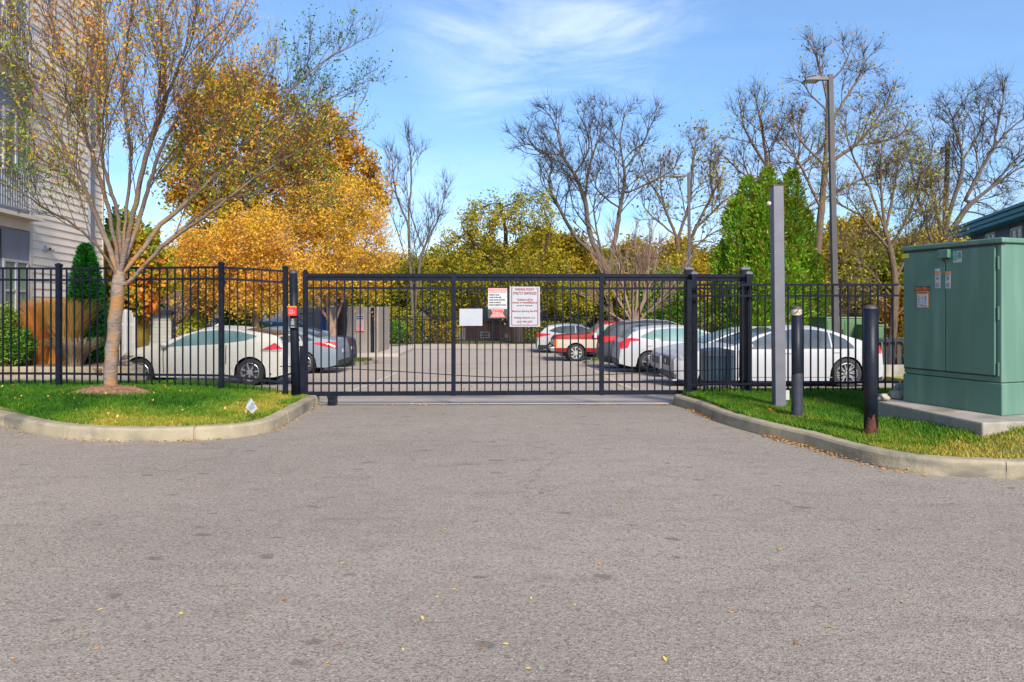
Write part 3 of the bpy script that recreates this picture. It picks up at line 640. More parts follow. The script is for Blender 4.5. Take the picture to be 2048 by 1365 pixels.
for i, s in enumerate(('- PARKED IN GRASS', '- PARKED IN FIRE LANES', '- PARKED AROUND DUMPSTERS', '- PARKED IN HANDICAP', '- PARKED IN RESERVED PARKING')):
    wd = (1.12, 1.35, 1.72, 1.3, 1.85)[i]*w; text(s, -w*.94+wd/2, h*(.56-.168*i), wd, h*.095, M['ink'], r, -.004, bold=.03)
text('WILL BE TOWED AWAY AT', 0, -h*.315, w*1.75, h*.06, M['signred'], r, -.004)
b = MB(); b.box(-w*.99, -.004, -h*.99, w*.99, .001, -h*.385); b.build('footer_band', M['ink'], r)
b = MB(); b.poly([(-w*.68, -.007, -h*.40), (w*.68, -.007, -h*.40), (w*.55, -.007, -h*.68), (w*.8, -.007, -h*.93), (-w*.8, -.007, -h*.93), (-w*.5, -.007, -h*.68)]); b.build('banner', M['redpink'], r)
text('Towing', 0, -h*.52, w*1.12, h*.2, M['red'], r, -.010, bold=.03)
text('24 HOURS', 0, -h*.81, w*1.2, h*.12, M['signwhite'], r, -.010, bold=.02)
r, w, h = on_gate('parking_policy_sign', 1019, 574, 1079.5, 654, 'tall white sign with red border reading parking policy strictly enforced', M['signwhite'])
b = MB()
for s in (-1, 1): b.box(s*w*.86-.006, -.004, -h*.91, s*w*.86+.006, .001, h*.97)
b.box(-w*.86, -.004, -h*.925, w*.86, .001, -h*.895); b.build('border', M['signred'], r)
for s, z, ww, hh in (('PARKING POLICY', .875, 1.22, .095), ('STRICTLY ENFORCED', .675, 1.5, .105), ('Violators will be', .36, 1.0, .085), ('towed or immobilized at', .22, 1.56, .085),
                     ("owner's expense", .065, 1.0, .08), ('Maximum Booting Fee $75', -.225, 1.58, .085), ('Parking Authority LLC', -.55, 1.34, .095), ('(615) 596-2542', -.75, .98, .095)):
    text(s, 0, h*z, w*ww*1.04, h*hh*1.25, M['signred'], r, -.005, bold=.016)
b = MB()
for x, z in ((-.76, .9), (.76, .9), (-.3, -.85), (.22, -.85)): b.lathe([(0, -.005), (.006, -.005), (.007, 0)], (x*w, 0, z*h), 'Y', 8)
b.build('screws', M['greypost'], r)

# sagging drive chain behind the gate
pts = [(X(560, 10.9), 10.9, Z(733, 10.9)), (X(760, 10.95), 10.95, Z(741, 10.95)), (X(960, 11), 11, Z(753.5, 11)), (X(1050, 11), 11, Z(754.5, 11)), (X(1200, 11.05), 11.05, Z(750, 11.05)), (X(1330, 11.1), 11.1, Z(743.5, 11.1)), (X(1425, 11.3), 11.3, Z(740, 11.3)), (X(1490, 11.1), 11.1, Z(737, 11.1))]
b = MB(); b.tube(smooth_line(pts, 6), .0075, 5); tag(b.build('drive_chain', M['rubber']), 'thin dark chain sagging across behind the gate pickets', 'chain')
# gate opener
d = 11.45; x0, x1 = X(1414, d), X(1469, d); zt, zb = Z(699, d), Z(765, d); xc = (x0+x1)/2; wv = (x1-x0)/2
r = empty('gate_opener', (xc, d, gz(d)), 0, 'blue grey gate motor housing with rounded lid behind the right fence', 'gate opener')
b = MB(); b.box(-wv, 0, zb-gz(d), wv, .42, zt-gz(d)-.05); b.build('housing', M['opener'], r, bevel=.02)
b = MB(); b.v = []; pr = [(-wv-.012, 0), (-wv*.95, .035), (-wv*.4, .055), (wv*.4, .055), (wv*.95, .035), (wv+.012, 0)]
for y in (-.012, .43):
    for x, z in pr+[(wv+.012, -.07), (-wv-.012, -.07)]: b.v.append((x, y, z+zt-gz(d)-.05))
b.f = [tuple(range(8)), tuple(range(8, 16))]+[(i, (i+1) % 8, 8+(i+1) % 8, 8+i) for i in range(8)]
b.build('lid', M['openertop'], r, bevel=.006)
b = MB(); b.box(-wv*.85, .04, -.05, wv*.85, .4, zb-gz(d)+.01); b.build('mounting_plinth', M['slab'], r)

# ---------------------------------------------------------------- posts in front
bx, bd = X(1558, 9.1), 9.1
r = empty('grey_post', (bx, bd, .14), 0, 'tall square grey post standing in the right lawn by the small junction box', 'post')
b = MB(); H = Z(374, bd)-.14; h = .07
b.v = [(-h, -h, -.1), (h, -h, -.1), (h, h, -.1), (-h, h, -.1), (-h-.03, -h, H), (h-.035, -h, H), (h-.035, h, H), (-h-.03, h, H)]
b.f = [(0, 1, 2, 3), (4, 5, 6, 7), (0, 1, 5, 4), (1, 2, 6, 5), (2, 3, 7, 6), (3, 0, 4, 7)]
b.build('post_tube', M['greypost'], r, bevel=.006)
b = MB(); n = 0; cx = -.0325
b.box(cx-.073, -.073, H, cx+.068+.005, .073, H+.012); b.v += [(cx-.07, -.07, H+.012), (cx+.07, -.07, H+.012), (cx+.07, .07, H+.012), (cx-.07, .07, H+.012), (cx, 0, H+.035)]
b.f += [(8, 9, 12), (9, 10, 12), (10, 11, 12), (11, 8, 12)]; b.build('post_cap', M['lampgrey'], r)
zs = Z(408, bd)-.14
b = MB(); b.lathe([(0, -.033), (.02, -.027), (.031, -.01), (.033, 0), (.031, .012), (.02, .027), (0, .033)], (-.135, 0, zs), 'Z', 16); b.tube([(-.11, 0, zs), (-.08, 0, zs)], .014, 10); b.build('sensor_ball', M['white'], r, smooth=True)
r = empty('junction_box', (X(1573.5, 9.15), 9.15, .14), 0, 'small pale grey junction box at the foot of the tall grey post', 'junction box')
b = MB(); b.box(-.028, -.03, Z(800, 9.15)-.14, .024, .03, Z(781, 9.15)-.14); b.build('housing', M['elec'], r, bevel=.004)
b = MB(); b.tube([(0, 0, Z(800, 9.15)-.14), (0, 0, .04), (.03, -.02, .01), (.06, -.04, -.02)], .011, 8); b.build('conduit', M['greypost'], r)
for (px, d, base, top, rr_, lab, band) in ((1593.5, 8.42, 830, 617, .062, 'dark bollard with a peeling pale band at its top, behind the rusty one', True),
                                     (1741, 7.2, 868, 616, .066, 'nearest dark bollard, rusty at the foot, beside the concrete pad', False)):
    z0 = .15; H = Z(top, d)-z0
    r = empty('bollard', (X(px, d), d, z0), 0, lab, 'bollard', 'dark steel bollards on the right lawn')
    b = MB(); b.tube([(.004, 0, -.1), (0, 0, H*.5), (-.004, 0, H)], [rr_+.002, rr_, rr_], 28); b.build('pipe', M['bol'], r, smooth=True)
    b = MB(); b.lathe([(rr_+.003, -.012), (rr_+.004, 0), (rr_*.8, .018), (rr_*.4, .03), (0, .033)], (-.004, 0, H), n=28); b.build('cap', M['lampgrey'], r, smooth=True)
    if band:
        m = layer(mat('peeling_cream_paint', (.55, .48, .34), (.42, .37, .28), 20, .8), (.05, .045, .04), 30, .55, .62)
        b = MB(); b.lathe([(rr_+.0025, -.085), (rr_+.003, -.08), (rr_+.003, -.014)], (-.004, 0, H), n=28); b.build('painted_band', m, r, smooth=True)
        M['foot'] = layer(mat('bollard_foot', (.05, .055, .075), (.03, .034, .05), 12, .5), (.1, .04, .02), 10, .6, .7, amt=.5)
        b = MB(); b.lathe([(rr_+.006, -.05), (rr_+.0045, .0), (rr_+.004, .5), (rr_+.001, .54)], (.003, 0, 0), n=28); b.build('sleeve', M['foot'], r, smooth=True)
    else:
        m = layer(mat('rust', (.12, .035, .015), (.05, .02, .012), 14, .9, 0, .4, 40), (.015, .015, .02), 12, .48, .6)
        rnd = random.Random(2); b = MB(); n = 28
        for zz in (-.05, .1, None):
            for k in range(n):
                a = 6.283*k/n; z = zz if zz is not None else .16+.07*math.sin(3*a+1)+.05*math.sin(7*a)+rnd.uniform(-.015, .015)
                b.v.append((.003+(rr_+.0035)*math.cos(a), (rr_+.0035)*math.sin(a), z))
        for i in range(2):
            for k in range(n): b.f.append((i*n+k, i*n+(k+1) % n, (i+1)*n+(k+1) % n, (i+1)*n+k))
        b.build('rusty_foot', m, r, smooth=True)

# yard flag
d = 8.1; fx = X(486, d); r = empty('lawn_flag', (fx, d, .14), 0, 'small white diamond flag on a thin leaning wire in the left lawn', 'lawn flag')
tp = Vector((X(493.5, d)-fx, 0, Z(822, d)-.14)); b = MB(); b.tube([(0, 0, -.03), tuple(tp), (X(497, d)-fx, .004, Z(800, d)-.14)], .0028, 5); b.build('wire', M['stone'], r)
q = [(491.5, 815), (502.5, 796), (515.5, 817), (505, 827.5)]
b = MB(); pf = [Vector((X(a, d)-fx, -.004, Z(c, d)-.14)) for a, c in q]
b.poly(pf); b.poly([p+Vector((0, .003, 0)) for p in pf][::-1])
for i in range(4): b.poly([pf[i], pf[(i+1) % 4], pf[(i+1) % 4]+Vector((0, .003, 0)), pf[i]+Vector((0, .003, 0))])
sheet = b.build('flag_sheet', M['signwhite'], r)
cx, cz = X(503.5, d)-fx, Z(814, d)-.14
b = MB(); ang = -.87; u = Vector((math.cos(.75), 0, -math.sin(.75))); v = Vector((math.sin(.75), 0, math.cos(.75)))
for i in range(5): b.obox(Vector((cx, -.007, cz))+v*(.02-.013*i)+u*.004, u*(.03-.002*(i % 3)), Vector((0, .0008, 0)), v*.0022)
b.obox(Vector((cx, -.007, cz))+v*.038-u*.012, u*.02, Vector((0, .0008, 0)), v*.006); b.build('printing', M['greypost'], sheet)

# ---------------------------------------------------------------- big green cabinet on its pad
A = Vector((X(1808, 8.13), 8.13, .38)); B = Vector((X(2003, 7.04), 7.04, .38)); ab = B-A; CW = ab.length; cth = math.atan2(ab.y, ab.x); CD = 2.1
def cab(px, py):
    k = (px-1024)/F; dx, dy = ab.x/CW, ab.y/CW; u = (k*A.y-A.x)/(dx-k*dy); y = A.y+u*dy; return u, CAMZ-(py-HZ)*y/F-A.z
r = empty('utility_cabinet', A, cth, 'large green double door electrical cabinet standing on the low concrete pad', 'utility cabinet')
ZT = cab(2003, 486)[1]; zd = cab(1808, 736)[1]; zb2 = cab(1808, 746)[1]
b = MB(); b.box(0, 0, zb2, CW, CD, ZT); b.build('body', M['cab'], r, bevel=.008)
b = MB(); b.box(-.008, -.008, 0, CW+.010, CD+.008, zb2-.006); b.build('base_skirt', M['cab'], r, bevel=.01)
b = MB(); b.box(-.02, -.03, ZT, CW+.03, CD+.03, ZT+.055); b.build('lid', M['cab'], r, bevel=.012)
b = MB(); b.box(.0, -.002, ZT-.022, CW+.004, .05, ZT); b.build('drip_gap', M['ink'], r)
us = cab(1893, 600)[0]; uh = cab(1992, 600)[0]
for (u0, u1, nm) in ((.012, us-.004, 0), (us+.004, uh, 1)):
    b = MB(); b.box(u0, -.022, zd+.012, u1, .004, ZT-.035); dr = b.build('door', M['cab'], r, bevel=.006)
b = MB(); b.box(0.004, -.006, zd-.004, uh, .002, zd+.014); b.build('sill_gap', M['ink'], r)
b = MB(); b.box(uh+.003, -.003, zd, uh+.012, .001, ZT-.03); b.build('hinge_gap', M['ink'], r)
for q in (526, 627, 739):
    z = cab(1996, q)[1]; b = MB(); b.box(uh+.016, -.012, z-.07, uh+.034, .002, z+.07); b.build('hinge', M['cab'], dr, bevel=.003)
u0, z1 = cab(1884, 501); u1, z0 = cab(1905, 516)
b = MB(); b.box(u0, -.075, z0, u1, -.02, z1); hd = b.build('lock_cover', M['cab'], dr, bevel=.006)
b = MB(); b.box(lerp(u0, u1, .38), -.06, z0-.032, lerp(u0, u1, .72), -.025, z0); b.lathe([(0, -.002), (.008, -.002), (.008, .001)], (lerp(u0, u1, .15), -.075, lerp(z0, z1, .5)), 'Y', 10); b.build('lock', M['ink'], hd)
def sticker(px0, py0, px1, py1, m, name='sticker', dy=-.0245, parent=None):
    a, z1 = cab(px0, py0); c, z0 = cab(px1, py1); b = MB(); b.box(a, dy, z0, c, dy+.003, z1); o = b.build(name, m, parent or r); return a, c, z0, z1, o
sticker(1807, 509, 1820, 516, M['yellow']); text('WARNING', *[(lambda a, c: ((a[0]+c[0])/2, (a[1]+c[1])/2))(cab(1807, 509), cab(1820, 516))][0], .075, .012, M['cab'], r, -.027)
sticker(1873, 538, 1882.5, 543, M['white'])
for a0, a1 in ((1873, 1883.5), (1893.5, 1904)):
    a, c, z0, z1, o = sticker(a0, 544, a1, 577, M['white']); H = z1-z0; W_ = c-a
    b = MB(); b.box(a, -.027, z1-H*.14, c, -.0246, z1); b.build('warning_band', M['orange'], o)
    b = MB()
    for i in (.36, .58): b.box(a+W_*(i-.05), -.0265, z0+H*.5, a+W_*(i+.09), -.0246, z0+H*.68)
    for j in range(5): b.box(a+W_*.15, -.0265, z0+H*(.08+.055*j), a+W_*(.85-.1*(j % 2)), -.0246, z0+H*(.10+.055*j))
    for j in range(2): b.box(a+W_*.2, -.0265, z0+H*(.76+.045*j), a+W_*.8, -.0246, z0+H*(.775+.045*j))
    b.build('printing', M['greypost'], o)
a, c, z0, z1, o = sticker(1832, 573.5, 1863.5, 582, M['ink'], 'number_plate')
text('7656-950-1', (a+c)/2, (z0+z1)/2, (c-a)*.94, (z1-z0)*.7, M['orange'], o, -.028, bold=.02)
a, c, z0, z1, o = sticker(1837, 582.5, 1859.5, 616, M['orange']); H = z1-z0; W_ = c-a
b = MB(); b.box(a+W_*.05, -.027, z0+H*.04, c-W_*.05, -.0246, z1-H*.2); o2 = b.build('label_panel', M['white'], o)
text('WARNING', (a+c)/2, z1-H*.1, W_*.8, H*.1, M['ink'], o, -.028)
b = MB()
for (x, z, x2, z2) in ((.15, .42, .24, .56), (.17, .6, .22, .7), (.15, .28, .25, .34), (.72, .42, .8, .68), (.38, .62, .62, .64), (.38, .56, .58, .58), (.42, .36, .6, .38), (.3, .12, .62, .14), (.14, .18, .5, .2), (.66, .08, .72, .16), (.8, .08, .86, .16), (.66, .3, .86, .32)):
    b.box(a+W_*x, -.0285, z0+H*z, a+W_*x2, -.0268, z0+H*z2)
b.build('printing', M['greypost'], o2)
a, c, z0, z1, o = sticker(1909, 503.5, 1926, 525, M['elec']); H = z1-z0; W_ = c-a
b = MB(); b.box(a+W_*.04, -.027, z0+H*.22, a+W_*.46, -.0246, z1-H*.02); b.build('emblem', M['stgreen'], o)
text('S', a+W_*.17, z0+H*.8, W_*.17, H*.22, M['white'], o, -.029, bold=.03); text('A', a+W_*.34, z0+H*.72, W_*.15, H*.2, M['white'], o, -.029, bold=.03); text('V', a+W_*.25, z0+H*.42, W_*.2, H*.2, M['white'], o, -.029, bold=.03)
b = MB()
for j in range(5): b.box(a+W_*.55, -.0265, z0+H*(.38+.11*j), c-W_*.03, -.0246, z0+H*(.43+.11*j))
b.build('printing', M['ink'], o)
# pad
b = MB(); p1 = Vector((X(1965, 6.62), 6.62, 0)); p0 = Vector((X(1757, 8.14), 8.14, 0)); perp = Vector((math.cos(cth+math.pi/2), math.sin(cth+math.pi/2), 0))
pad = [(p1.x, p1.y), (p1.x+perp.x*3.4, p1.y+perp.y*3.4-.5), (p0.x+perp.x*3.4+.4, p0.y+perp.y*3.4), (p0.x+.25, p0.y+.75), (p0.x, p0.y)]
b.prism(pad, -.1, .38); tag(b.build('concrete_pad', M['padconc'], bevel=.018), 'low stained concrete pad under the large green cabinet', 'concrete pad')
# rocks at the left end of the pad
def rock(x, y, z, s, seed, label):
    bm = bmesh.new(); bmesh.ops.create_icosphere(bm, subdivisions=3, radius=1)
    for v in bm.verts:
        n = noise.noise(v.co*1.3+Vector((seed*3.3, seed, 0)))*.45+noise.noise(v.co*3.5+Vector((seed, 0, 0)))*.16
        v.co = v.co*(1+n); v.co.x = round(v.co.x*5)/5*.35+v.co.x*.65; v.co = Vector((v.co.x*s[0], v.co.y*s[1], max(v.co.z, -.7)*s[2]))
    me = bpy.data.meshes.new('rock'); bm.to_mesh(me); bm.free(); me.materials.append(M['stone']); o = bpy.data.objects.new('rock', me); SC.collection.objects.link(o)
    o.location = (x, y, z); o.rotation_euler = (0, 0, seed); return tag(o, label, 'rock', 'pale rocks beside the cabinet')
rock(X(1768, 8.15), 8.15, .42, (.075, .055, .042), 1.1, 'small rounded pale rock, leftmost on the pad beside the cabinet')
rock(X(1795, 8.35), 8.35, .425, (.075, .06, .055), 2.7, 'flat pale rock lying nearest the foot of the green cabinet')
rock(X(1799, 8.55), 8.55, .47, (.085, .07, .075), 4.2, 'tallest pale rock, at the back of the little pile by the cabinet')
rock(X(1783, 8.5), 8.5, .42, (.05, .05, .04), 5.2, 'smallest pale rock, in the middle of the little pile by the cabinet')

# ---------------------------------------------------------------- lamp poles, utility pole
def lamp(px, d, pt, w, arm0, lab, lean):
    z0 = gz(d); H = Z(pt, d)-z0; r = empty('street_lamp', (X(px, d), d, z0), 0, lab, 'street lamp')
    b = MB(); h = w/2; b.v = [(-h, -h, 0), (h, -h, 0), (h, h, 0), (-h, h, 0), (-h*.8+lean, -h*.8, H), (h*.8+lean, -h*.8, H), (h*.8+lean, h*.8, H), (-h*.8+lean, h*.8, H)]
    b.f = [(0, 1, 2, 3), (4, 5, 6, 7), (0, 1, 5, 4), (1, 2, 6, 5), (2, 3, 7, 6), (3, 0, 4, 7)]; b.build('pole', M['lampgrey'], r)
    x0 = X(arm0, d)-X(px, d); L = lean-w*.4-x0; zc = H-w*.6
    b = MB(); b.box(lean-w*.4-L*.42, -.05, zc-.06, lean-w*.4, .05, zc+.03); b.build('arm', M['bronze'], r)
    b = MB(); b.v = [(x0, -.17, zc-.10), (x0, .17, zc-.10), (x0+L*.62, .17, zc-.10), (x0+L*.62, -.17, zc-.10), (x0+.03, -.15, zc-.05), (x0+.03, .15, zc-.05), (x0+L*.62, .12, zc+.05), (x0+L*.62, -.12, zc+.05)]
    b.f = [(0, 1, 2, 3), (4, 5, 6, 7), (0, 1, 5, 4), (1, 2, 6, 5), (2, 3, 7, 6), (3, 0, 4, 7)]; hd = b.build('lamp_head', M['bronze'], r, bevel=.012)
    b = MB(); b.box(x0+.05, -.13, zc-.108, x0+L*.5, .13, zc-.101); b.build('lens', M['elec'], hd)
    b = MB()
    for k in range(6): b.box(x0+L*(.16+.06*k), -.1, zc-.03+.008*k, x0+L*(.18+.06*k), .1, zc+.025+.008*k)
    b.build('cooling_fins', M['bronze'], hd)
lamp(1673, 18.6, 150, .15, 1606, 'nearer and taller lamp post rising behind the white sedan', -(1673-1660)/F*18.6)
lamp(1380, 36, 347, .16, 1345, 'farther and shorter lamp post in front of the bare trees, left of the conifer', -.07)
d = 38; r = empty('utility_pole', (X(1884, d), d, gz(d)), 0, 'old wooden utility pole cut off among the bare trees at right', 'utility pole')
b = MB(); H = Z(284, d)-gz(d); b.tube([(0, 0, 0), (.12, 0, H*.5), (.33, 0, H)], [.17, .15, .12], 12); b.build('pole', M['utility'], r, smooth=True)
b = MB(); b.box(.29-.34, -.08, H-.62, .29-.16, .1, H-.30); b.box(.3-.2, -.03, H-.5, .32, .03, H-.44); b.build('insulator_bracket', M['bronze'], r)
b = MB(); b.box(.2-.18, -.2, H*.66, .2+.2, -.12, H*.66+.08); b.build('crossarm', M['elec'], r)

# far green cabinets and fence scraps at right
for (p0_, p1_, pt, d, lab) in ((1652, 1724, 635, 21.5, 'wide dull green cabinet behind the white sedan, left of the two'), (1727, 1768, 650, 21.0, 'narrow dull green cabinet behind the nearest bollard, right of the two')):
    x0, x1 = X(p0_, d), X(p1_, d); z0 = gz(d); H = Z(pt, d)-z0
    r = empty('transformer_cabinet', ((x0+x1)/2, d, z0), 0, lab, 'utility cabinet', 'dull green cabinets behind the sedan'); w_ = (x1-x0)/2
    b = MB(); b.box(-w_, 0, 0, w_, 1.2, H-.05); bd_ = b.build('body', M['cab2'], r, bevel=.02)
    b = MB(); b.box(-w_-.02, -.02, H-.05, w_+.02, 1.22, H+.01); b.build('lid', M['cab2'], r, bevel=.02)
    for s in (-1, 1): q = MB(); q.box(min(s*.02, s*w_*.94), -.02, .15, max(s*.02, s*w_*.94), .004, H-.12); dr = q.build('door', M['cab2'], r, bevel=.008)
    q = MB(); q.box(-.07, -.05, H*.6, -.03, -.02, H*.78); q.build('handle', M['ink'], dr)
b = MB(); d = 18.5
for i in range(14):
    xa = X(1768, d)+i*.15; b.box(xa, 20-.09*i, -.6, xa+.14, 20.03-.09*i, Z(683, d)+.012*i+.02*math.sin(i*2.1))
b.bar((X(1768, d), 19.97, Z(690, d)), (X(1768, d)+2.1, 18.7, Z(676, d)), .06, .09)
tag(b.build('board_fence', M['pdark']), 'black board fence sloping down behind the right end of the picket fence', 'fence')
b = MB(); b.box(X(1764, 17.6), 17.6, -.6, X(1764, 17.6)+2.4, 17.85, Z(731, 17.6)); tag(b.build('low_wall', M['padconc'], bevel=.02), 'low pale concrete wall in front of the black board fence', 'low wall')
b = MB(); b.prism([(8.9, 14.2), (12, 13), (16, 13), (16, 26), (9.9, 26), (9.6, 17.5)], -1.2, lambda x, y: gz(y)+.12); tag(b.build('verge', mat('dry_grass_verge', (.33, .30, .06), (.2, .24, .05), 4, .95, 0, .5, 20)), kind='structure')
# ---------------------------------------------------------------- cars
def wheel(root, x, y, r, side, kind='five', wid=.21, m_rim=None):
    """side -1: outer face towards -Y"""
    s = side; b = MB(); w = wid/2; ro = r
    prof = [(r*.66, -w), (r*.80, -w*1.02), (r*.95, -w*.95), (r, -w*.7), (r, w*.7), (r*.95, w*.95), (r*.80, w*1.02), (r*.66, w), (r*.64, 0), (r*.66, -w)]
    b.lathe(prof, (x, y, r), 'Y', 36); wo = b.build('wheel', M['rubber'], root, smooth=True)
    b = MB(); yo = y+s*w*.96; b.lathe([(r*.66, 0), (r*.69, s*.006), (r*.66, s*.012), (r*.61, -s*.02), (r*.60, -s*.11)], (x, yo, r), 'Y', 36)
    n, sp = {'five': (5, 1), 'ten': (10, 1), 'vee': (8, 2), 'pickup': (8, 1), 'multi': (7, 1)}[kind]
    for k in range(n):
        for j in range(sp):
            a = 2*math.pi*(k+.13)/n; off = (j-.5)*.28 if sp == 2 else 0
            u = Vector((math.cos(a), 0, math.sin(a))); u2 = Vector((math.cos(a+off), 0, math.sin(a+off)))
            c = Vector((x, yo-s*.012, r)); p = c+u*r*.10; q = c+u2*r*.64; wd = {'five': .05, 'ten': .03, 'vee': .019, 'pickup': .045, 'multi': .04}[kind]
            dd = q-p; perp = Vector((0, 1, 0)).cross(dd).normalized()
            b.obox((p+q)/2, dd/2, perp*wd/2, Vector((0, .012, 0)))
    b.lathe([(0, s*.008), (r*.13, s*.006), (r*.16, -s*.02)], (x, yo, r), 'Y', 16)
    b.build('rim', m_rim or M['alloy'], wo, smooth=False)
    b = MB(); b.lathe([(0, 0), (r*.62, 0)], (x, yo-s*.05, r), 'Y', 28); b.build('brake_disc', M['darkrim'], wo)
    return wo

def car(name, label, loc, yaw, L, W, paintm, top, belt, sill, wx, wr, windows, wind=None, rear=None, extras=None, arch=1.13, glassm=None, plan=None,
        rim='five', m_rim=None, tumble=.48, group='cars parked in the lot', kindc='car', nose=.82, tailw=.86, lowtrim=None, boxy=2.4, mirror=None, side_doors=(), handles=(), grill=None):
    g = glassm or M['glass']; root = empty(name, loc, yaw, label, kindc, group)
    plan = plan or [(0, nose), (.03, nose+(1-nose)*.35), (.09, nose+(1-nose)*.65), (.2, .965), (.35, 1), (.68, 1), (.85, .975), (.95, lerp(1, tailw, .55)), (.985, lerp(1, tailw, .8)), (1, tailw)]
    xo = -L/2
    T = lambda x: interp(top, x); BT = lambda x: min(interp(belt, x), T(x)-.02)
    def HW(x): return W/2*interp(plan, x/L)
    def S(x, z):
        b_ = BT(x); hw = HW(x)
        if z <= b_:
            u = max(0, min(1, (z-sill)/(b_-sill))); return hw*(.945+.055*math.sin(min(1, u*1.25)*math.pi/2)-.035*max(0, (u-.62)/.38)**1.5)
        return hw*.965-(z-b_)*tumble-(.10*(z-b_)**2)
    def zb(x):
        z = sill+.04*max(0, 1-x/.25)+.09*max(0, (x-L+.35)/.35)
        for xw in wx:
            ra = wr*arch; dx = x-xw
            if abs(dx) < ra: z = max(z, wr+math.sqrt(ra*ra-dx*dx))
        return z
    xs = sorted(set([round(i*.045, 4) for i in range(int(L/.045)+1)]+[L]+[p[0] for p in top]+[round(xw+s*wr*arch*.9999, 4) for xw in wx for s in (-1, 1)]+[round(xw+s*wr*arch*q, 4) for xw in wx for s in (-1, 1) for q in (.985, .93, .8)]))
    xs = [x for x in xs if 0 <= x <= L]
    b = MB(); NS, NU, NT = 8, 7, 7
    def section(x):
        lo = zb(x); bt = max(BT(x), lo+.01); tp = T(x); e = bt+(tp-bt)*.86; row = []
        for i in range(NS+1): z = lerp(lo, bt, i/NS); row.append((S(x, z), z))
        for i in range(1, NU+1): z = lerp(bt, e, i/NU); row.append((S(x, z), z))
        ye = row[-1][0]
        for i in range(1, NT+1):
            y = ye*(1-i/NT); row.append((y, e+(tp-e)*(1-(abs(y)/ye)**boxy)))
        return row
    n = 2*(NS+NU+NT)+1
    for x in xs:
        r_ = section(x); full = [(-y, z) for y, z in r_]+[(y, z) for y, z in reversed(r_[:-1])]
        for y, z in full: b.v.append((x+xo, y, z))
    for i in range(len(xs)-1):
        for k in range(n-1): a = i*n+k; b.f.append((a, a+1, a+1+n, a+n))
    b.f.append(tuple(range(n))); b.f.append(tuple((len(xs)-1)*n+k for k in range(n)))
    body = b.build('body', paintm, root, smooth=True)
    md = body.modifiers.new('edges', 'EDGE_SPLIT'); md.split_angle = R(38)
    # underbody and dark wheel houses
    u = MB(); u.box(xo+.25, -W*.36, sill-.03, xo+L-.25, W*.36, sill+.3)
    for xw in wx:
        for s in (-1, 1): u.lathe([(0, 0), (wr*arch+.02, 0), (wr*arch+.02, .10), (0, .10)], (xo+xw, s*(W/2-.36)-(.1 if s > 0 else 0)+.0, wr+.01), 'Y', 24)
    u.build('underbody', M['blackplastic'], root)
    for xw in wx:
        for s in (-1, 1): wheel(root, xo+xw, s*(HW(xw)-.125), wr, s, rim, m_rim=m_rim)
    def patch(nm, lo, hi, m, off=.010, parent=None, nrow=6, dx=.04, sides=(-1, 1)):
        x0, x1 = max(lo[0][0], hi[0][0]), min(lo[-1][0], hi[-1][0]); nx = max(2, int((x1-x0)/dx)+1)
        X_ = sorted(set([lerp(x0, x1, i/nx) for i in range(nx+1)]+[p[0] for p in lo+hi if x0 <= p[0] <= x1]))
        for s in sides:
            b = MB()
            for x in X_:
                for j in range(nrow+1):
                    z = lerp(interp(lo, x), interp(hi, x), j/nrow); b.v.append((x+xo, s*(S(x, z)+off), z))
            for i in range(len(X_)-1):
                for j in range(nrow): a = i*(nrow+1)+j; b.f.append((a, a+1, a+nrow+2, a+nrow+1))
            o = b.build(nm, m, parent or root, smooth=True)
        return o
    def cross(nm, x0, x1, k, m, off=.010, parent=None, nx=10, ny=10):
        b = MB()
        for i in range(nx+1):
            x = lerp(x0, x1, i/nx); r_ = section(x); ye = r_[NS+NU][0]; e = r_[NS+NU][1]; tp = T(x); kk = k(x) if callable(k) else k
            for j in range(ny+1):
                y = ye*kk*(2*j/ny-1); b.v.append((x+xo, y, e+(tp-e)*(1-(abs(y)/ye)**boxy)+off))
        for i in range(nx):
            for j in range(ny): a = i*(ny+1)+j; b.f.append((a, a+1, a+ny+2, a+ny+1))
        return b.build(nm, m, parent or root, smooth=True)
    for lo, hi in windows: patch('side_window', lo, hi, g)
    if wind: cross('windscreen', wind[0], wind[1], .93, g)
    if rear: cross('rear_window', rear[0], rear[1], .86, g)
    for x, z0, z1, lean in side_doors:
        patch('door_seam', [(x-.010, z0), (x+.010, z0)], [(x-.010, z1), (x+.010, z1)], M['ink'], .005, body, 8, .02)
    for x, z in handles:
        for s in (-1, 1):
            y = s*(S(x, z)+.014); q = MB(); q.box(xo+x-.09, y-.012, z-.013, xo+x+.09, y+.012, z+.013); q.build('door_handle', paintm, root, bevel=.008)
    if mirror:
        x, z = mirror
        for s in (-1, 1):
            q = MB(); q.lathe([(0, -.1), (.05, -.085), (.068, -.03), (.07, .03), (.05, .085), (0, .1)], (0, 0, 0), 'X', 14); o = q.build('wing_mirror', paintm, root, smooth=True)
            o.location = (xo+x, s*(S(x, z)+.10), z+.03); o.scale = (.85, 1.3, .95)
    if lowtrim: patch('sill_trim', [(.05, sill-.01), (L-.05, sill+.02)], [(.05, lowtrim), (L-.05, lowtrim)], M['blackplastic'], .004)
    if extras: extras(root, xo, S, patch, cross, T, HW, body)
    return root

PI = math.pi
def endbox(root, nm, x0, x1, y0, y1, z0, z1, m, parent=None, bevel=.01):
    b = MB(); b.box(x0, y0, z0, x1, y1, z1); return b.build(nm, m, parent or root, bevel=bevel)
def common_tail(root, xo, S, L, W, patch, lo, hi, plate=True, bump=True):
    patch('tail_light', lo, hi, M['tail'], .010)
    if plate: endbox(root, 'number_plate', xo+L-.02, xo+L+.012, -.16, .16, .62, .76, M['signwhite'])
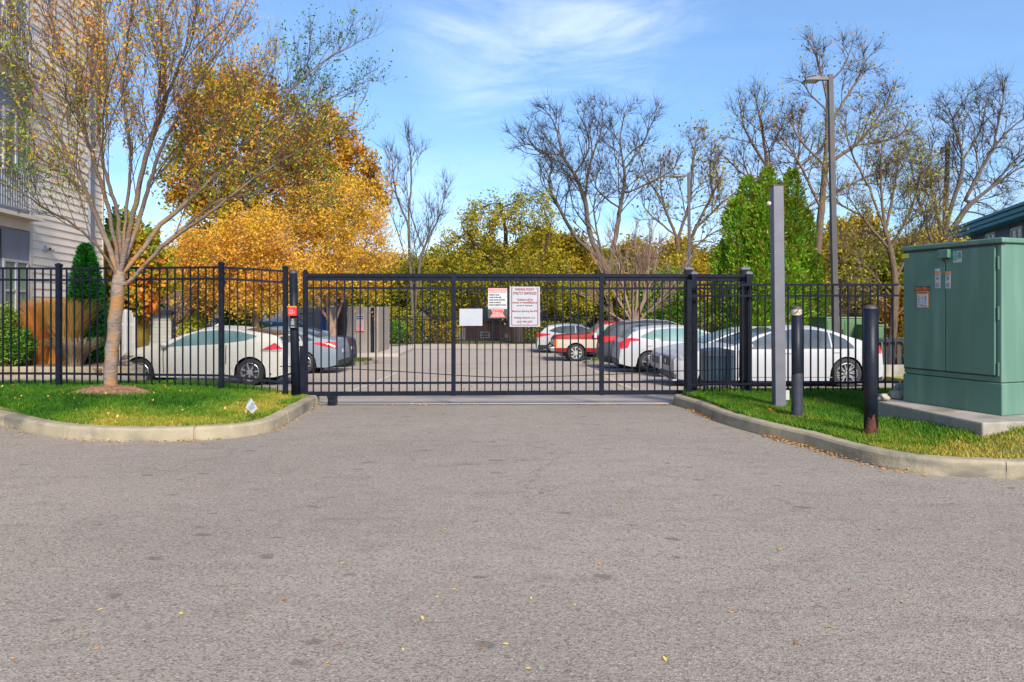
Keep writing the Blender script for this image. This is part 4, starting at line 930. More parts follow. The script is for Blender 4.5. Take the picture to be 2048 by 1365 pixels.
# 1 white coupe in front, facing left
L1 = 4.06
def ex1(root, xo, S, patch, cross, T, HW, body):
    patch('tail_light', [(3.45, .84), (3.55, .835), (3.92, .85)], [(3.45, .845), (3.74, 1.0), (3.8, .97), (3.92, .86)], M['tail'], .010); patch('reverse_lamp', [(3.42, .80), (3.9, .80)], [(3.42, .825), (3.9, .83)], M['headl'], .010)
    patch('head_light', [(.04, .60), (.16, .60), (.42, .68)], [(.04, .66), (.2, .705), (.42, .70)], M['headl'], .008)
    patch('turn_lamp', [(.18, .61), (.36, .66)], [(.18, .64), (.36, .69)], M['amber'], .011)
    cross('rear_window', 3.0, 3.9, .84, M['glassdark'])
    endbox(root, 'bumper_insert', xo+L1-.04, xo+L1+.02, -.6, .6, .24, .42, M['blackplastic'])
    endbox(root, 'number_plate', xo+L1-.02, xo+L1+.015, -.16, .16, .62, .74, M['signwhite'])
    q = MB(); q.v = [(xo+1.95, -.02, 1.365), (xo+2.12, -.02, 1.39), (xo+2.12, .02, 1.39), (xo+1.95, .02, 1.365), (xo+2.11, 0, 1.46)]; q.f = [(0, 1, 4), (1, 2, 4), (2, 3, 4), (3, 0, 4)]
    q.build('roof_antenna', paintm1, root)
    for s in (-1, 1): q = MB(); q.box(xo+3.62, s*(HW(3.6)-.09)-.02, .24, xo+3.66, s*(HW(3.6)-.02)+.02, .52); q.build('mud_flap', M['blackplastic'], root, bevel=.01)
paintm1 = M['pwhite']
car('parked_coupe', 'white low coupe parked side on behind the left fence', (-7.28, 15.95+.87, -.335), 0, L1, 1.74, paintm1,
    [(0, .62), (.05, .70), (.18, .79), (.44, .89), (.82, .97), (1.05, 1.00), (1.55, 1.24), (1.9, 1.35), (2.2, 1.385), (2.6, 1.375), (3.1, 1.31), (3.55, 1.22), (3.78, 1.16), (3.86, 1.05), (4.0, .80), (4.06, .62)],
    [(0, .56), (.3, .70), (1.0, .86), (2.4, .95), (3.4, 1.03), (3.8, 1.08), (4.06, .9)], .19, (.56, 3.17), .315,
    [([(1.22, .905), (2.43, .975)], [(1.22, .935), (1.62, 1.16), (1.95, 1.265), (2.43, 1.30)]), ([(2.50, .985), (3.05, 1.055), (3.3, 1.14)], [(2.50, 1.295), (2.85, 1.265), (3.3, 1.165)])],
    (1.08, 1.9), None, ex1, rim='multi', arch=1.16, mirror=(1.2, .93), side_doors=((1.15, .3, .86, 0), (2.62, .5, .95, 0)), handles=((2.5, .86),), tumble=.5, nose=.72)
# Mercedes-like white sedan facing left
L2 = 4.76
def ex2(root, xo, S, patch, cross, T, HW, body):
    patch('tail_light', [(4.40, .84), (4.70, .78)], [(4.40, .90), (4.55, .99), (4.70, .96)], M['tail'], .010)
    patch('head_light', [(.10, .62), (.3, .64), (.50, .72)], [(.10, .74), (.34, .76), (.50, .735)], M['headl'], .008)
    patch('turn_lamp', [(.28, .645), (.46, .70)], [(.28, .69), (.46, .725)], M['amber'], .011)
    endbox(root, 'grille', xo-.03, xo+.05, -.42, .42, .42, .70, M['chrome'], bevel=.05); endbox(root, 'grille_mesh', xo-.04, xo-.02, -.38, .38, .45, .67, M['ink'], bevel=.03)
    endbox(root, 'front_intake', xo-.03, xo+.05, -.7, .7, .19, .32, M['ink'], bevel=.03); endbox(root, 'bumper_lip', xo-.05, xo+.08, -.72, .72, .15, .185, M['pwhite2'], bevel=.01)
    q = MB(); q.lathe([(0, 0), (.06, 0), (.06, .012), (.05, .014)], (xo-.055, 0, .56), 'X', 20); q.build('round_badge', M['chrome'], root)
    patch('door_trim', [(1.2, .24), (4.0, .24)], [(1.2, .26), (4.0, .26)], M['chrome'], .006, nrow=1)
    patch('wheel_arch_gap', [(4.33, .38), (4.5, .5), (4.62, .6)], [(4.33, .39), (4.5, .54), (4.62, .69)], M['ink'], .006)
    endbox(root, 'rear_diffuser', xo+L2-.25, xo+L2+.01, -.7, .7, .2, .34, M['blackplastic'], bevel=.03)
    endbox(root, 'number_plate', xo+L2-.02, xo+L2+.012, -.16, .16, .6, .72, M['signwhite'])
    patch('window_trim', [(1.42, .885), (4.02, .905)], [(1.42, .90), (4.02, .92)], M['ink'], .009, nrow=1)
car('parked_sedan', 'white four door sedan with spoked wheels parked nearest, behind the bollards', (3.72+L2/2, 15.4+.93, -.335), 0, L2, 1.86, M['pwhite2'],
    [(0, .62), (.06, .70), (.3, .80), (.8, .90), (1.3, .965), (1.95, 1.26), (2.4, 1.375), (2.85, 1.415), (3.3, 1.40), (3.7, 1.315), (4.15, 1.13), (4.5, 1.02), (4.66, .98), (4.74, .80), (4.76, .60)],
    [(0, .60), (.4, .76), (1.3, .86), (2.8, .90), (4.1, .93), (4.6, .93), (4.76, .8)], .17, (.92, 3.86), .34,
    [([(1.50, .90), (2.72, .915)], [(1.50, .925), (1.9, 1.13), (2.25, 1.265), (2.72, 1.335)]), ([(2.78, .915), (3.50, .92)], [(2.78, 1.337), (3.2, 1.325), (3.50, 1.27)]), ([(3.54, .92), (4.02, .925)], [(3.54, 1.26), (3.85, 1.12), (4.02, .96)])],
    (1.36, 2.3), (3.75, 4.3), ex2, glassm=M['glassdark'], rim='vee', arch=1.12, mirror=(1.62, .93), side_doors=((1.42, .25, .86, 0), (2.75, .25, .9, 0), (3.9, .74, .91, 0)), handles=((2.52, .80), (3.62, .82)), nose=.70, tailw=.8, tumble=.5)
def sedan_profile(L, H):
    s = L/4.7; h = H/1.45
    top = [(0, .60), (.05, .68), (.25, .78), (.7, .88), (1.15, .96), (1.85, 1.28), (2.3, 1.41), (2.7, 1.45), (3.15, 1.43), (3.6, 1.33), (4.1, 1.12), (4.45, 1.08), (4.62, 1.03), (4.68, .80), (4.7, .60)]
    belt = [(0, .58), (.4, .74), (1.2, .86), (2.8, .93), (4.2, .98), (4.7, .8)]
    return [(x*s, z*h) for x, z in top], [(x*s, z*h) for x, z in belt]
def sedan_windows(L, H):
    s = L/4.7; h = H/1.45
    w1 = ([(1.42, .90), (2.62, .95)], [(1.42, .93), (1.8, 1.14), (2.2, 1.30), (2.62, 1.36)]); w2 = ([(2.70, .955), (3.75, .985), (3.98, 1.04)], [(2.70, 1.365), (3.1, 1.35), (3.5, 1.25), (3.98, 1.06)])
    return [([(x*s, z*h) for x, z in a], [(x*s, z*h) for x, z in c]) for a, c in (w1, w2)]
def hatch_profile(L, H):
    s = L/4.4; h = H/1.5
    top = [(0, .60), (.05, .70), (.25, .82), (.7, .92), (1.0, .98), (1.7, 1.34), (2.1, 1.46), (2.6, 1.50), (3.2, 1.48), (3.75, 1.40), (4.0, 1.30), (4.2, 1.05), (4.32, .95), (4.38, .7), (4.4, .5)]
    belt = [(0, .58), (.4, .78), (1.1, .90), (2.6, .98), (3.8, 1.08), (4.2, 1.0), (4.4, .8)]
    return [(x*s, z*h) for x, z in top], [(x*s, z*h) for x, z in belt]
def hatch_windows(L, H):
    s = L/4.4; h = H/1.5
    w1 = ([(1.3, .94), (2.35, .985)], [(1.3, .97), (1.75, 1.24), (2.05, 1.35), (2.35, 1.40)]); w2 = ([(2.42, .99), (3.3, 1.03), (3.75, 1.12)], [(2.42, 1.405), (2.9, 1.40), (3.35, 1.35), (3.75, 1.17)])
    return [([(x*s, z*h) for x, z in a], [(x*s, z*h) for x, z in c]) for a, c in (w1, w2)]
def generic(name, label, kind, x_tail_or_front, yn, facing, L, W, H, pm, tail=None, gl=None, rim='five', low=None, wr=.33, kindc='car', arch=1.14, rimm=None, rails=False):
    """yn: depth of the near side; facing 'L'/'R'; x of the left end"""
    prof, win = (sedan_profile, sedan_windows) if kind == 'sedan' else (hatch_profile, hatch_windows)
    top, belt = prof(L, H); s = L/4.7 if kind == 'sedan' else L/4.4
    def ex(root, xo, S, patch, cross, T, HW, body):
        zt = H*.60
        if tail == 'slant': patch('tail_light', [(L-.70, zt+.05), (L-.3, zt-.04), (L-.03, zt-.10)], [(L-.70, zt+.09), (L-.2, zt+.13), (L-.03, zt+.10)], M['tail'], .010)
        elif tail == 'hook': patch('tail_light', [(L-.62, zt+.12), (L-.34, zt+.10), (L-.26, zt-.10), (L-.03, zt-.14)], [(L-.62, zt+.17), (L-.34, zt+.20), (L-.2, zt+.18), (L-.03, zt+.05)], M['tail'], .010)
        else: patch('tail_light', [(L-.40, zt), (L-.03, zt-.04)], [(L-.40, zt+.07), (L-.15, zt+.15), (L-.03, zt+.13)], M['tail'], .010)
        patch('head_light', [(.05, H*.43), (.25, H*.45), (.55, H*.54)], [(.05, H*.50), (.3, H*.545), (.55, H*.56)], M['headl'], .008)
        endbox(root, 'grille', xo-.012, xo+.03, -.45, .45, H*.25, H*.40, M['ink'], bevel=.02)
        endbox(root, 'rear_bumper', xo+L-.12, xo+L+.02, -W*.40, W*.40, H*.16, H*.28, M['blackplastic'], bevel=.03)
        endbox(root, 'number_plate', xo+L-.02, xo+L+.014, -.16, .16, H*.42, H*.50, M['signwhite'])
        if rails:
            for sg in (-1, 1):
                q = MB(); q.tube([(xo+x, sg*(W/2-.27), T(x)+.035) for x in (1.7*s, 2.2*s, 2.9*s, 3.6*s)], .018, 6); q.build('roof_rail', M['greypost'], root)
    yaw = 0 if facing == 'L' else PI
    return car(name, label, (x_tail_or_front+L/2, yn+W/2, gz(yn)), yaw, L, W, pm, top, belt, .18 if kind == 'sedan' else .2, (.88*s, (3.7 if kind == 'sedan' else 3.5)*s), wr, win(L, H),
        (1.2*s, 2.15*s) if kind == 'sedan' else (1.05*s, 1.95*s), (3.65*s, 4.1*s) if kind == 'sedan' else (3.85*s, 4.17*s), ex, glassm=gl, rim=rim, mirror=(1.5*s, H*.63), side_doors=((1.35*s, .28, H*.6, 0), (2.66*s, .28, H*.64, 0)), handles=((2.45*s, H*.57), (3.5*s, H*.58)),
        lowtrim=low, kindc=kindc, arch=arch, m_rim=rimm, nose=.74)
generic('parked_sedan', 'blue grey sedan with long red tail lights parked beyond the white coupe', 'sedan', -10.05, 20.6, 'L', 4.75, 1.82, 1.42, M['pbluegrey'], 'slant', M['glassdark'], 'ten')
generic('parked_sedan', 'dark sedan whose red tail shows past the blue grey sedan', 'sedan', -10.6, 24.3, 'L', 4.7, 1.82, 1.42, M['pdark'], 'hook', M['glassdark'])
o = generic('parked_minivan', 'silver minivan seen from behind with roof rails, beyond the blue grey sedan', 'hatch', 0, 29, 'L', 4.7, 1.9, 1.85, M['psilver'], None, M['glassdark'], rails=True)
o.location = (X(563, 31), 31.2, gz(29)+.05); o.rotation_euler.z = -PI/2
generic('parked_sedan', 'silvery white sedan with its nose showing left of the nearest white sedan', 'sedan', 4.12, 18.7, 'L', 4.65, 1.82, 1.40, M['pwhite2'], None)
generic('parked_hatchback', 'white hatchback seen from its rear corner with hooked red tail light', 'hatch', 3.3, 20.9, 'R', 4.5, 1.8, 1.47, M['pwhite2'], 'hook', None, 'five', arch=1.16)
generic('parked_suv', 'charcoal suv parked between the red pickup and the white hatchback', 'hatch', 3.12, 23.6, 'R', 4.5, 1.85, 1.66, M['pdark'], 'slant', M['glassdark'], 'five', low=.42, wr=.36, rails=True)
generic('parked_suv', 'farthest white car with red tail light, left of the pickup', 'hatch', 1.33, 36.2, 'R', 4.5, 1.8, 1.56, M['pwhite2'], 'slant', M['glassdark'], low=.44)
generic('parked_sedan', 'pale grey sedan mostly hidden behind the red pickup bonnet', 'sedan', 2.6, 33.6, 'L', 4.6, 1.8, 1.52, M['psilver'], None)
# pickup
Lp = 5.3
def exp_(root, xo, S, patch, cross, T, HW, body):
    lo = []
    for i in range(180):
        x = .06+(Lp-.11)*i/179; z = .60
        for xw in (1.0, 4.25):
            if abs(x-xw) < .46: z = max(z, .38+math.sqrt(.46**2-(x-xw)**2))
        lo.append((x, z))
    patch('side_panel', lo, [(.06, .98), (Lp-.05, .98)], M['pbeige'], .007, nrow=3, dx=.05)
    patch('marker_lamp', [(.01, .66), (.16, .66)], [(.01, .96), (.16, .96)], M['amber'], .016)
    endbox(root, 'grille', xo-.03, xo+.03, -.62, .62, .70, 1.0, M['ink'], bevel=.015)
    for s in (-1, 1): endbox(root, 'head_light', xo-.045, xo+.0, s*.52-.13, s*.52+.13, .74, .96, M['headl'])
    endbox(root, 'front_bumper', xo-.12, xo+.12, -.93, .93, .46, .64, M['chrome'], bevel=.03)
    endbox(root, 'cargo_bed', xo+3.15, xo+Lp-.05, -.75, .75, 1.26, 1.275, M['ink'])
    patch('door_mirror', [(1.75, 1.06), (1.9, 1.06)], [(1.75, 1.26), (1.9, 1.26)], M['chrome'], .12)
M['wheelwhite'] = mat('steel_wheel', (.55, .55, .55), (.4, .4, .4), 9, .35, .3)
car('parked_pickup', 'red and beige pickup truck parked nose left beyond the kerbed island', (1.85+Lp/2, 30.4+.97, gz(30.4)), 0, Lp, 1.95, M['pred'],
    [(0, .95), (.04, 1.06), (.12, 1.13), (.8, 1.19), (1.52, 1.21), (1.60, 1.24), (2.08, 1.66), (2.16, 1.73), (2.4, 1.78), (2.85, 1.78), (2.98, 1.74), (3.08, 1.28), (3.14, 1.24), (5.2, 1.24), (5.28, 1.2), (5.3, 1.0)],
    [(0, .90), (.2, 1.08), (1.5, 1.13), (5.3, 1.14)], .42, (1.0, 4.25), .38,
    [([(1.74, 1.16), (2.92, 1.16)], [(1.74, 1.18), (2.12, 1.56), (2.2, 1.62), (2.78, 1.64), (2.92, 1.6)])], (1.62, 2.08), (2.99, 3.05), exp_, rim='pickup', arch=1.2, m_rim=M['wheelwhite'],
    side_doors=((1.6, .5, 1.13, 0), (2.95, .5, 1.13, 0)), handles=((2.75, 1.04),), nose=.95, tailw=.96, tumble=.2, boxy=4, kindc='pickup truck', group='cars parked in the lot', mirror=None)
# ---------------------------------------------------------------- buildings
def siding(b, u0, u1, z0, z1, lap=.178, y=0.0):      # lapped boards facing -Y
    z = z0
    while z < z1-.01:
        t = min(z+lap, z1); n = len(b.v)
        b.v += [(u0, y-.026, z), (u1, y-.026, z), (u1, y-.004, t), (u0, y-.004, t), (u0, y+.0, z), (u1, y+.0, z)]
        b.f += [(n, n+1, n+2, n+3), (n, n+4, n+5, n+1)]; z = t
def window(root, u0, u1, z0, z1, y=-.02, fr=.05, mull=1, trans=1, pane='pane', fm='white', nm='window'):
    b = MB(); b.box(u0, y-.03, z0, u1, y+.02, z0+fr); b.box(u0, y-.03, z1-fr, u1, y+.02, z1); b.box(u0, y-.029, z0+fr, u0+fr, y+.02, z1-fr); b.box(u1-fr, y-.029, z0+fr, u1, y+.02, z1-fr)
    for k in range(1, mull+1):
        u = lerp(u0, u1, k/(mull+1)); b.box(u-fr*.6, y-.028, z0+fr, u+fr*.6, y+.02, z1-fr)
    if trans: zm = lerp(z0, z1, .48); b.box(u0+fr, y-.027, zm-fr*.4, u1-fr, y+.02, zm+fr*.4)
    w_ = b.build(nm, M[fm], root)
    p = MB(); p.box(u0+fr*.5, y-.004, z0+fr*.5, u1-fr*.5, y+.012, z1-fr*.5); p.build('pane', M[pane], w_)
    return w_
W0 = Vector((X(0, 13.97), 13.97, .3)); W1 = Vector((X(205, 18.5), 18.5, .3)); wd = W1-W0; WL = wd.length; wth = math.atan2(wd.y, wd.x)
def wal(px, py):
    k = (px-1024)/F; dx, dy = wd.x/WL, wd.y/WL; u = (k*W0.y-W0.x)/(dx-k*dy); y = W0.y+u*dy; return u, CAMZ-(py-HZ)*y/F-W0.z
r = empty('apartment_building', W0, wth, 'tall cream sided apartment building with grey balcony bay at the left edge', 'building')
ub = wal(57, 500)[0]; zf = wal(100, 640)[1]
b = MB(); b.box(-6, .02, -.6, WL-.02, 8, 11.5); siding(b, ub+.1, WL-.05, zf, 11.5); b.build('wall', M['cream'], r)
b = MB(); b.box(-6, -.03, -.6, WL+.01, .05, zf); b.build('brick_base', M['brick'], r)
b = MB(); b.box(WL-.055, -.03, -.6, WL+.02, .10, 11.5); b.box(ub+.02, -.03, zf, ub+.12, .03, 11.5); b.build('corner_trim', M['creamb'], r)
b = MB(); b.box(-6, -.012, zf, ub+.02, .03, 11.5); b.build('bay_panel', M['trimgrey'], r)
b = MB()
for k in range(4):
    zz = wal(30, 458)[1]+3.12*(k-0); b.box(-6, -.06, zz, ub-.03, -.012, zz+.24)
b.build('cream_band', M['creamb'], r)
b = MB()
for zz in (wal(30, 460)[1]-.02-.62,): b.box(-.02, -.03, zz, .0, -.0125, zz+.6)
b.build('panel_joint', M['ink'], r)
uw0, uw1 = wal(3, 580)[0], wal(55, 580)[0]; z1, z0 = wal(30, 520)[1], wal(30, 639)[1]
for k in range(3):
    window(r, uw0, uw1-.03, z0+3.12*k, z1+3.12*k, y=-.02, fr=.055)
    if k == 0: window(r, uw0-1.9, uw1-2.1, z0, z1, y=-.02, fr=.055)
for k in range(3):                                    # balconies
    zb_ = wal(30, 440)[1]+3.12*k; b = MB(); b.box(uw0-2.2, -.34, zb_+.02, ub-.05, -.06, zb_+.10); bal = b.build('balcony', M['creamb'], r)
    b = MB(); b.box(uw0-2.2, -.34, zb_+.98, ub-.05, -.305, zb_+1.02); b.box(uw0-2.2, -.34, zb_+.17, ub-.05, -.305, zb_+.20)
    u = uw0-2.2
    while u < ub-.06: b.box(u, -.33, zb_+.2, u+.014, -.316, zb_+.98); u += .085
    b.build('railing', M['rail'], bal)
window(r, wal(131, 575)[0], wal(152, 575)[0], wal(140, 606)[1], wal(140, 546)[1], fr=.045, mull=0, fm='trimgrey')
b = MB(); u0 = wal(174, 300)[0]; b.box(u0, -.09, -.1, u0+.22, -.018, wal(180, 92)[1]); b.build('downspout', M['trimgrey'], r)
b = MB(); b.box(u0-.06, -.16, wal(180, 98)[1], u0+.28, -.018, wal(180, 72)[1]); b.build('rain_hopper', M['bronze'], r, bevel=.02)
u0, zz = wal(88, 497); b = MB(); b.box(u0-.05, -.04, zz-.07, u0+.05, -.0165, zz+.07); b.lathe([(.035, 0), (.06, .10), (.0, .11)], (u0+.06, -.10, zz-.01), 'X', 12); b.build('wall_light', M['white'], r)

# white picket panels behind the coupe's nose
r = empty('white_fence', (X(236, 19.5), 19.5, gz(19.5)+.35), 0, 'white picket gate panels between the leaning tree and small cream garage', 'fence')
H = Z(621, 19.5)-gz(19.5)-.35; b = MB(); w_ = X(270, 19.5)-X(236, 19.5)
k = 0
while k*.045 < w_: b.box(k*.045, 0, .05, k*.045+.026, .02, H*(1 if k*.045 < w_*.7 else 1-.22*((k*.045-w_*.7)/(w_*.3))**2)); k += 1
b.build('picket_panel', M['white'], r)
b = MB(); b.box(-.4, .02, .1, w_, .04, .16); b.box(-.4, .02, H*.72, w_, .04, H*.76); b.box(-.4, .02, H*.97, w_*.7, .04, H); b.build('rail', M['white'], r)
b = MB(); b.box(w_*.42, -.03, -.3, w_*.50, .05, H*1.02); b.build('post', M['white'], r); b = MB(); b.box(w_*.95, -.03, -.5, w_*1.03, .05, H*.86); b.build('post', M['white'], r)
b = MB(); b.box(-.9, -.1, -1, w_+.3, .6, .03); b.build('plinth', M['slab'], r)

def house(name, label, px0, px1, d, pytop, pyroof, wall, roof, depth=7, gable='x', base=None, win=(), lap=.15, door=None, over=.25, brick_h=None, cat='house', yaw=0):
    x0, x1 = X(px0, d), X(px1, d); z0 = gz(d) if base is None else base; r = empty(name, ((x0+x1)/2, d, z0), yaw, label, cat); hw = (x1-x0)/2; H = Z(pytop, d)-z0; RH = Z(pyroof, d)-z0
    b = MB(); b.box(-hw, .02, -.5, hw, depth, H)
    if lap: siding(b, -hw, hw, 0, H, lap)
    if gable == 'y':
        b.v += [(-hw, .02, H), (hw, .02, H), (0, .02, RH), (-hw, depth, H), (hw, depth, H), (0, depth, RH)]; n = len(b.v)-6; b.f += [(n, n+1, n+2), (n+3, n+4, n+5)]
    else:
        n = len(b.v); b.v += [(-hw, .02, H), (-hw, depth, H), (-hw, depth/2, RH), (hw, .02, H), (hw, depth, H), (hw, depth/2, RH)]; b.f += [(n, n+1, n+2), (n+3, n+4, n+5)]
    wl = b.build('wall', M[wall], r)
    b = MB(); t = .12
    if gable == 'y':
        sl_ = (RH-H)/hw
        for s in (-1, 1):
            n = len(b.v); b.v += [(0, -over, RH), (s*(hw+over), -over, H-sl_*over), (s*(hw+over), depth+over, H-sl_*over), (0, depth+over, RH), (0, -over, RH+t), (s*(hw+over), -over, H-sl_*over+t), (s*(hw+over), depth+over, H-sl_*over+t), (0, depth+over, RH+t)]
            b.f += [(n, n+1, n+2, n+3), (n+4, n+5, n+6, n+7), (n, n+1, n+5, n+4), (n+1, n+2, n+6, n+5), (n+2, n+3, n+7, n+6)]
    else:
        sl_ = (RH-H)/(depth/2)
        for (ya, yb) in ((-over, depth/2), (depth+over, depth/2)):
            n = len(b.v); b.v += [(-hw-over, ya, H-sl_*over), (hw+over, ya, H-sl_*over), (hw+over, yb, RH), (-hw-over, yb, RH), (-hw-over, ya, H-sl_*over+t), (hw+over, ya, H-sl_*over+t), (hw+over, yb, RH+t), (-hw-over, yb, RH+t)]
            b.f += [(n, n+1, n+2, n+3), (n+4, n+5, n+6, n+7), (n, n+1, n+5, n+4), (n+1, n+2, n+6, n+5), (n, n+3, n+7, n+4)]
    b.build('roof', M[roof], r)
    for (a, c, zt, zb_) in win: window(r, X(a, d)-(x0+x1)/2, X(c, d)-(x0+x1)/2, Z(zb_, d)-z0, Z(zt, d)-z0, fr=.08, mull=0, pane='glassdark')
    if door: a, c, zt, zb_ = door; q = MB(); q.box(X(a, d)-(x0+x1)/2, -.05, Z(zb_, d)-z0, X(c, d)-(x0+x1)/2, .0, Z(zt, d)-z0); q.build('door', M['white'], r, bevel=.02)
    return r
M['garagewall'] = mat('pale_yellow_siding', (.70, .66, .54), (.62, .58, .47), 2, .6); M['whitewall'] = mat('white_siding', (.62, .64, .66), (.56, .58, .6), 2, .6)
M['greywall'] = mat('grey_siding', (.30, .31, .33), (.26, .27, .29), 2, .7)
r = house('garage', 'small cream garage with brown shingle roof behind the white coupe', 292, 346, 29, 621, 583, 'garagewall', 'roofdk', 7, 'x', None, win=((306, 322, 628, 638),), cat='garage')
b = MB(); h_ = X(346, 29)-X(292, 29)
x0 = h_/2; zH = Z(621, 29)-gz(29); xR = X(398, 30)-X(319, 29)
b.v = [(x0, -.02, -.3), (xR, 1.4, -.3), (xR, 1.4, zH+1.1), (x0+.8, .8, zH+1.0), (x0, -.02, zH)]; b.f = [(0, 1, 2, 3, 4)]; n = 5; b.v += [(v[0], v[1]+.2, v[2]) for v in b.v[:5]]; b.f += [(5, 6, 7, 8, 9), (0, 1, 6, 5), (1, 2, 7, 6)]
b.build('gable_wall', M['garagewall'], r)
b = MB(); b.bar((x0+.03, -.07, 0), (x0+.03, -.07, zH), .09, .09); b.build('downspout', M['ink'], r); b = MB(); b.box(-h_/2-.2, -.34, zH-.12, x0+.1, -.22, zH); b.build('gutter', M['ink'], r)
house('white_house', 'white two storey house rising behind the brown garage roof', 303, 366, 52, 551, 532, 'whitewall', 'roofdk', 8, 'x', None, win=((328, 340, 557, 577), (312, 320, 560, 575)))
house('orange_house', 'ochre walled house glimpsed right of the white two storey house', 369, 400, 54, 553, 530, 'teal', 'roofdk', 6, 'x', None, win=((384, 390, 557, 564),)).children[0].data.materials[0] = mat('ochre_wall', (.45, .22, .03), (.4, .19, .03), 3, .7)
house('brick_house', 'low red brick house with white door behind the far fence', 866, 1050, 50, 640, 592, 'brick', 'roofdk', 9, 'x', None, win=((960, 980, 664, 677), (1010, 1018, 668, 676)), lap=0, door=(914, 931, 656, 694))
house('grey_house', 'grey sided house seen through leaves above the farthest white car', 1086, 1184, 56, 590, 548, 'greywall', 'roofdk', 9, 'y', None, win=((1112, 1124, 600, 616),))
house('white_cottage', 'small white cottage behind the far fence next to the wooden enclosure', 826, 868, 54, 640, 615, 'whitewall', 'roofdk', 6, 'y', None, win=((838, 846, 646, 660),))
# dumpster enclosure
d = 34.5; x0, x1 = X(652, d), X(757, d); z0 = -.78; H = Z(614, d)-z0
r = empty('wooden_enclosure', (x0, d, z0), 0, 'grey weathered board enclosure carrying two notices in the far left of the lot', 'enclosure')
b = MB(); k = 0; w_ = x1-x0; rd = random.Random(4)
while k*.14 < w_-.1: b.box(k*.14, rd.uniform(-.006, .006), 0, k*.14+.132, .03, H+rd.uniform(-.02, .02)); k += 1
b.build('board_wall', M['wood'], r)
b = MB()
for k in range(22): b.box(w_-.03, .05+k*.14, 0, w_, .05+k*.14+.132, H+rd.uniform(-.02, .02))
b.build('board_wall', M['wood'], r)
b = MB()
for k in range(26): b.box(-.14*k-.132, .1+.12*k, 0, -.14*k, .13+.12*k, H-.02+rd.uniform(-.02, .02))
b.build('board_wall', M['wood'], r)
b = MB(); b.box(X(746, d)-x0-.08, -.1, -.1, X(746, d)-x0+.08, -.01, H-.03); b.build('post', M['navy'], r)
b = MB(); b.box(-.16, -.1, -.1, -.02, -.01, H-.05); b.build('post', M['blueblue'], r)
b = MB(); b.prism([(-4.5, -.8), (w_+1.2, -.8), (w_+1.2, 4.5), (-4.5, 4.5)], -.5, 0); tag(b.build('enclosure_slab', M['slab'], None, (x0, d, z0-.0)), kind='structure')
for (p0_, p1_, a, c, lab) in ((712, 728, 630, 663, 'taller notice on the boards of the wooden enclosure'), (682, 691, 632, 650, 'smaller notice on the boards of the wooden enclosure')):
    dd = d-.06; s = empty('notice_sign', ((X(p0_, dd)+X(p1_, dd))/2, dd, (Z(a, dd)+Z(c, dd))/2), 0, lab, 'sign', 'notices on the wooden enclosure'); w2 = (X(p1_, dd)-X(p0_, dd))/2; h2 = (Z(a, dd)-Z(c, dd))/2
    b = MB(); b.box(-w2, 0, -h2, w2, .02, h2); b.build('sign_plate', M['signwhite'], s)
    b = MB(); b.box(-w2*.99, -.006, -h2*.98, w2*.99, .001, -h2*.66); b.build('red_band', M['redpink'], s)
    b = MB()
    for j in range(2): b.box(-w2*.85, -.006, h2*(.72-.25*j), w2*.85, .001, h2*(.84-.25*j))
    b.build('heading', M['ink'], s)
    b = MB()
    for j in range(8): b.box(-w2*.8, -.005, h2*(.28-.11*j), w2*(.8-.25*(j % 3 == 2)), .001, h2*(.32-.11*j))
    b.build('printing', M['redpink'], s)
# blue grey house with teal eaves at the right edge
C0 = Vector((X(1942, 29), 29, gz(29))); C1 = Vector((X(2120, 21), 21, gz(29))); cd = C1-C0; CL = cd.length
r = empty('blue_house', C0, math.atan2(cd.y, cd.x), 'slate blue house with teal eaves rising behind the big green cabinet', 'house')
def hz_(px, py):
    k = (px-1024)/F; dx, dy = cd.x/CL, cd.y/CL; u = (k*C0.y-C0.x)/(dx-k*dy); y = C0.y+u*dy; return u, CAMZ-(py-HZ)*y/F-C0.z
ze = hz_(2040, 444)[1]
b = MB(); b.box(0, .02, 0, CL+4, 9, ze); siding(b, 0, CL+4, ze-2.2, ze, .14); b.build('wall', M['bluewall'], r)
b = MB(); b.box(-.55, -.55, ze, CL+4.5, 9.5, ze+.14); b.box(-.62, -.62, ze+.14, CL+4.5, 9.6, ze+.30); b.box(-.70, -.70, ze+.30, CL+4.5, 9.7, ze+.40); b.build('eaves', M['teal'], r, bevel=.02)
b = MB(); n = 0; b.v = [(-.7, -.7, ze+.40), (CL+4.5, -.7, ze+.40), (CL+4.5, 9.7, ze+.40), (-.7, 9.7, ze+.40), (3.5, 4.5, ze+1.5), (CL+1, 4.5, ze+1.5)]; b.f = [(0, 1, 5, 4), (1, 2, 5), (2, 3, 4, 5), (3, 0, 4), (0, 3, 2, 1)]; b.build('roof', M['roofdk'], r)
for (a, c, zt, zb_) in ((1973, 1992, 466, 490), (2023, 2046, 455, 520)):
    u0, u1 = hz_(a, 480)[0], hz_(c, 480)[0]; window(r, u0, u1, hz_((a+c)/2, zb_)[1], hz_((a+c)/2, zt)[1], fr=.09, mull=1, pane='glass')
    q = MB(); q.box(u0-.22, -.03, hz_((a+c)/2, zb_)[1]-.1, u0-.03, .0, ze-.02); q.build('corner_board', M['ink'], r)
u0, zz = hz_(1955, 478); b = MB(); b.lathe([(.02, 0), (.16, -.16), (.14, -.17)], (u0, -.3, zz), 'Z', 14); b.tube([(u0, -.3, zz-.02), (u0, -.3, zz+.12), (u0, .0, zz+.1)], .02, 6); b.build('wall_light', M['white'], r)
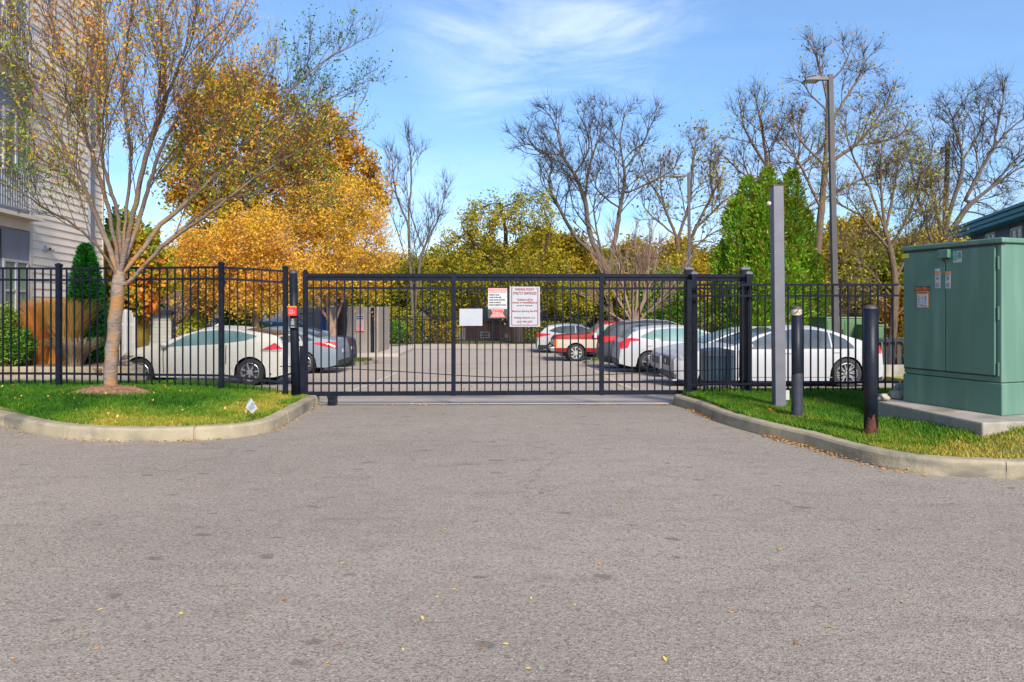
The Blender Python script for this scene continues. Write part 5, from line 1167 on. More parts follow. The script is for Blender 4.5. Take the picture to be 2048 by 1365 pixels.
# ---------------------------------------------------------------- trees
def bark(name, a, b_, st=(3, 3, .6)): return mat(name, a, b_, 7, .95, 0, .5, 24, stretch=st)
M['barkgrey'] = bark('grey_bark', (.12, .095, .075), (.065, .05, .042)); M['barkbrown'] = bark('brown_bark', (.17, .115, .075), (.09, .062, .042))
M['barktan'] = bark('tan_bark', (.30, .20, .15), (.19, .125, .095)); M['barkred'] = bark('twig_bark', (.11, .06, .045), (.06, .035, .03)); M['barkdark'] = bark('dark_bark', (.055, .038, .028), (.03, .021, .016))
M['barkpeel'] = layer(mat('peeling_bark', (.24, .19, .155), (.15, .115, .095), 9, .9, 0, .7, 22, stretch=(1, 1, 2.2)), (.31, .145, .035), 5.5, .48, .60, (1.6, 1.6, .9), .8)
def higher(m, c, z0, z1):      # bark turns brown and smooth towards the crown
    t = m.node_tree; n = t.nodes; l = t.links; b = n['Principled BSDF']; src = b.inputs['Base Color'].links[0].from_socket
    tc = n.new('ShaderNodeTexCoord'); sp = n.new('ShaderNodeSeparateXYZ'); r = n.new('ShaderNodeMapRange'); r.inputs[1].default_value = z0; r.inputs[2].default_value = z1; r.inputs[4].default_value = .92
    x = n.new('ShaderNodeMix'); x.data_type = 'RGBA'; x.inputs[7].default_value = (*c, 1); l.new(tc.outputs['Object'], sp.inputs[0]); l.new(sp.outputs[2], r.inputs[0]); l.new(r.outputs[0], x.inputs[0]); l.new(src, x.inputs[6]); l.new(x.outputs[2], b.inputs['Base Color'])
higher(M['barkpeel'], (.13, .095, .07), 1.5, 3.2)
M['barkpale'] = bark('pale_bark', (.13, .10, .075), (.07, .054, .042))

def grow(paths, attr, step, infl, kill, iters=140, up=.06, wig=.10, seed=0):
    rng = np.random.default_rng(seed); pos = []; par = []
    for k, path in enumerate(paths):
        pts = [Vector(p) for p in path]
        if k == 0: last = -1
        else:
            arr = np.array([tuple(p) for p in pos]); d0 = np.linalg.norm(arr-np.array(tuple(pts[0])), axis=1); last = int(d0.argmin())
        sm = smooth_line(pts, 6) if len(pts) > 2 else pts
        cur = pos[last] if last >= 0 else None
        for p in sm:
            p = Vector(p)
            if cur is None: pos.append(p); par.append(-1); last = len(pos)-1; cur = p; continue
            n = int((p-cur).length/step)
            for i in range(n):
                cur = cur+(p-cur).normalized()*step; q = cur+Vector(rng.normal(size=3)*step*wig*.5); pos.append(q); par.append(last); last = len(pos)-1
    P_ = np.array([tuple(p) for p in pos]); par = list(par); A = attr.copy(); idx = np.full(len(A), -1); dist = np.full(len(A), 1e9)
    def upd(a0):
        nonlocal idx, dist
        new = P_[a0:]
        for c in range(0, len(new), 200):
            blk = new[c:c+200]; dd = np.linalg.norm(A[:, None, :]-blk[None], axis=2); j = dd.argmin(1); v = dd[np.arange(len(A)), j]; k = v < dist; dist[k] = v[k]; idx[k] = j[k]+a0+c
    upd(0)
    for it in range(iters):
        if not len(A): break
        k = dist < infl
        if not k.any(): infl *= 1.5; continue
        ii = idx[k]; dirs = unit(A[k]-P_[ii]); uniq, inv = np.unique(ii, return_inverse=True); s = np.zeros((len(uniq), 3)); np.add.at(s, inv, dirs)
        s = unit(unit(s)+rng.normal(size=s.shape)*wig*2+np.array([0, 0, up])); nw = P_[uniq]+s*step
        a0 = len(P_); P_ = np.vstack([P_, nw]); par += list(uniq); upd(a0); keep = dist > kill; 
        A, idx, dist = A[keep], idx[keep], dist[keep]
        if len(P_) > 14000: break
    return P_, np.array(par)
def vase(paths, step, seed, every=(.20, .15), ang=(26, 34), sc=1.0, up=.22, wob=.03, f0=.22):
    """straight ascending broom branching off the guided limbs"""
    rng = random.Random(seed); pos = []; par = []; lines = []
    for k, path in enumerate(paths):
        pts = smooth_line([Vector(p) for p in path], 6) if len(path) > 2 else [Vector(p) for p in path]
        if k == 0: last = -1
        else: last = min(range(len(pos)), key=lambda i: (pos[i]-pts[0]).length)
        cur = pos[last] if last >= 0 else None; ln = []
        for p in pts:
            if cur is None: pos.append(p); par.append(-1); last = 0; cur = p; continue
            for i in range(int((p-cur).length/step)):
                cur = cur+(p-cur).normalized()*step; pos.append(cur+Vector([rng.gauss(0, .006*sc) for _ in range(3)])); par.append(last); last = len(pos)-1; ln.append(last)
        if k: lines.append(ln)
    cen = pos[len(pos)//60]
    def shoot(i0, d, L, st):
        last = i0; cur = pos[i0]; ln = []; d = d.normalized(); bend = Vector([rng.gauss(0, wob*1.15) for _ in range(3)])+Vector((0, 0, .018))
        for _ in range(int(L/st)):
            d = (d+bend+Vector([rng.gauss(0, wob) for _ in range(3)])).normalized(); cur = cur+d*st; pos.append(cur); par.append(last); last = len(pos)-1; ln.append(last)
        return ln
    def spawn(ln, gap, a, st, f0, f1, start, lmin):
        out = []; L = len(ln)*((pos[ln[1]]-pos[ln[0]]).length if len(ln) > 1 else st); s = L*start+rng.random()*gap; 
        while s < L:
            i = min(len(ln)-2, int(s/L*len(ln)))
            if i < 0: break
            t = (pos[ln[i+1]]-pos[ln[i]]).normalized(); ax = t.cross(Vector([rng.gauss(0, 1) for _ in range(3)])).normalized(); q = Matrix.Rotation(R(rng.uniform(a*.6, a*1.25)), 3, ax) @ t
            q = (q+Vector((0, 0, up))).normalized(); rem = max(lmin, (L-s)*rng.uniform(f0, f1)+lmin*.6); out.append(shoot(ln[i], q, rem, st)); s += gap*rng.uniform(.6, 1.5)
        return [o for o in out if len(o) > 2]
    l1 = []
    for ln in lines: l1 += spawn(ln, every[0]*sc, ang[0], step, .30, .62, f0, .55*sc)
    l2 = []
    for ln in l1: l2 += spawn(ln, every[1]*sc, ang[1], step*.8, .30, .60, .18, .28*sc)
    return np.array([tuple(p) for p in pos]), np.array(par)
def tree_mesh(name, P_, par, r_tip, r_base, m, parent, minr=None, sidefac=1):
    n = len(P_); ch = [[] for _ in range(n)]
    for i, p in enumerate(par):
        if p >= 0: ch[p].append(i)
    tips = np.zeros(n)
    order = list(range(n))[::-1]     # children always come after parents
    for i in order:
        if not ch[i]: tips[i] = 1
        if par[i] >= 0: tips[par[i]] += tips[i]
    p_ = math.log(max(tips[0], 2))/math.log(r_base/r_tip); rad = r_tip*tips**(1/p_)
    depth = np.zeros(n)
    for i in range(n):
        if par[i] >= 0: depth[i] = depth[par[i]]+1
    b = MB(); stack = [(0, None)]
    while stack:
        s, pr = stack.pop(); chain = [] if pr is None else [pr]; i = s
        while True:
            chain.append(i)
            if not ch[i]: break
            c = sorted(ch[i], key=lambda q: -tips[q]); 
            for q in c[1:]: stack.append((q, i))
            i = c[0]
        rr = [rad[q] for q in chain]
        if pr is not None: rr[0] = min(rad[pr], rr[1]*1.25)
        big = max(rr); ns = 9 if big > .07 else 6 if big > .03 else 4 if big > .012 else 3
        if len(chain) > 1: b.tube([P_[q] for q in chain], [max(x, r_tip*.8) for x in rr[:-1]]+[r_tip*.5], ns, cap=False)
    return b.build(name, m, parent, smooth=True), tips, rad, ch
def twigs(name, base, dirs, length, rad, m, parent, rng, spread=.7, per=4, droop=0, up=.2):
    n = len(base)*per; B = np.repeat(base, per, 0); D = unit(np.repeat(dirs, per, 0)+rng.normal(size=(n, 3))*spread+np.array([0, 0, up])); Ln = length*(.4+rng.random((n, 1)))
    a = unit(np.cross(D, rng.normal(size=(n, 3)))); c = np.cross(D, a); V = np.empty((n, 7, 3))
    M1 = B+D*Ln*.5+a*Ln*.08*rng.normal(size=(n, 1)); E = B+unit(D+rng.normal(size=(n, 3))*.3+np.array([0, 0, up*.5-droop]))*Ln
    for k in range(3):
        an = 2.094*k; o = a*math.cos(an)+c*math.sin(an); V[:, k] = B+o*rad; V[:, 3+k] = M1+o*rad*.7
    V[:, 6] = E; base_i = (np.arange(n)*7)[:, None]
    q = [np.concatenate([base_i+k, base_i+(k+1) % 3, base_i+3+(k+1) % 3, base_i+3+k], 1) for k in range(3)]; t = [np.concatenate([base_i+3+k, base_i+3+(k+1) % 3, base_i+6], 1) for k in range(3)]
    quads = np.concatenate(q, 0).ravel(); tris = np.concatenate(t, 0).ravel()
    return npmesh(name, V.reshape(-1, 3), np.concatenate([quads, tris]), np.concatenate([np.full(3*n, 4), np.full(3*n, 3)]), m, None, parent), E, M1
def px3(p, d): return P(p[0], p[1], d+(p[2] if len(p) > 2 else 0))
def blobs_pts(bl, d, n, rng, shell=2.6):
    out = []; vol = [b[2]*b[3]*b[5]*(b[6] if len(b) > 6 else 1) for b in bl]; tot = sum(vol); s = F/d
    for b_, v in zip(bl, vol):
        k = max(5, int(n*v/tot)); q = unit(rng.normal(size=(k, 3)))*rng.random((k, 1))**(1/shell); dd = d+b_[4]+q[:, 1]*b_[5]
        px = b_[0]+q[:, 0]*b_[2]; py = b_[1]-q[:, 2]*b_[3]; out.append(np.c_[(px-1024)/F*dd, dd, CAMZ-(py-HZ)/F*dd])
    return np.vstack(out)
def tree(name, label, d, paths, blobs, nattr, step, r_tip, r_base, bk, seed, leaf=None, nleaf=0, lsize=.08, tw=None, infl=None, kill=None, tintf=None, lwid=.5, lspread=.25, up=.06, group=None, zbase=None, iters=120, wig=.1, cat='tree', leafblobs=None, broom=False):
    rng = np.random.default_rng(seed); rt = px3(paths[0][0], d); root = empty(name, rt, 0, label, cat, group)
    o = np.array(tuple(rt)); P3 = [[px3(p, d)-rt for p in pa] for pa in paths]
    A = blobs_pts(blobs, d, nattr, rng, 2.6 if nleaf > 4000 else 4.5)-o
    P_, par = vase(P3, step, seed, **(broom if isinstance(broom, dict) else {})) if broom else grow(P3, A, step, infl or step*7, kill or step*1.7, iters, up, wig, seed)
    tm, tips, rad, ch = tree_mesh('trunk', P_, par, r_tip, r_base, bk, root)
    thin = np.where(tips <= 3)[0]; thin = thin[thin > 3]
    if isinstance(broom, dict): thin = thin[::2]
    base = P_[thin]; dirs = unit(P_[thin]-P_[par[thin]]); E = base
    if tw:
        t_, E, M1 = twigs('twigs', base, dirs, tw[0], tw[1], bk if len(tw) < 5 else tw[4], root, rng, tw[3] if len(tw) > 3 else .7, tw[2], up=up*3)
        E = np.vstack([E, M1, base])
    if nleaf:
        k = rng.integers(0, len(E), nleaf); pts = E[k]+rng.normal(size=(nleaf, 3))*lspread
        w_ = pts+o; t = tintf(w_, (w_[:, 0]/w_[:, 1])*F+1024, HZ-(w_[:, 2]-CAMZ)/w_[:, 1]*F, rng) if tintf else rng.random(nleaf)
        leaves('foliage', pts, lsize, leaf, np.clip(t, 0, 1), rng, root, lwid)
    return root
def clump(w_, sc, amp, seed): return fnoise(w_, sc, seed)*amp

ORG = leafmat('autumn_leaves', [(.05, .13, .012), (.13, .22, .02), (.33, .33, .025), (.50, .30, .02), (.52, .21, .015), (.36, .11, .015)], .38)
GOLD = leafmat('golden_leaves', [(.26, .30, .025), (.52, .42, .035), (.74, .48, .045), (.74, .38, .04), (.62, .26, .035)], .4)
BRN = leafmat('bronze_leaves', [(.17, .26, .02), (.34, .32, .025), (.50, .28, .02), (.42, .17, .015), (.26, .10, .012)], .35)
OLV = leafmat('olive_leaves', [(.10, .15, .01), (.22, .24, .015), (.36, .32, .02), (.46, .33, .02), (.34, .22, .02)], .4)
GRN = leafmat('green_leaves', [(.01, .05, .01), (.03, .12, .012), (.06, .20, .015), (.13, .28, .02), (.30, .34, .03)], .35)
YEL = leafmat('yellow_leaves', [(.30, .36, .03), (.5, .48, .04), (.6, .42, .05)], .45)
MIX = leafmat('turning_leaves', [(.06, .2, .015), (.14, .32, .02), (.45, .40, .03), (.65, .28, .03), (.6, .12, .02)], .4)

ELM = leafmat('elm_leaves', [(.05, .19, .015), (.16, .30, .02), (.46, .46, .03), (.72, .42, .03), (.75, .29, .03), (.50, .17, .04)], .4)
# foreground tree
d = 9.55
def t1(w_, px, py, rng):
    t = .44+clump(w_, .9, .32, 3)+rng.normal(size=len(px))*.16
    t += np.where((py < 330) & (px > 60) & (px < 520), .22, 0)-np.where((px < 160) & (py > 60), .14, 0)-np.where(px > 560, .38, 0)-np.where((py > 330) & (px > 280), .18, 0)
    return t
tree('leaning_tree', 'many stemmed elm with orange patched trunk growing from the mulch ring on the left lawn', d, [
    [(222, 772), (224, 700), (232, 630), (238, 572), (240, 545)],
    [(238, 560), (205, 505, -.3), (150, 452, -.7), (90, 418, -1.1), (30, 380, -1.5), (-60, 350, -1.8)],
    [(238, 555), (214, 485, .1), (172, 385, .1), (105, 245, .2), (45, 120, .2), (-20, 20, .2)],
    [(240, 545), (222, 440, -.2), (190, 325, -.5), (150, 200, -.7), (110, 60, -.9), (80, -80, -1)],
    [(240, 545), (236, 430, .4), (207, 330, .8), (196, 220, 1.1), (200, 90, 1.5), (190, -60, 1.7)],
    [(240, 548), (252, 440, .1), (262, 300, .1), (246, 180, .2), (262, 30, .2), (268, -80, .2)],
    [(242, 545), (268, 420, -.2), (300, 290, -.4), (352, 150, -.6), (395, 20, -.8), (420, -80, -.9)],
    [(243, 548), (285, 420, .5), (330, 280, .9), (420, 130, 1.2), (500, -10, 1.5)],
    [(246, 558), (320, 452, .3), (400, 382, .5), (480, 302, .5), (560, 205, .5), (650, 120, .5), (725, 85, .5)],
    [(250, 578), (330, 490, -.2), (425, 422, -.4), (520, 350, -.4), (620, 290, -.3), (720, 250, -.3)],
    [(330, 490, -.2), (440, 400, 0), (560, 390, .2), (650, 410, .2)],
    [(460, 320, .5), (540, 290, .7), (640, 210, .8), (720, 165, .8)],
    [(300, 290, -.4), (330, 180, -.1), (320, 40, .1), (330, -70, .1)],
    [(172, 385, .1), (100, 330, .5), (30, 290, .9), (-50, 260, 1.1)],
    [(105, 245, .2), (40, 200, -.3), (-30, 170, -.6)]],
    [(240, 140, 260, 230, 0, 1.9, 1.1), (60, 270, 190, 230, 0, 1.7, 1.25), (420, 200, 220, 230, .2, 1.8, 1), (590, 220, 160, 130, .4, 1.0, .55), (700, 130, 70, 70, .4, .5, .6), (120, 440, 160, 70, -.4, 1.3, .6), (480, 400, 130, 70, .1, 1.0, .5), (330, 40, 260, 120, .3, 1.8, 1)],
    2600, .13, .0026, .088, M['barkpeel'], 11, ELM, 19000, .050, tw=(.36, .0024, 2, .42, M['barkred']), infl=1.1, kill=.2, tintf=t1, lspread=.03, lwid=.42, up=.30, iters=60, wig=.04, broom=True)

def tn(base, amp=.3, sc=.5, r=.13, sd=1, fn=None):
    def f(w_, px, py, rng):
        t = base+clump(w_, sc, amp, sd)+clump(w_, sc*2.7, amp*.6, sd+4)+rng.normal(size=len(px))*r
        return t+fn(px, py) if fn else t
    return f
# big bronze and olive tree, and its dark trunked neighbour
tree('bronze_tree', 'tall dense bronze and olive tree with rounded top, tallest of the leafy trees', 24, [[(455, 700), (455, 560), (450, 430), (455, 300), (460, 200)], [(450, 430), (380, 330), (350, 250)], [(455, 380), (540, 280), (570, 220)], [(452, 440), (560, 370), (610, 320)]],
    [(455, 230, 105, 110, 0, 1.9), (390, 330, 70, 110, 0, 1.6), (545, 280, 90, 110, .3, 1.8), (470, 400, 130, 90, .2, 1.9), (600, 340, 60, 80, .3, 1.3)], 900, .3, .012, .22, M['barkdark'], 21,
    BRN, 30000, .14, tw=(.5, .007, 3), tintf=tn(.42, .5, .35, .14, 2, lambda px, py: np.where(py < 210, .22, -.02)+np.where(px > 540, .16, 0)), lspread=.12)
tree('rust_tree', 'rust coloured tree with dark upright trunk, right of the bronze tree top', 28, [[(684, 690), (684, 560), (680, 430), (678, 330), (672, 240), (640, 215)], [(680, 430), (620, 340), (600, 280)], [(682, 440), (730, 370), (760, 345)]],
    [(665, 300, 62, 75, 0, 1.6), (700, 350, 70, 75, 0, 1.6), (615, 330, 55, 85, 0, 1.5), (735, 395, 40, 50, 0, 1.2), (650, 420, 100, 70, 0, 1.7)], 620, .32, .013, .2, M['barkdark'], 22,
    ORG, 20000, .15, tw=(.5, .008, 3), tintf=tn(.60, .34, .35, .14, 5), lspread=.12)
# low golden trees
tree('golden_tree', 'golden orange vase shaped tree standing at the left end of the wooden enclosure', 24, [[(668, 715), (664, 660), (655, 610), (640, 560)], [(664, 660), (690, 590), (720, 520), (745, 460)], [(660, 640), (650, 560), (655, 470), (660, 400)], [(660, 645), (615, 580), (570, 510), (540, 460)], [(664, 655), (685, 600), (690, 520), (700, 430)], [(655, 610), (610, 540), (600, 460), (610, 400)]],
    [(660, 450, 115, 90, 0, 2.0), (740, 500, 55, 75, 0, 1.4), (560, 500, 80, 80, 0, 1.7), (660, 550, 130, 60, 0, 1.9), (640, 380, 70, 40, 0, 1.4)], 1200, .24, .008, .14, M['barktan'], 23,
    GOLD, 30000, .09, tw=(.75, .006, 4, .4, M['barktan']), tintf=tn(.55, .3, .4, .16, 7, lambda px, py: np.where(py > 570, .15, 0)), lspread=.10, up=.2)
tree('golden_tree', 'lower rounded orange tree filling the gap above the white coupe roof', 21.5, [[(513, 700), (512, 640), (508, 590), (500, 540)], [(512, 630), (460, 570), (420, 510)], [(512, 620), (560, 560), (590, 510)]],
    [(420, 520, 75, 65, 0, 1.5), (510, 500, 90, 70, 0, 1.6), (380, 560, 45, 50, 0, 1.0), (500, 590, 100, 45, 0, 1.5), (590, 560, 50, 50, 0, 1.2)], 800, .22, .008, .11, M['barktan'], 24,
    GOLD, 27000, .085, tw=(.6, .006, 4, .45, M['barktan']), tintf=tn(.62, .28, .4, .16, 9, lambda px, py: np.where(py > 600, -.1, 0)), lspread=.09, up=.15)
tree('maple_tree', 'small maple with mixed green and orange leaves just right of the cream building', 21, [[(262, 712), (262, 640), (256, 560), (250, 480)], [(260, 600), (230, 540), (225, 480)], [(260, 590), (300, 540), (320, 520)]],
    [(240, 480, 45, 55, 0, 1.2), (230, 570, 40, 70, 0, 1.2), (275, 580, 55, 60, 0, 1.3), (280, 490, 40, 45, 0, 1.0)], 420, .2, .008, .10, M['barkbrown'], 25,
    MIX, 9500, .15, tw=(.35, .006, 3), tintf=tn(.42, .5, .5, .2, 3, lambda px, py: (py-560)/500.), lspread=.10, lwid=.7)
tree('brown_leaf_tree', 'small tree with dry brown leaves right of the cream garage', 25, [[(402, 705), (400, 650), (396, 600)], [(400, 640), (375, 610)], [(400, 630), (430, 600)]],
    [(390, 630, 38, 45, 0, .9), (415, 590, 40, 40, 0, .9)], 220, .2, .009, .08, M['barktan'], 26, leafmat('brown_leaves', [(.22, .10, .04), (.36, .17, .06), (.42, .25, .07), (.3, .28, .04)], .3), 2600, .15, tw=(.3, .006, 3), tintf=tn(.35, .3), lspread=.09)
# bare and half bare trees
tree('slender_bare_tree', 'slender bare tree standing alone between the rust tree and the olive tree', 45, [[(826, 690), (824, 600), (820, 520), (817, 440), (822, 380), (838, 320), (845, 280)], [(828, 640), (836, 560), (846, 500), (880, 430), (893, 370)], [(820, 540), (790, 450), (770, 400)], [(817, 450), (790, 380), (785, 310)], [(822, 380), (822, 320), (815, 270)], [(846, 500), (820, 420), (812, 350)]],
    [(835, 290, 45, 45, 0, 1.8), (795, 340, 35, 60, 0, 1.8), (870, 330, 28, 60, 0, 1.5), (885, 400, 25, 70, 0, 1.4), (780, 420, 25, 60, 0, 1.3), (830, 380, 40, 60, 0, 1.5)], 600, .36, .010, .15, M['barkpale'], 31, None, 0, tw=(1.1, .008, 5, .5, M['barkdark']), up=.2, broom=dict(sc=2.2, ang=(28, 36), up=0.22, wob=0.05, f0=0.2, every=(0.2, 0.15)))
tree('olive_tree', 'broad yellow olive tree with dark limbs behind the signs on the gate', 46, [[(1036, 700), (1034, 640), (1026, 560), (1000, 500)], [(1034, 650), (1000, 610), (950, 590), (905, 560)], [(1034, 630), (1060, 560), (1090, 500), (1100, 450)], [(1026, 560), (960, 500), (920, 450)], [(1010, 520), (1010, 450), (990, 400)], [(1036, 600), (1090, 570), (1140, 560)]],
    [(985, 450, 85, 55, 0, 2.6), (1060, 440, 60, 60, 0, 2.4), (925, 490, 50, 65, 0, 2.2), (1000, 560, 120, 65, 0, 3.0), (900, 590, 70, 50, 0, 2.2), (1100, 560, 60, 60, 0, 2.4), (1000, 600, 110, 25, 0, 2, .5)], 1000, .42, .02, .5, M['barkdark'], 32,
    OLV, 19000, .19, tw=(.9, .012, 3, .7, M['barkdark']), tintf=tn(.48, .35, .25, .15, 4), lspread=.16)
tree('broad_bare_tree', 'large bare tree with several pale crooked stems in the middle of the skyline', 50, [[(1222, 690), (1218, 600), (1215, 545), (1205, 520)], [(1212, 540), (1180, 470), (1170, 400), (1150, 350), (1125, 310), (1110, 250), (1090, 220)], [(1205, 520), (1155, 480), (1120, 420), (1098, 370), (1102, 320), (1060, 290), (1020, 285)], [(1215, 545), (1230, 480), (1240, 420), (1250, 350), (1240, 280), (1255, 210)], [(1250, 390), (1290, 370), (1330, 350), (1360, 330)], [(1170, 400), (1180, 330), (1205, 250), (1200, 200)], [(1150, 350), (1180, 290), (1160, 230)], [(1240, 420), (1190, 370), (1210, 310)], [(1248, 340), (1290, 280), (1300, 220)], [(1218, 560), (1195, 470), (1188, 400), (1215, 350)], [(1125, 310), (1070, 300), (1050, 250)]],
    [(1110, 240, 75, 55, 0, 3.5), (1210, 230, 80, 45, 0, 3.5), (1290, 260, 50, 55, 0, 3), (1060, 290, 55, 45, 0, 2.6), (1180, 300, 130, 60, 0, 4), (1320, 320, 50, 40, 0, 2.6), (1075, 200, 30, 25, 0, 1.5), (1255, 200, 60, 25, 0, 2.4)], 1700, .42, .014, .28, M['barkpale'], 33,
    None, 0, tw=(1.2, .011, 6, .6, M['barkdark']), up=.08, wig=.10, broom=dict(sc=2.6, ang=(42, 46), up=0.12, wob=0.08, f0=0.25, every=(0.2, 0.15)))
tree('spreading_bare_tree', 'bare tree with ivy at its foot and wide branches behind the shorter lamp post', 53, [[(1368, 700), (1366, 600), (1362, 540), (1352, 470)], [(1362, 540), (1390, 460), (1425, 390), (1450, 330)], [(1352, 470), (1325, 400), (1320, 330)], [(1355, 480), (1380, 400), (1385, 330), (1395, 270)], [(1390, 460), (1440, 410), (1490, 370)], [(1352, 470), (1300, 430), (1280, 400)], [(1325, 400), (1290, 350), (1280, 300)], [(1425, 390), (1420, 330), (1430, 290)], [(1362, 520), (1420, 470), (1460, 450)]],
    [(1340, 330, 60, 60, 0, 3), (1400, 320, 60, 60, 0, 3), (1450, 360, 50, 50, 0, 3), (1370, 410, 80, 50, 0, 3)], 1100, .42, .014, .24, M['barkbrown'], 34, OLV, 1100, .28, tw=(1.25, .009, 6, .6), tintf=tn(.5, .3), up=.08, wig=.10, broom=dict(sc=2.4, ang=(40, 44), up=0.12, wob=0.08, f0=0.2, every=(0.2, 0.15)))
tree('twiggy_shrub_tree', 'bare crape myrtle of fine pinkish twigs between the pickup and the shorter lamp', 33, [[(1268, 705), (1268, 655), (1262, 600), (1240, 530)], [(1268, 655), (1290, 600), (1310, 530), (1325, 480)], [(1267, 650), (1275, 580), (1270, 500), (1272, 440)], [(1266, 648), (1230, 590), (1195, 530), (1165, 470)], [(1268, 652), (1320, 600), (1360, 550), (1390, 500)], [(1267, 650), (1250, 590), (1235, 510), (1225, 440)], [(1267, 650), (1290, 590), (1300, 500), (1305, 430)], [(1267, 655), (1210, 620), (1160, 580), (1140, 550)], [(1268, 650), (1305, 620), (1350, 600)], [(1268, 648), (1262, 580), (1250, 500)]],
    [(1265, 500, 90, 65, 0, 2), (1200, 540, 45, 50, 0, 1.5), (1330, 540, 45, 55, 0, 1.5), (1265, 580, 90, 30, 0, 1.6)], 1000, .26, .009, .16, M['barktan'], 35, None, 0, tw=(.6, .0075, 3, .4), up=.25, broom=dict(sc=1.1, ang=(20, 28), up=0.3, wob=0.045, f0=0.15, every=(0.25, 0.22)))
tree('tall_bare_tree', 'tallest bare tree at right, its top rising above the nearer lamp post', 34, [[(1622, 730), (1628, 600), (1640, 450), (1650, 330), (1655, 220), (1650, 150)], [(1642, 420), (1600, 330), (1560, 270)], [(1650, 330), (1710, 290), (1760, 230), (1790, 180)], [(1652, 260), (1690, 200), (1720, 150), (1735, 110)], [(1655, 200), (1640, 140), (1630, 90)], [(1655, 220), (1620, 190), (1600, 150)], [(1650, 330), (1600, 280), (1570, 220)], [(1710, 290), (1780, 280), (1830, 250)], [(1645, 400), (1720, 360), (1790, 330)], [(1655, 170), (1690, 130), (1700, 95)]],
    [(1660, 130, 60, 45, 0, 1.8), (1740, 160, 60, 50, 0, 1.9), (1780, 230, 50, 60, 0, 1.8), (1640, 220, 60, 60, 0, 1.6), (1700, 260, 80, 50, 0, 1.8)], 1000, .3, .010, .17, M['barkbrown'], 36, BRN, 900, .14, tw=(.85, .0075, 6, .6, M['barkdark']), tintf=tn(.6, .3), up=.08, wig=.09, broom=dict(sc=1.8, ang=(40, 44), up=0.12, wob=0.08, f0=0.3, every=(0.17, 0.15)))
tree('wide_bare_tree', 'wide bare tree above the conifer, between the two lamp posts', 42, [[(1560, 740), (1556, 600), (1548, 480), (1540, 380)], [(1548, 440), (1500, 360), (1480, 300)], [(1545, 420), (1590, 340), (1600, 280), (1605, 230)], [(1540, 380), (1530, 300), (1520, 240), (1510, 190)], [(1500, 360), (1465, 330), (1440, 300)], [(1530, 330), (1490, 260), (1480, 210)], [(1548, 480), (1610, 420), (1660, 390)], [(1590, 340), (1640, 300), (1660, 250)]],
    [(1510, 240, 60, 50, 0, 2.6), (1570, 240, 50, 50, 0, 2.6), (1480, 310, 55, 55, 0, 2.6), (1560, 330, 70, 50, 0, 2.6)], 1200, .36, .012, .22, M['barkbrown'], 37, YEL, 500, .16, tw=(1.05, .009, 6, .6, M['barkdark']), up=.08, wig=.10, broom=dict(sc=2.0, ang=(42, 46), up=0.1, wob=0.08, f0=0.2, every=(0.17, 0.15)))
tree('thicket_tree', 'tangled half bare tree with sparse yellow leaves left of the big green cabinet', 23, [[(1778, 760), (1785, 660), (1790, 560), (1770, 460), (1740, 380), (1735, 300)], [(1790, 560), (1840, 460), (1870, 380)], [(1780, 500), (1720, 430), (1690, 380)], [(1770, 460), (1790, 370), (1800, 280)], [(1787, 620), (1730, 580), (1690, 560)], [(1788, 600), (1720, 520), (1680, 480)], [(1740, 380), (1700, 300), (1690, 240)], [(1780, 500), (1830, 400), (1845, 310)], [(1786, 640), (1840, 570), (1880, 520)], [(1770, 460), (1760, 350), (1770, 250)], [(1720, 430), (1670, 400), (1650, 340)], [(1787, 660), (1700, 640), (1660, 600)], [(1788, 580), (1850, 540), (1890, 470)]],
    [(1760, 320, 75, 90, 0, 1.9), (1820, 330, 60, 90, 0, 1.8), (1720, 450, 60, 90, 0, 1.7), (1840, 450, 60, 60, 0, 1.5), (1740, 570, 90, 60, 0, 1.6), (1690, 390, 40, 70, 0, 1.2)], 2600, .22, .005, .14, M['barkbrown'], 38, YEL, 3200, .11, tw=(.5, .006, 7, .8), tintf=tn(.4, .3), lspread=.12, up=.05, wig=.12, lwid=.35, broom=dict(sc=1.25, ang=(38, 44), up=0.12, wob=0.07, f0=0.12, every=(0.15, 0.14)))
tree('forked_bare_tree', 'bare tree with long limbs reaching right above the blue house', 37, [[(1875, 720), (1880, 600), (1885, 500), (1900, 420)], [(1885, 500), (1930, 420), (1990, 370), (2050, 330), (2100, 310)], [(1900, 420), (1925, 330), (1905, 240), (1890, 200)], [(1930, 400), (1985, 300), (2030, 250), (2080, 220)], [(1925, 320), (1960, 260), (1975, 190)], [(1884, 560), (1850, 440), (1830, 380), (1820, 300)], [(1990, 370), (2030, 320), (2080, 290)], [(1930, 420), (1990, 440), (2020, 480)], [(1885, 480), (1860, 350), (1870, 260)], [(1985, 300), (2000, 230), (2010, 180)], [(1905, 240), (1930, 200), (1940, 180)]],
    [(1900, 240, 50, 50, 0, 2.4), (1970, 220, 60, 45, 0, 2.4), (2040, 240, 60, 60, 0, 2.4), (2000, 330, 70, 50, 0, 2.4), (1950, 450, 70, 50, 0, 2), (1840, 380, 40, 60, 0, 2), (1940, 310, 60, 50, 0, 2.2)], 1500, .32, .010, .21, M['barkgrey'], 39, YEL, 350, .16, tw=(.95, .008, 6, .6, M['barkdark']), up=.06, wig=.10, broom=dict(sc=1.9, ang=(38, 44), up=0.12, wob=0.08, f0=0.2, every=(0.17, 0.15)))

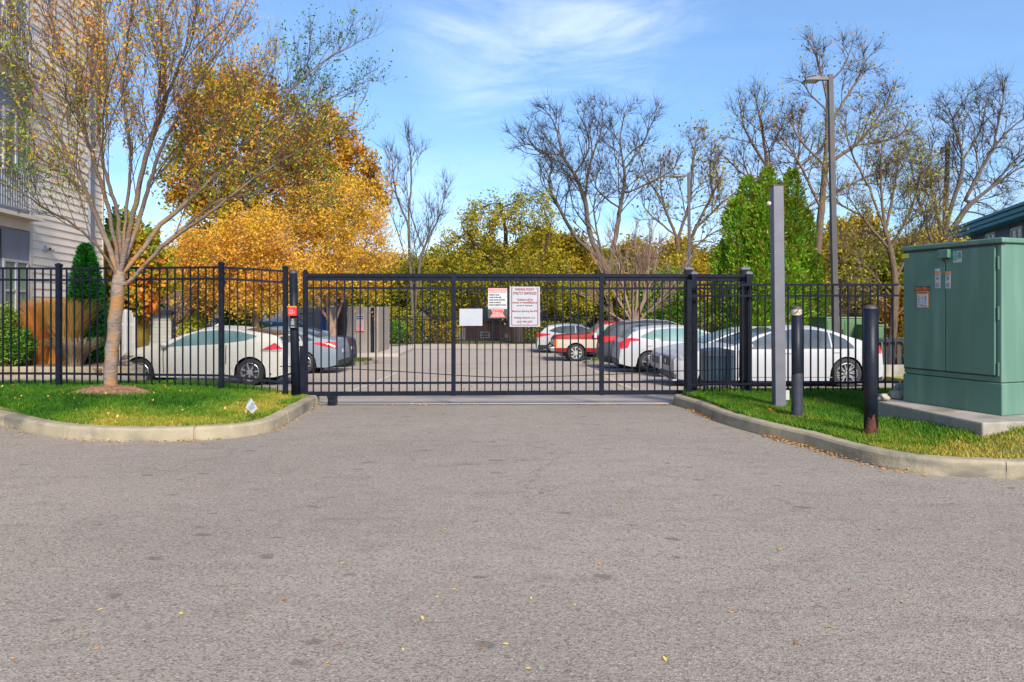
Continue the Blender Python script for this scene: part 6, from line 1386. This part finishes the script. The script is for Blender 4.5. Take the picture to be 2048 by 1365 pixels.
# ---- conifers
def conifer(name, label, x, y, z0, H, Rr, n, size, seed, m, loose=.16, lean=0, tint0=.3, powr=.62, brown=0.0, tops=None):
    root = empty(name, (x, y, z0), 0, label, 'conifer'); rng = np.random.default_rng(seed)
    b = MB(); b.tube([(0, 0, -.1), (lean*.5, 0, H*.5), (lean, 0, H*.93)], [Rr*.09, Rr*.05, .01], 8); b.build('trunk', M['barkbrown'], root, smooth=True)
    t = rng.random(n)**.82; th = rng.random(n)*6.283
    nzv = np.array([noise.noise(Vector((math.cos(a)*1.7, math.sin(a)*1.7, q*H*1.05+seed))) for a, q in zip(th, t)]); nz2_ = np.array([noise.noise(Vector((math.cos(a)*5, math.sin(a)*5, q*H*3.2+seed))) for a, q in zip(th, t)])
    prof = (1-t)**powr*np.minimum(1, .72+t*2.2); rr_ = Rr*prof*(1+loose*1.6*nzv+loose*1.1*nz2_)*(1-.34*rng.random(n)**1.7)
    p = np.c_[rr_*np.cos(th)+lean*t, rr_*np.sin(th), t*H*(1+.02*nz2_)]
    if tops:
        k = rng.integers(0, len(tops), n); tp = np.array(tops)[k]; p[:, 0] = p[:, 0]*tp[:, 3]+tp[:, 0]*(.6+.4*t); p[:, 1] = p[:, 1]*tp[:, 3]+tp[:, 1]*(.6+.4*t); p[:, 2] *= tp[:, 2]
    outw = np.c_[np.cos(th), np.sin(th), np.full(n, .75)]; dd = unit(outw+rng.normal(size=(n, 3))*.45); s = unit(np.cross(dd, rng.normal(size=(n, 3)))); sz = size*(.5+rng.random((n, 1)))
    V = np.empty((n, 4, 3)); V[:, 0] = p; V[:, 1] = p+dd*sz*.45+s*sz*.2; V[:, 2] = p+dd*sz; V[:, 3] = p+dd*sz*.45-s*sz*.2
    tint = tint0+.2*nz2_+.15*nzv+rng.normal(size=n)*.10+brown*1.3*(nz2_+.5*nzv > .38-.25*t)*(rng.random(n) < .5)
    npmesh('foliage', V.reshape(-1, 3), np.arange(n*4), np.full(n, 4), m, np.clip(tint, 0, 1), root)
    return root
ARB = leafmat('arborvitae_sprays', [(.006, .045, .008), (.012, .09, .012), (.02, .15, .015), (.04, .20, .02)], .2)
CON = leafmat('cedar_sprays', [(.04, .14, .008), (.09, .26, .014), (.17, .37, .02), (.25, .44, .03), (.27, .33, .025), (.24, .18, .03)], .35)
conifer('arborvitae', 'slim dark green arborvitae in the bed by the cream building corner', X(176, 14.3), 14.3, .35, 2.42, .42, 17000, .085, 5, ARB, .13, lean=-.05, tint0=.5, powr=.55)
conifer('green_conifer', 'big bright green conifer, left half of the pair behind the white sedan', X(1512, 24.5), 24.5, gz(24), Z(338, 24.5)-gz(24), 1.65, 80000, .13, 6, CON, .52, tint0=.50, powr=.46, tops=[(.40, 0, 1, .5), (-.35, -.1, .95, .5), (.95, .2, .88, .5), (-.85, -.4, .84, .55), (0, -.7, .80, .6), (-1.15, -.1, .62, .6), (.1, -.3, .9, .6), (-.5, -.9, .5, .8), (.7, -.7, .6, .75)], brown=.4)
conifer('green_conifer', 'big green conifer with browning tips, right half of the pair behind the white sedan', X(1560, 25), 25, gz(24), Z(342, 25)-gz(24), 1.5, 64000, .13, 7, CON, .52, tint0=.52, powr=.46, tops=[(.45, 0, 1, .5), (-.2, -.2, .94, .5), (.95, .1, .80, .5), (.2, -.6, .84, .6), (1.25, .2, .58, .6), (-.6, -.4, .78, .6), (.6, -.8, .55, .8), (-.3, -.8, .5, .8)], brown=.45)


# ---- shrubs and tall grasses in the bed
def shrub(name, label, x, y, z0, rx, ry, h, n, size, m, seed, tf=.45, cat='shrub', group=None, wid=.6):
    root = empty(name, (x, y, z0), 0, label, cat, group); rng = np.random.default_rng(seed)
    b = MB()
    for k in range(7):
        a = k*.9; b.tube([(0, 0, -.05), (.3*rx*math.cos(a), .3*ry*math.sin(a), h*.35), (.7*rx*math.cos(a), .7*ry*math.sin(a), h*.75)], [.02*h+.004, .012*h+.003, .003], 5)
    b.build('stems', M['barkbrown'], root)
    q = unit(rng.normal(size=(n, 3))); nv = fnoise(q*1.5+seed, 1.3); nw = fnoise(q*1.5+seed, 4.0); rr_ = (1+.35*nv+.25*nw)*(.55+.45*rng.random(n)**.5)
    p = np.c_[q[:, 0]*rx*rr_, q[:, 1]*ry*rr_, h*.5+q[:, 2]*h*.5*rr_]; p[:, 2] = np.maximum(p[:, 2], .03)
    leaves('foliage', p, size, m, np.clip(tf+.25*nv+.35*nw+rng.normal(size=n)*.14, 0, 1), rng, root, wid, horiz=.8); return root
shrub('green_shrub', 'leafy green shrub at the left edge of the mulch bed before the orange grass', X(24, 13.3), 13.35, .34, .36, .32, .80, 4200, .05, GRN, 1, .55)
shrub('green_shrub', 'bright green shrub cut off by the left edge of the photo behind the fence', X(-12, 12.9), 13.3, .34, .22, .3, 1.25, 3000, .05, GRN, 2, .75)
shrub('yellow_green_hedge', 'yellow green shrub behind the far fence right of the wooden enclosure', X(810, 45), 45.5, gz(44), 1.5, 1.2, 2.4, 2600, .15, OLV, 3, .35)
shrub('green_bush', 'round green bush behind the far fence just right of the wooden enclosure', X(785, 44), 44.2, gz(43), 1.0, .8, 1.6, 3200, .14, GRN, 4, .7)
shrub('ochre_bush', 'ochre leafed bush covering the brick house wall behind the blank sign', X(885, 46), 46.4, gz(43), 1.3, 1.0, 2.4, 2200, .16, OLV, 5, .7)
shrub('olive_hedge', 'olive leafed hedge behind the fence under the tall parking policy sign', X(1100, 46), 46.4, gz(43), 2.2, 1.0, 1.5, 2600, .16, OLV, 6, .3)
shrub('orange_bush', 'orange leafed bush above the black board fence beside the big cabinet', X(1790, 24), 24, gz(24), .75, .7, 2.5, 5200, .12, leafmat('orange_bush_leaves', [(.2, .22, .02), (.42, .28, .03), (.55, .25, .03), (.45, .12, .02)], .4), 7, .5)
shrub('ivy_mass', 'green ivy mass climbing behind the shorter lamp post', X(1345, 38), 39, gz(38), 1.9, 1.2, 4.8, 9000, .17, GRN, 8, .72)
shrub('green_bush', 'small dark green bush behind the blue grey sedan roof', X(480, 23.5), 23.4, gz(23), .9, .7, 1.9, 4200, .11, GRN, 9, .45)
shrub('green_bush', 'light green leafy bush between the bronze tree and the cream garage', X(268, 19), 22.6, gz(19), .45, .5, 1.7, 2200, .12, YEL, 10, .3)
def tallgrass(label, x, y, z0, h, spread, n, seed, cols, lean=0.0):
    rng = np.random.default_rng(seed); m = leafmat('tall_grass_blades', cols, .4); root = empty('ornamental_grass', (x, y, z0), 0, label, 'ornamental grass', 'tall orange grasses in the mulch bed')
    a = rng.random(n)*6.283; rb = .14*np.sqrt(rng.random(n)); B = np.c_[rb*np.cos(a), rb*np.sin(a), np.zeros(n)]; hh = h*(.55+.5*rng.random(n)); out = spread*(.15+.85*rng.random(n))*(hh/h)
    a2 = a+rng.normal(size=n)*.6; D = np.c_[np.cos(a2)*out+lean*hh, np.sin(a2)*out]; V = np.empty((n, 6, 3)); sd = np.c_[np.cos(a2+1.57), np.sin(a2+1.57), np.zeros(n)]*(.0035+.003*rng.random((n, 1)))
    for i, (f, g_, w2) in enumerate(((0, 0, 1), (.55, .28, 1), (1, 1, .5))):
        c = B.copy(); c[:, :2] += D*g_; c[:, 2] += hh*(f-.10*(f == 1)); V[:, i*2] = c+sd*w2; V[:, i*2+1] = c-sd*w2
    bi = (np.arange(n)*6)[:, None]; F_ = np.concatenate([np.concatenate([bi, bi+1, bi+3, bi+2], 1), np.concatenate([bi+2, bi+3, bi+5, bi+4], 1)], 0)
    tnt = np.clip(.45+.2*rng.normal(size=n), 0, 1); npmesh('blades', V.reshape(-1, 3), F_, np.full(2*n, 4), m, np.concatenate([tnt-.12, tnt+.12]).clip(0, 1), root); return root
OC = [(.44, .23, .05), (.68, .30, .05), (.82, .38, .07), (.85, .55, .18)]
tallgrass('orange feathery grass clump under the ground floor window', X(78, 13.9), 13.9, .34, 1.15, .8, 2600, 1, OC, .05)
tallgrass('tallest orange feathery grass clump behind the fence post', X(108, 14.1), 14.1, .34, 1.45, .72, 3000, 2, OC)
tallgrass('yellower feathery grass clump next to the slim arborvitae', X(133, 13.8), 13.8, .34, 1.42, .66, 2800, 3, [(.30, .2, .05), (.48, .30, .06), (.60, .40, .10), (.62, .45, .2)], -.02)
tallgrass('short pale dry grass clump at the foot of the arborvitae', X(150, 13.5), 13.5, .34, .62, .6, 900, 4, [(.3, .22, .14), (.42, .33, .2), (.5, .42, .3)])
tallgrass('small yellow grass clump between the white pickets and garage', X(282, 21), 21, gz(21)+.1, 1.9, .35, 1800, 5, [(.30, .26, .05), (.45, .33, .05), (.55, .38, .08)])

# ---- far trees: six crowns built once, then copied
protos = []
for i, (lm, tf, bk) in enumerate(((OLV, .35, M['barkbrown']), (OLV, .75, M['barkbrown']), (GOLD, .35, M['barkbrown']), (BRN, .35, M['barkbrown']))):
    rng = np.random.default_rng(60+i); root = empty('distant_tree', (0, 0, 0), 0, '', 'tree', 'distant trees beyond the lot'); H = 6.5
    A = []
    for k in range(6): c = np.array([rng.uniform(-1.7, 1.7), rng.uniform(-1.3, 1.3), rng.uniform(2.6, 5.0)]); A.append(c+unit(rng.normal(size=(90, 3)))*rng.random((90, 1))**.4*rng.uniform(1.1, 1.7))
    P_, par = grow([[(0, 0, -.3), (.1, 0, 1.2), (0, .1, 2.6)]], np.vstack(A), .4, 3.5, .65, 60, .05, .14, 60+i)
    tm, tips, rad, ch = tree_mesh('trunk', P_, par, .02, .2, bk, root); thin = np.where(tips <= 3)[0]; thin = thin[thin > 2]
    k = rng.integers(0, len(thin), 12500); pts = P_[thin[k]]+rng.normal(size=(12500, 3))*.26
    leaves('foliage', pts, .22, lm, np.clip(tf+fnoise(pts, .7, i)*.4+rng.normal(size=12500)*.14, 0, 1), rng, root, .55); protos.append(root)
spots = [(205, 56, 1.05, 2, 'gold leafed distant tree behind the maple by the cream building'), (345, 60, 1.0, 0, 'green gold distant tree over the white two storey house'), (425, 58, 1.15, 2, 'gold distant tree low behind the bronze tree'),
    (730, 58, 1.0, 2, 'gold distant tree between the golden vase tree and slender bare tree'), (770, 66, .95, 3, 'brownish distant tree left of the slender bare tree'), (795, 52, .72, 1, 'low ochre distant tree at the foot of the slender bare tree'),
    (860, 60, 1.0, 0, 'olive distant tree just right of the slender bare tree'), (905, 54, .8, 1, 'ochre distant tree over the brick house roof'), (960, 62, 1.15, 0, 'olive distant tree behind the blank sign'),
    (1060, 64, 1.2, 0, 'olive distant tree behind the parking policy sign'), (1125, 62, 1.25, 2, 'bright gold distant tree left of the broad bare tree'), (1185, 58, 1.0, 2, 'gold distant tree behind the broad bare tree stems'),
    (1150, 50, .62, 0, 'low olive distant tree above the farthest white car'), (1320, 66, 1.2, 3, 'bronze distant tree behind the crape myrtle'), (1415, 52, .85, 1, 'ochre distant tree between the shorter lamp and the conifer'), (1440, 62, 1.0, 0, 'olive distant tree just left of the conifer'),
    (1660, 52, 1.15, 1, 'ochre distant tree behind the nearer lamp post'), (1740, 50, .95, 3, 'bronze distant tree behind the tangled thicket tree'), (1830, 54, 1.05, 1, 'ochre distant tree directly left of the utility pole'), (1900, 58, .9, 3, 'bronze distant tree between utility pole and blue house')]
spots += [(815, 50, .75, 0, 'low olive distant tree right behind the slender bare tree trunk'), (1230, 52, .85, 0, 'olive distant tree behind the crape myrtle left edge'), (1290, 54, .95, 1, 'ochre distant tree rising behind the crape myrtle'), (1370, 56, .95, 0, 'olive distant tree behind the shorter lamp post'),
    (755, 50, .75, 0, 'olive distant tree above the right end of the wooden enclosure'), (1095, 53, 1.0, 1, 'ochre distant tree above the grey sided house'), (1395, 48, .8, 2, 'gold distant tree low between the lamp and the conifers'), (1690, 42, .9, 1, 'ochre distant tree low left of the thicket tree'), (1780, 40, .8, 0, 'olive distant tree low behind the thicket tree trunk'), (1860, 44, .95, 1, 'ochre distant tree low at the foot of the utility pole'),
    (560, 62, 1.1, 2, 'gold distant tree behind the rounded orange tree above the coupe'), (385, 50, .85, 0, 'green gold distant tree right of the white two storey house')]
used = set()
for px, d, sc, k, lab in spots:
    if k in used: o = copy_tree(protos[k])
    else: o = protos[k]; used.add(k)
    o['label'] = lab; sc *= 1.32; o.location = (X(px, d), d, gz(d)-.1); o.scale = (sc, sc, sc); o.rotation_euler.z = px*.7
# brown twig mass, small bare trees behind everything
pb = None; rng = np.random.default_rng(90)
root = empty('distant_bare_tree', (0, 0, 0), 0, '', 'tree', 'distant bare trees beyond the lot')
A = np.vstack([np.array([rng.uniform(-2, 2), rng.uniform(-1.5, 1.5), rng.uniform(3, 7)])+unit(rng.normal(size=(70, 3)))*rng.random((70, 1))**.4*1.6 for _ in range(9)])
P_, par = grow([[(0, 0, -.3), (.1, 0, 1.5), (0, .1, 3)]], A, .42, 4, .6, 60, .12, .16, 91); tm, tips, rad, ch = tree_mesh('trunk', P_, par, .02, .22, M['barkbrown'], root); thin = np.where(tips <= 3)[0]; thin = thin[thin > 2]
twigs('twigs', P_[thin], unit(P_[thin]-P_[par[thin]]), .95, .014, M['barkbrown'], root, rng, .6, 5); pb = root
for i, (px, d, sc, lab) in enumerate(((455, 62, 1.0, 'distant bare tree behind the rounded orange tree above the coupe'), (305, 58, .8, 'distant bare tree showing between the leaning trunk limbs and bronze tree'), (765, 75, .95, 'distant bare tree at the right edge of the rust tree'), (890, 84, 1.0, 'distant bare tree on the horizon left of the olive tree'),
    (1275, 62, 1.0, 'distant bare tree behind the crape myrtle top'), (1480, 60, 1.0, 'distant bare tree left behind the conifer pair'), (1665, 46, 1.05, 'distant bare tree right behind the conifer pair'), (1715, 42, .95, 'distant bare tree between the nearer lamp and thicket tree'), (1815, 44, 1.05, 'distant bare tree behind the thicket tree'), (1935, 48, .8, 'distant bare tree left of the blue house eaves'))):
    o = pb if i == 0 else copy_tree(pb); o['label'] = lab; o.location = (X(px, d), d, gz(d)-.1); o.scale = (sc, sc, sc); o.rotation_euler.z = i*1.3
# far wood on the horizon
rng = np.random.default_rng(99); n = 42000; x = rng.uniform(-110, 110, n); y = 92+rng.random(n)*22; hmx = 4.6+1.6*np.array([noise.noise(Vector((a*.07, 3, 0))) for a in x])+1.0*np.array([noise.noise(Vector((a*.35, 8, 0))) for a in x])
zz = np.array([gz(q) for q in y])+rng.random(n)*hmx; pts = np.c_[x, y, zz]
tag(leaves('far_wood', pts, .85, leafmat('far_wood_leaves', [(.10, .12, .05), (.20, .19, .09), (.26, .2, .12), (.2, .16, .13)], .3), np.clip(.5+fnoise(pts, .12, 5)*.7+rng.normal(size=n)*.15, 0, 1), rng, None, .7), 'hazy band of far woodland on the horizon', 'woodland', kind='stuff')

# ---------------------------------------------------------------- fallen leaves
fl = leafmat('fallen_leaf', [(.70, .48, .12), (.62, .36, .06), (.6, .22, .04), (.28, .10, .04)], .1)
def fleaf(tint, seed):
    r = random.Random(seed); b = []; pr = [(-.5, 0), (-.3, .16), (0, .24), (.3, .14), (.5, 0), (.3, -.13), (0, -.2), (-.3, -.15)]; V = [(x, y*r.uniform(.7, 1.3), .10*abs(x)+.16*abs(y)+r.uniform(0, .05)) for x, y in pr]+[(0, 0, 0)]
    Fc = [(i, (i+1) % 8, 8) for i in range(8)]; return npmesh('fallen_leaf', V, [i for f in Fc for i in f], [3]*8, fl, [tint]*8)
LF = [tag(fleaf(t, i), None, 'leaf') for i, t in enumerate((.05, .2, .35, .6, .95))]
groups = {0: ('pale yellow leaf lying flat on the asphalt', 'pale yellow leaves on the asphalt'), 1: ('deep yellow leaf lying on the asphalt', 'deep yellow leaves on the asphalt'), 2: ('amber leaf lying on the asphalt', 'amber leaves on the asphalt'), 3: ('orange leaf lying on the asphalt', 'orange leaves on the asphalt'), 4: ('dark brown leaf lying on the asphalt', 'dark brown leaves on the asphalt')}
sp = [(70, 1053), (132, 1119), (303, 1174), (470, 1163), (568, 1200), (363, 1229), (502, 1234), (470, 1226), (568, 1202), (645, 1235), (683, 1128), (680, 1291), (655, 1328), (126, 1266), (160, 1271), (192, 1299), (288, 1282), (156, 1350), (28, 1319), (200, 1221), (798, 1226), (806, 1301), (665, 1270), (845, 1238), (875, 1195), (908, 1180), (960, 1300), (1022, 1226), (1062, 1198), (1012, 1290), (1056, 1339), (1150, 1212), (1170, 1068), (1245, 1007), (1340, 1022), (1372, 1052), (1462, 1226), (1664, 1257), (1592, 1289), (1700, 1180), (1805, 1206), (1925, 1150), (2005, 1142), (1878, 990), (1330, 1320), (1420, 1330), (1760, 1060), (1560, 1100), (890, 1060), (560, 960), (398, 975), (300, 935), (130, 1008), (950, 900), (1075, 855), (1460, 905), (1555, 940), (1320, 900), (1200, 1130), (250, 1105)]
rnd = random.Random(8); usedl = set()
for i, (px, py) in enumerate(sp):
    k = rnd.choice((0, 0, 0, 1, 1, 2, 3, 4)); g = G0(px, py); s = rnd.uniform(.016, .036)
    if k in usedl: o = LF[k].copy(); SC.collection.objects.link(o)
    else: o = LF[k]; usedl.add(k)
    o.location = (g.x, g.y, .004); o.scale = (s, s, s*.8); o.rotation_euler = (rnd.uniform(-.25, .25), rnd.uniform(-.25, .25), rnd.uniform(0, 6.28)); o['label'], o['group'] = groups[k][0], groups[k][1]; o['category'] = 'leaf'
for k in range(5):
    if k not in usedl: bpy.data.objects.remove(LF[k])
def litter(name, pts, w_, n, size, label, seed, side=1, mat_=fl, zf=lambda x, y: .006):
    rng = np.random.default_rng(seed); seg = rng.integers(0, len(pts)-1, n); t = rng.random(n); A_ = np.array([tuple(p) for p in pts]); p = A_[seg]*(1-t[:, None])+A_[seg+1]*t[:, None]; dv = A_[seg+1]-A_[seg]; nn_ = unit(np.c_[dv[:, 1], -dv[:, 0], np.zeros(n)])*side
    cl = np.array([max(0, noise.noise(Vector((q[0]*1.1, q[1]*1.1, seed)))+.25) for q in p]); k = rng.random(n) < cl*1.8; p = p[k]+nn_[k]*(np.abs(rng.normal(size=(k.sum(), 1)))*w_); p[:, 2] = [zf(a, c)+.006+.01*rng.random() for a, c in zip(p[:, 0], p[:, 1])]
    d_ = unit(np.c_[rng.normal(size=(len(p), 2)), rng.normal(size=len(p))*.25]); s = unit(np.cross(d_, np.c_[rng.normal(size=(len(p), 2))*.3, np.ones(len(p))])); sz = size*(.4+rng.random((len(p), 1)))
    V = np.empty((len(p), 4, 3)); V[:, 0] = p; V[:, 1] = p+d_*sz*.5+s*sz*.25; V[:, 2] = p+d_*sz; V[:, 3] = p+d_*sz*.5-s*sz*.25; V[:, :, 2] = np.maximum(V[:, :, 2], .004)
    return tag(npmesh(name, V.reshape(-1, 3), np.arange(len(p)*4), np.full(len(p), 4), mat_, rng.random(len(p))), label, 'leaf litter', kind='stuff')
litter('leaf_litter', [p for p in KRs if p.y < 10.6 and p.x < 7], .05, 1500, .035, 'yellow and brown leaf litter along the foot of the right kerb', 3)
litter('leaf_litter', [p for p in KLs if p.y < 10.5 and p.x > -7.5], .06, 800, .03, 'small yellow leaf litter along the foot of the left kerb', 4)
litter('leaf_litter', [Vector((-2.9, 10.47, 0)), Vector((-1, 10.47, 0)), Vector((1, 10.47, 0)), Vector((2.5, 10.47, 0))], .03, 500, .03, 'gritty leaf litter along the joint below the gate', 5)
# speckle of fallen leaves over the left lawn and the lot
rng = np.random.default_rng(7); n = 130; x = rng.uniform(-7.5, -3.2, n); y = rng.uniform(7.8, 10.3, n); k = in_poly(x, y, polyL); x, y = x[k], y[k]
pts = np.c_[x, y, [hL(a, c)+.055 for a, c in zip(x, y)]]; tag(leaves('leaf_scatter', pts, .04, fl, rng.random(len(x)), rng, None, .5, horiz=2), 'sprinkled yellow leaves on the left lawn grass', 'leaf litter', kind='stuff')
n = 500; x = rng.uniform(-3, 10, n); y = rng.uniform(12, 40, n); pts = np.c_[x, y, [gz(q)+.012 for q in y]]; tag(leaves('leaf_scatter', pts, .06, fl, rng.random(n), rng, None, .5, horiz=3, droop=0), 'sprinkled orange leaves on the parking lot beyond the gate', 'leaf litter', kind='stuff')
rl = tag(fleaf(.8, 77), 'rusty red curled leaf standing in the grass left of the tall grey post', 'leaf'); g = G0(1540, 818, .2); rl.location = (g.x, g.y, .19); rl.scale = (.09, .09, .1); rl.rotation_euler = (1.2, .3, .4)
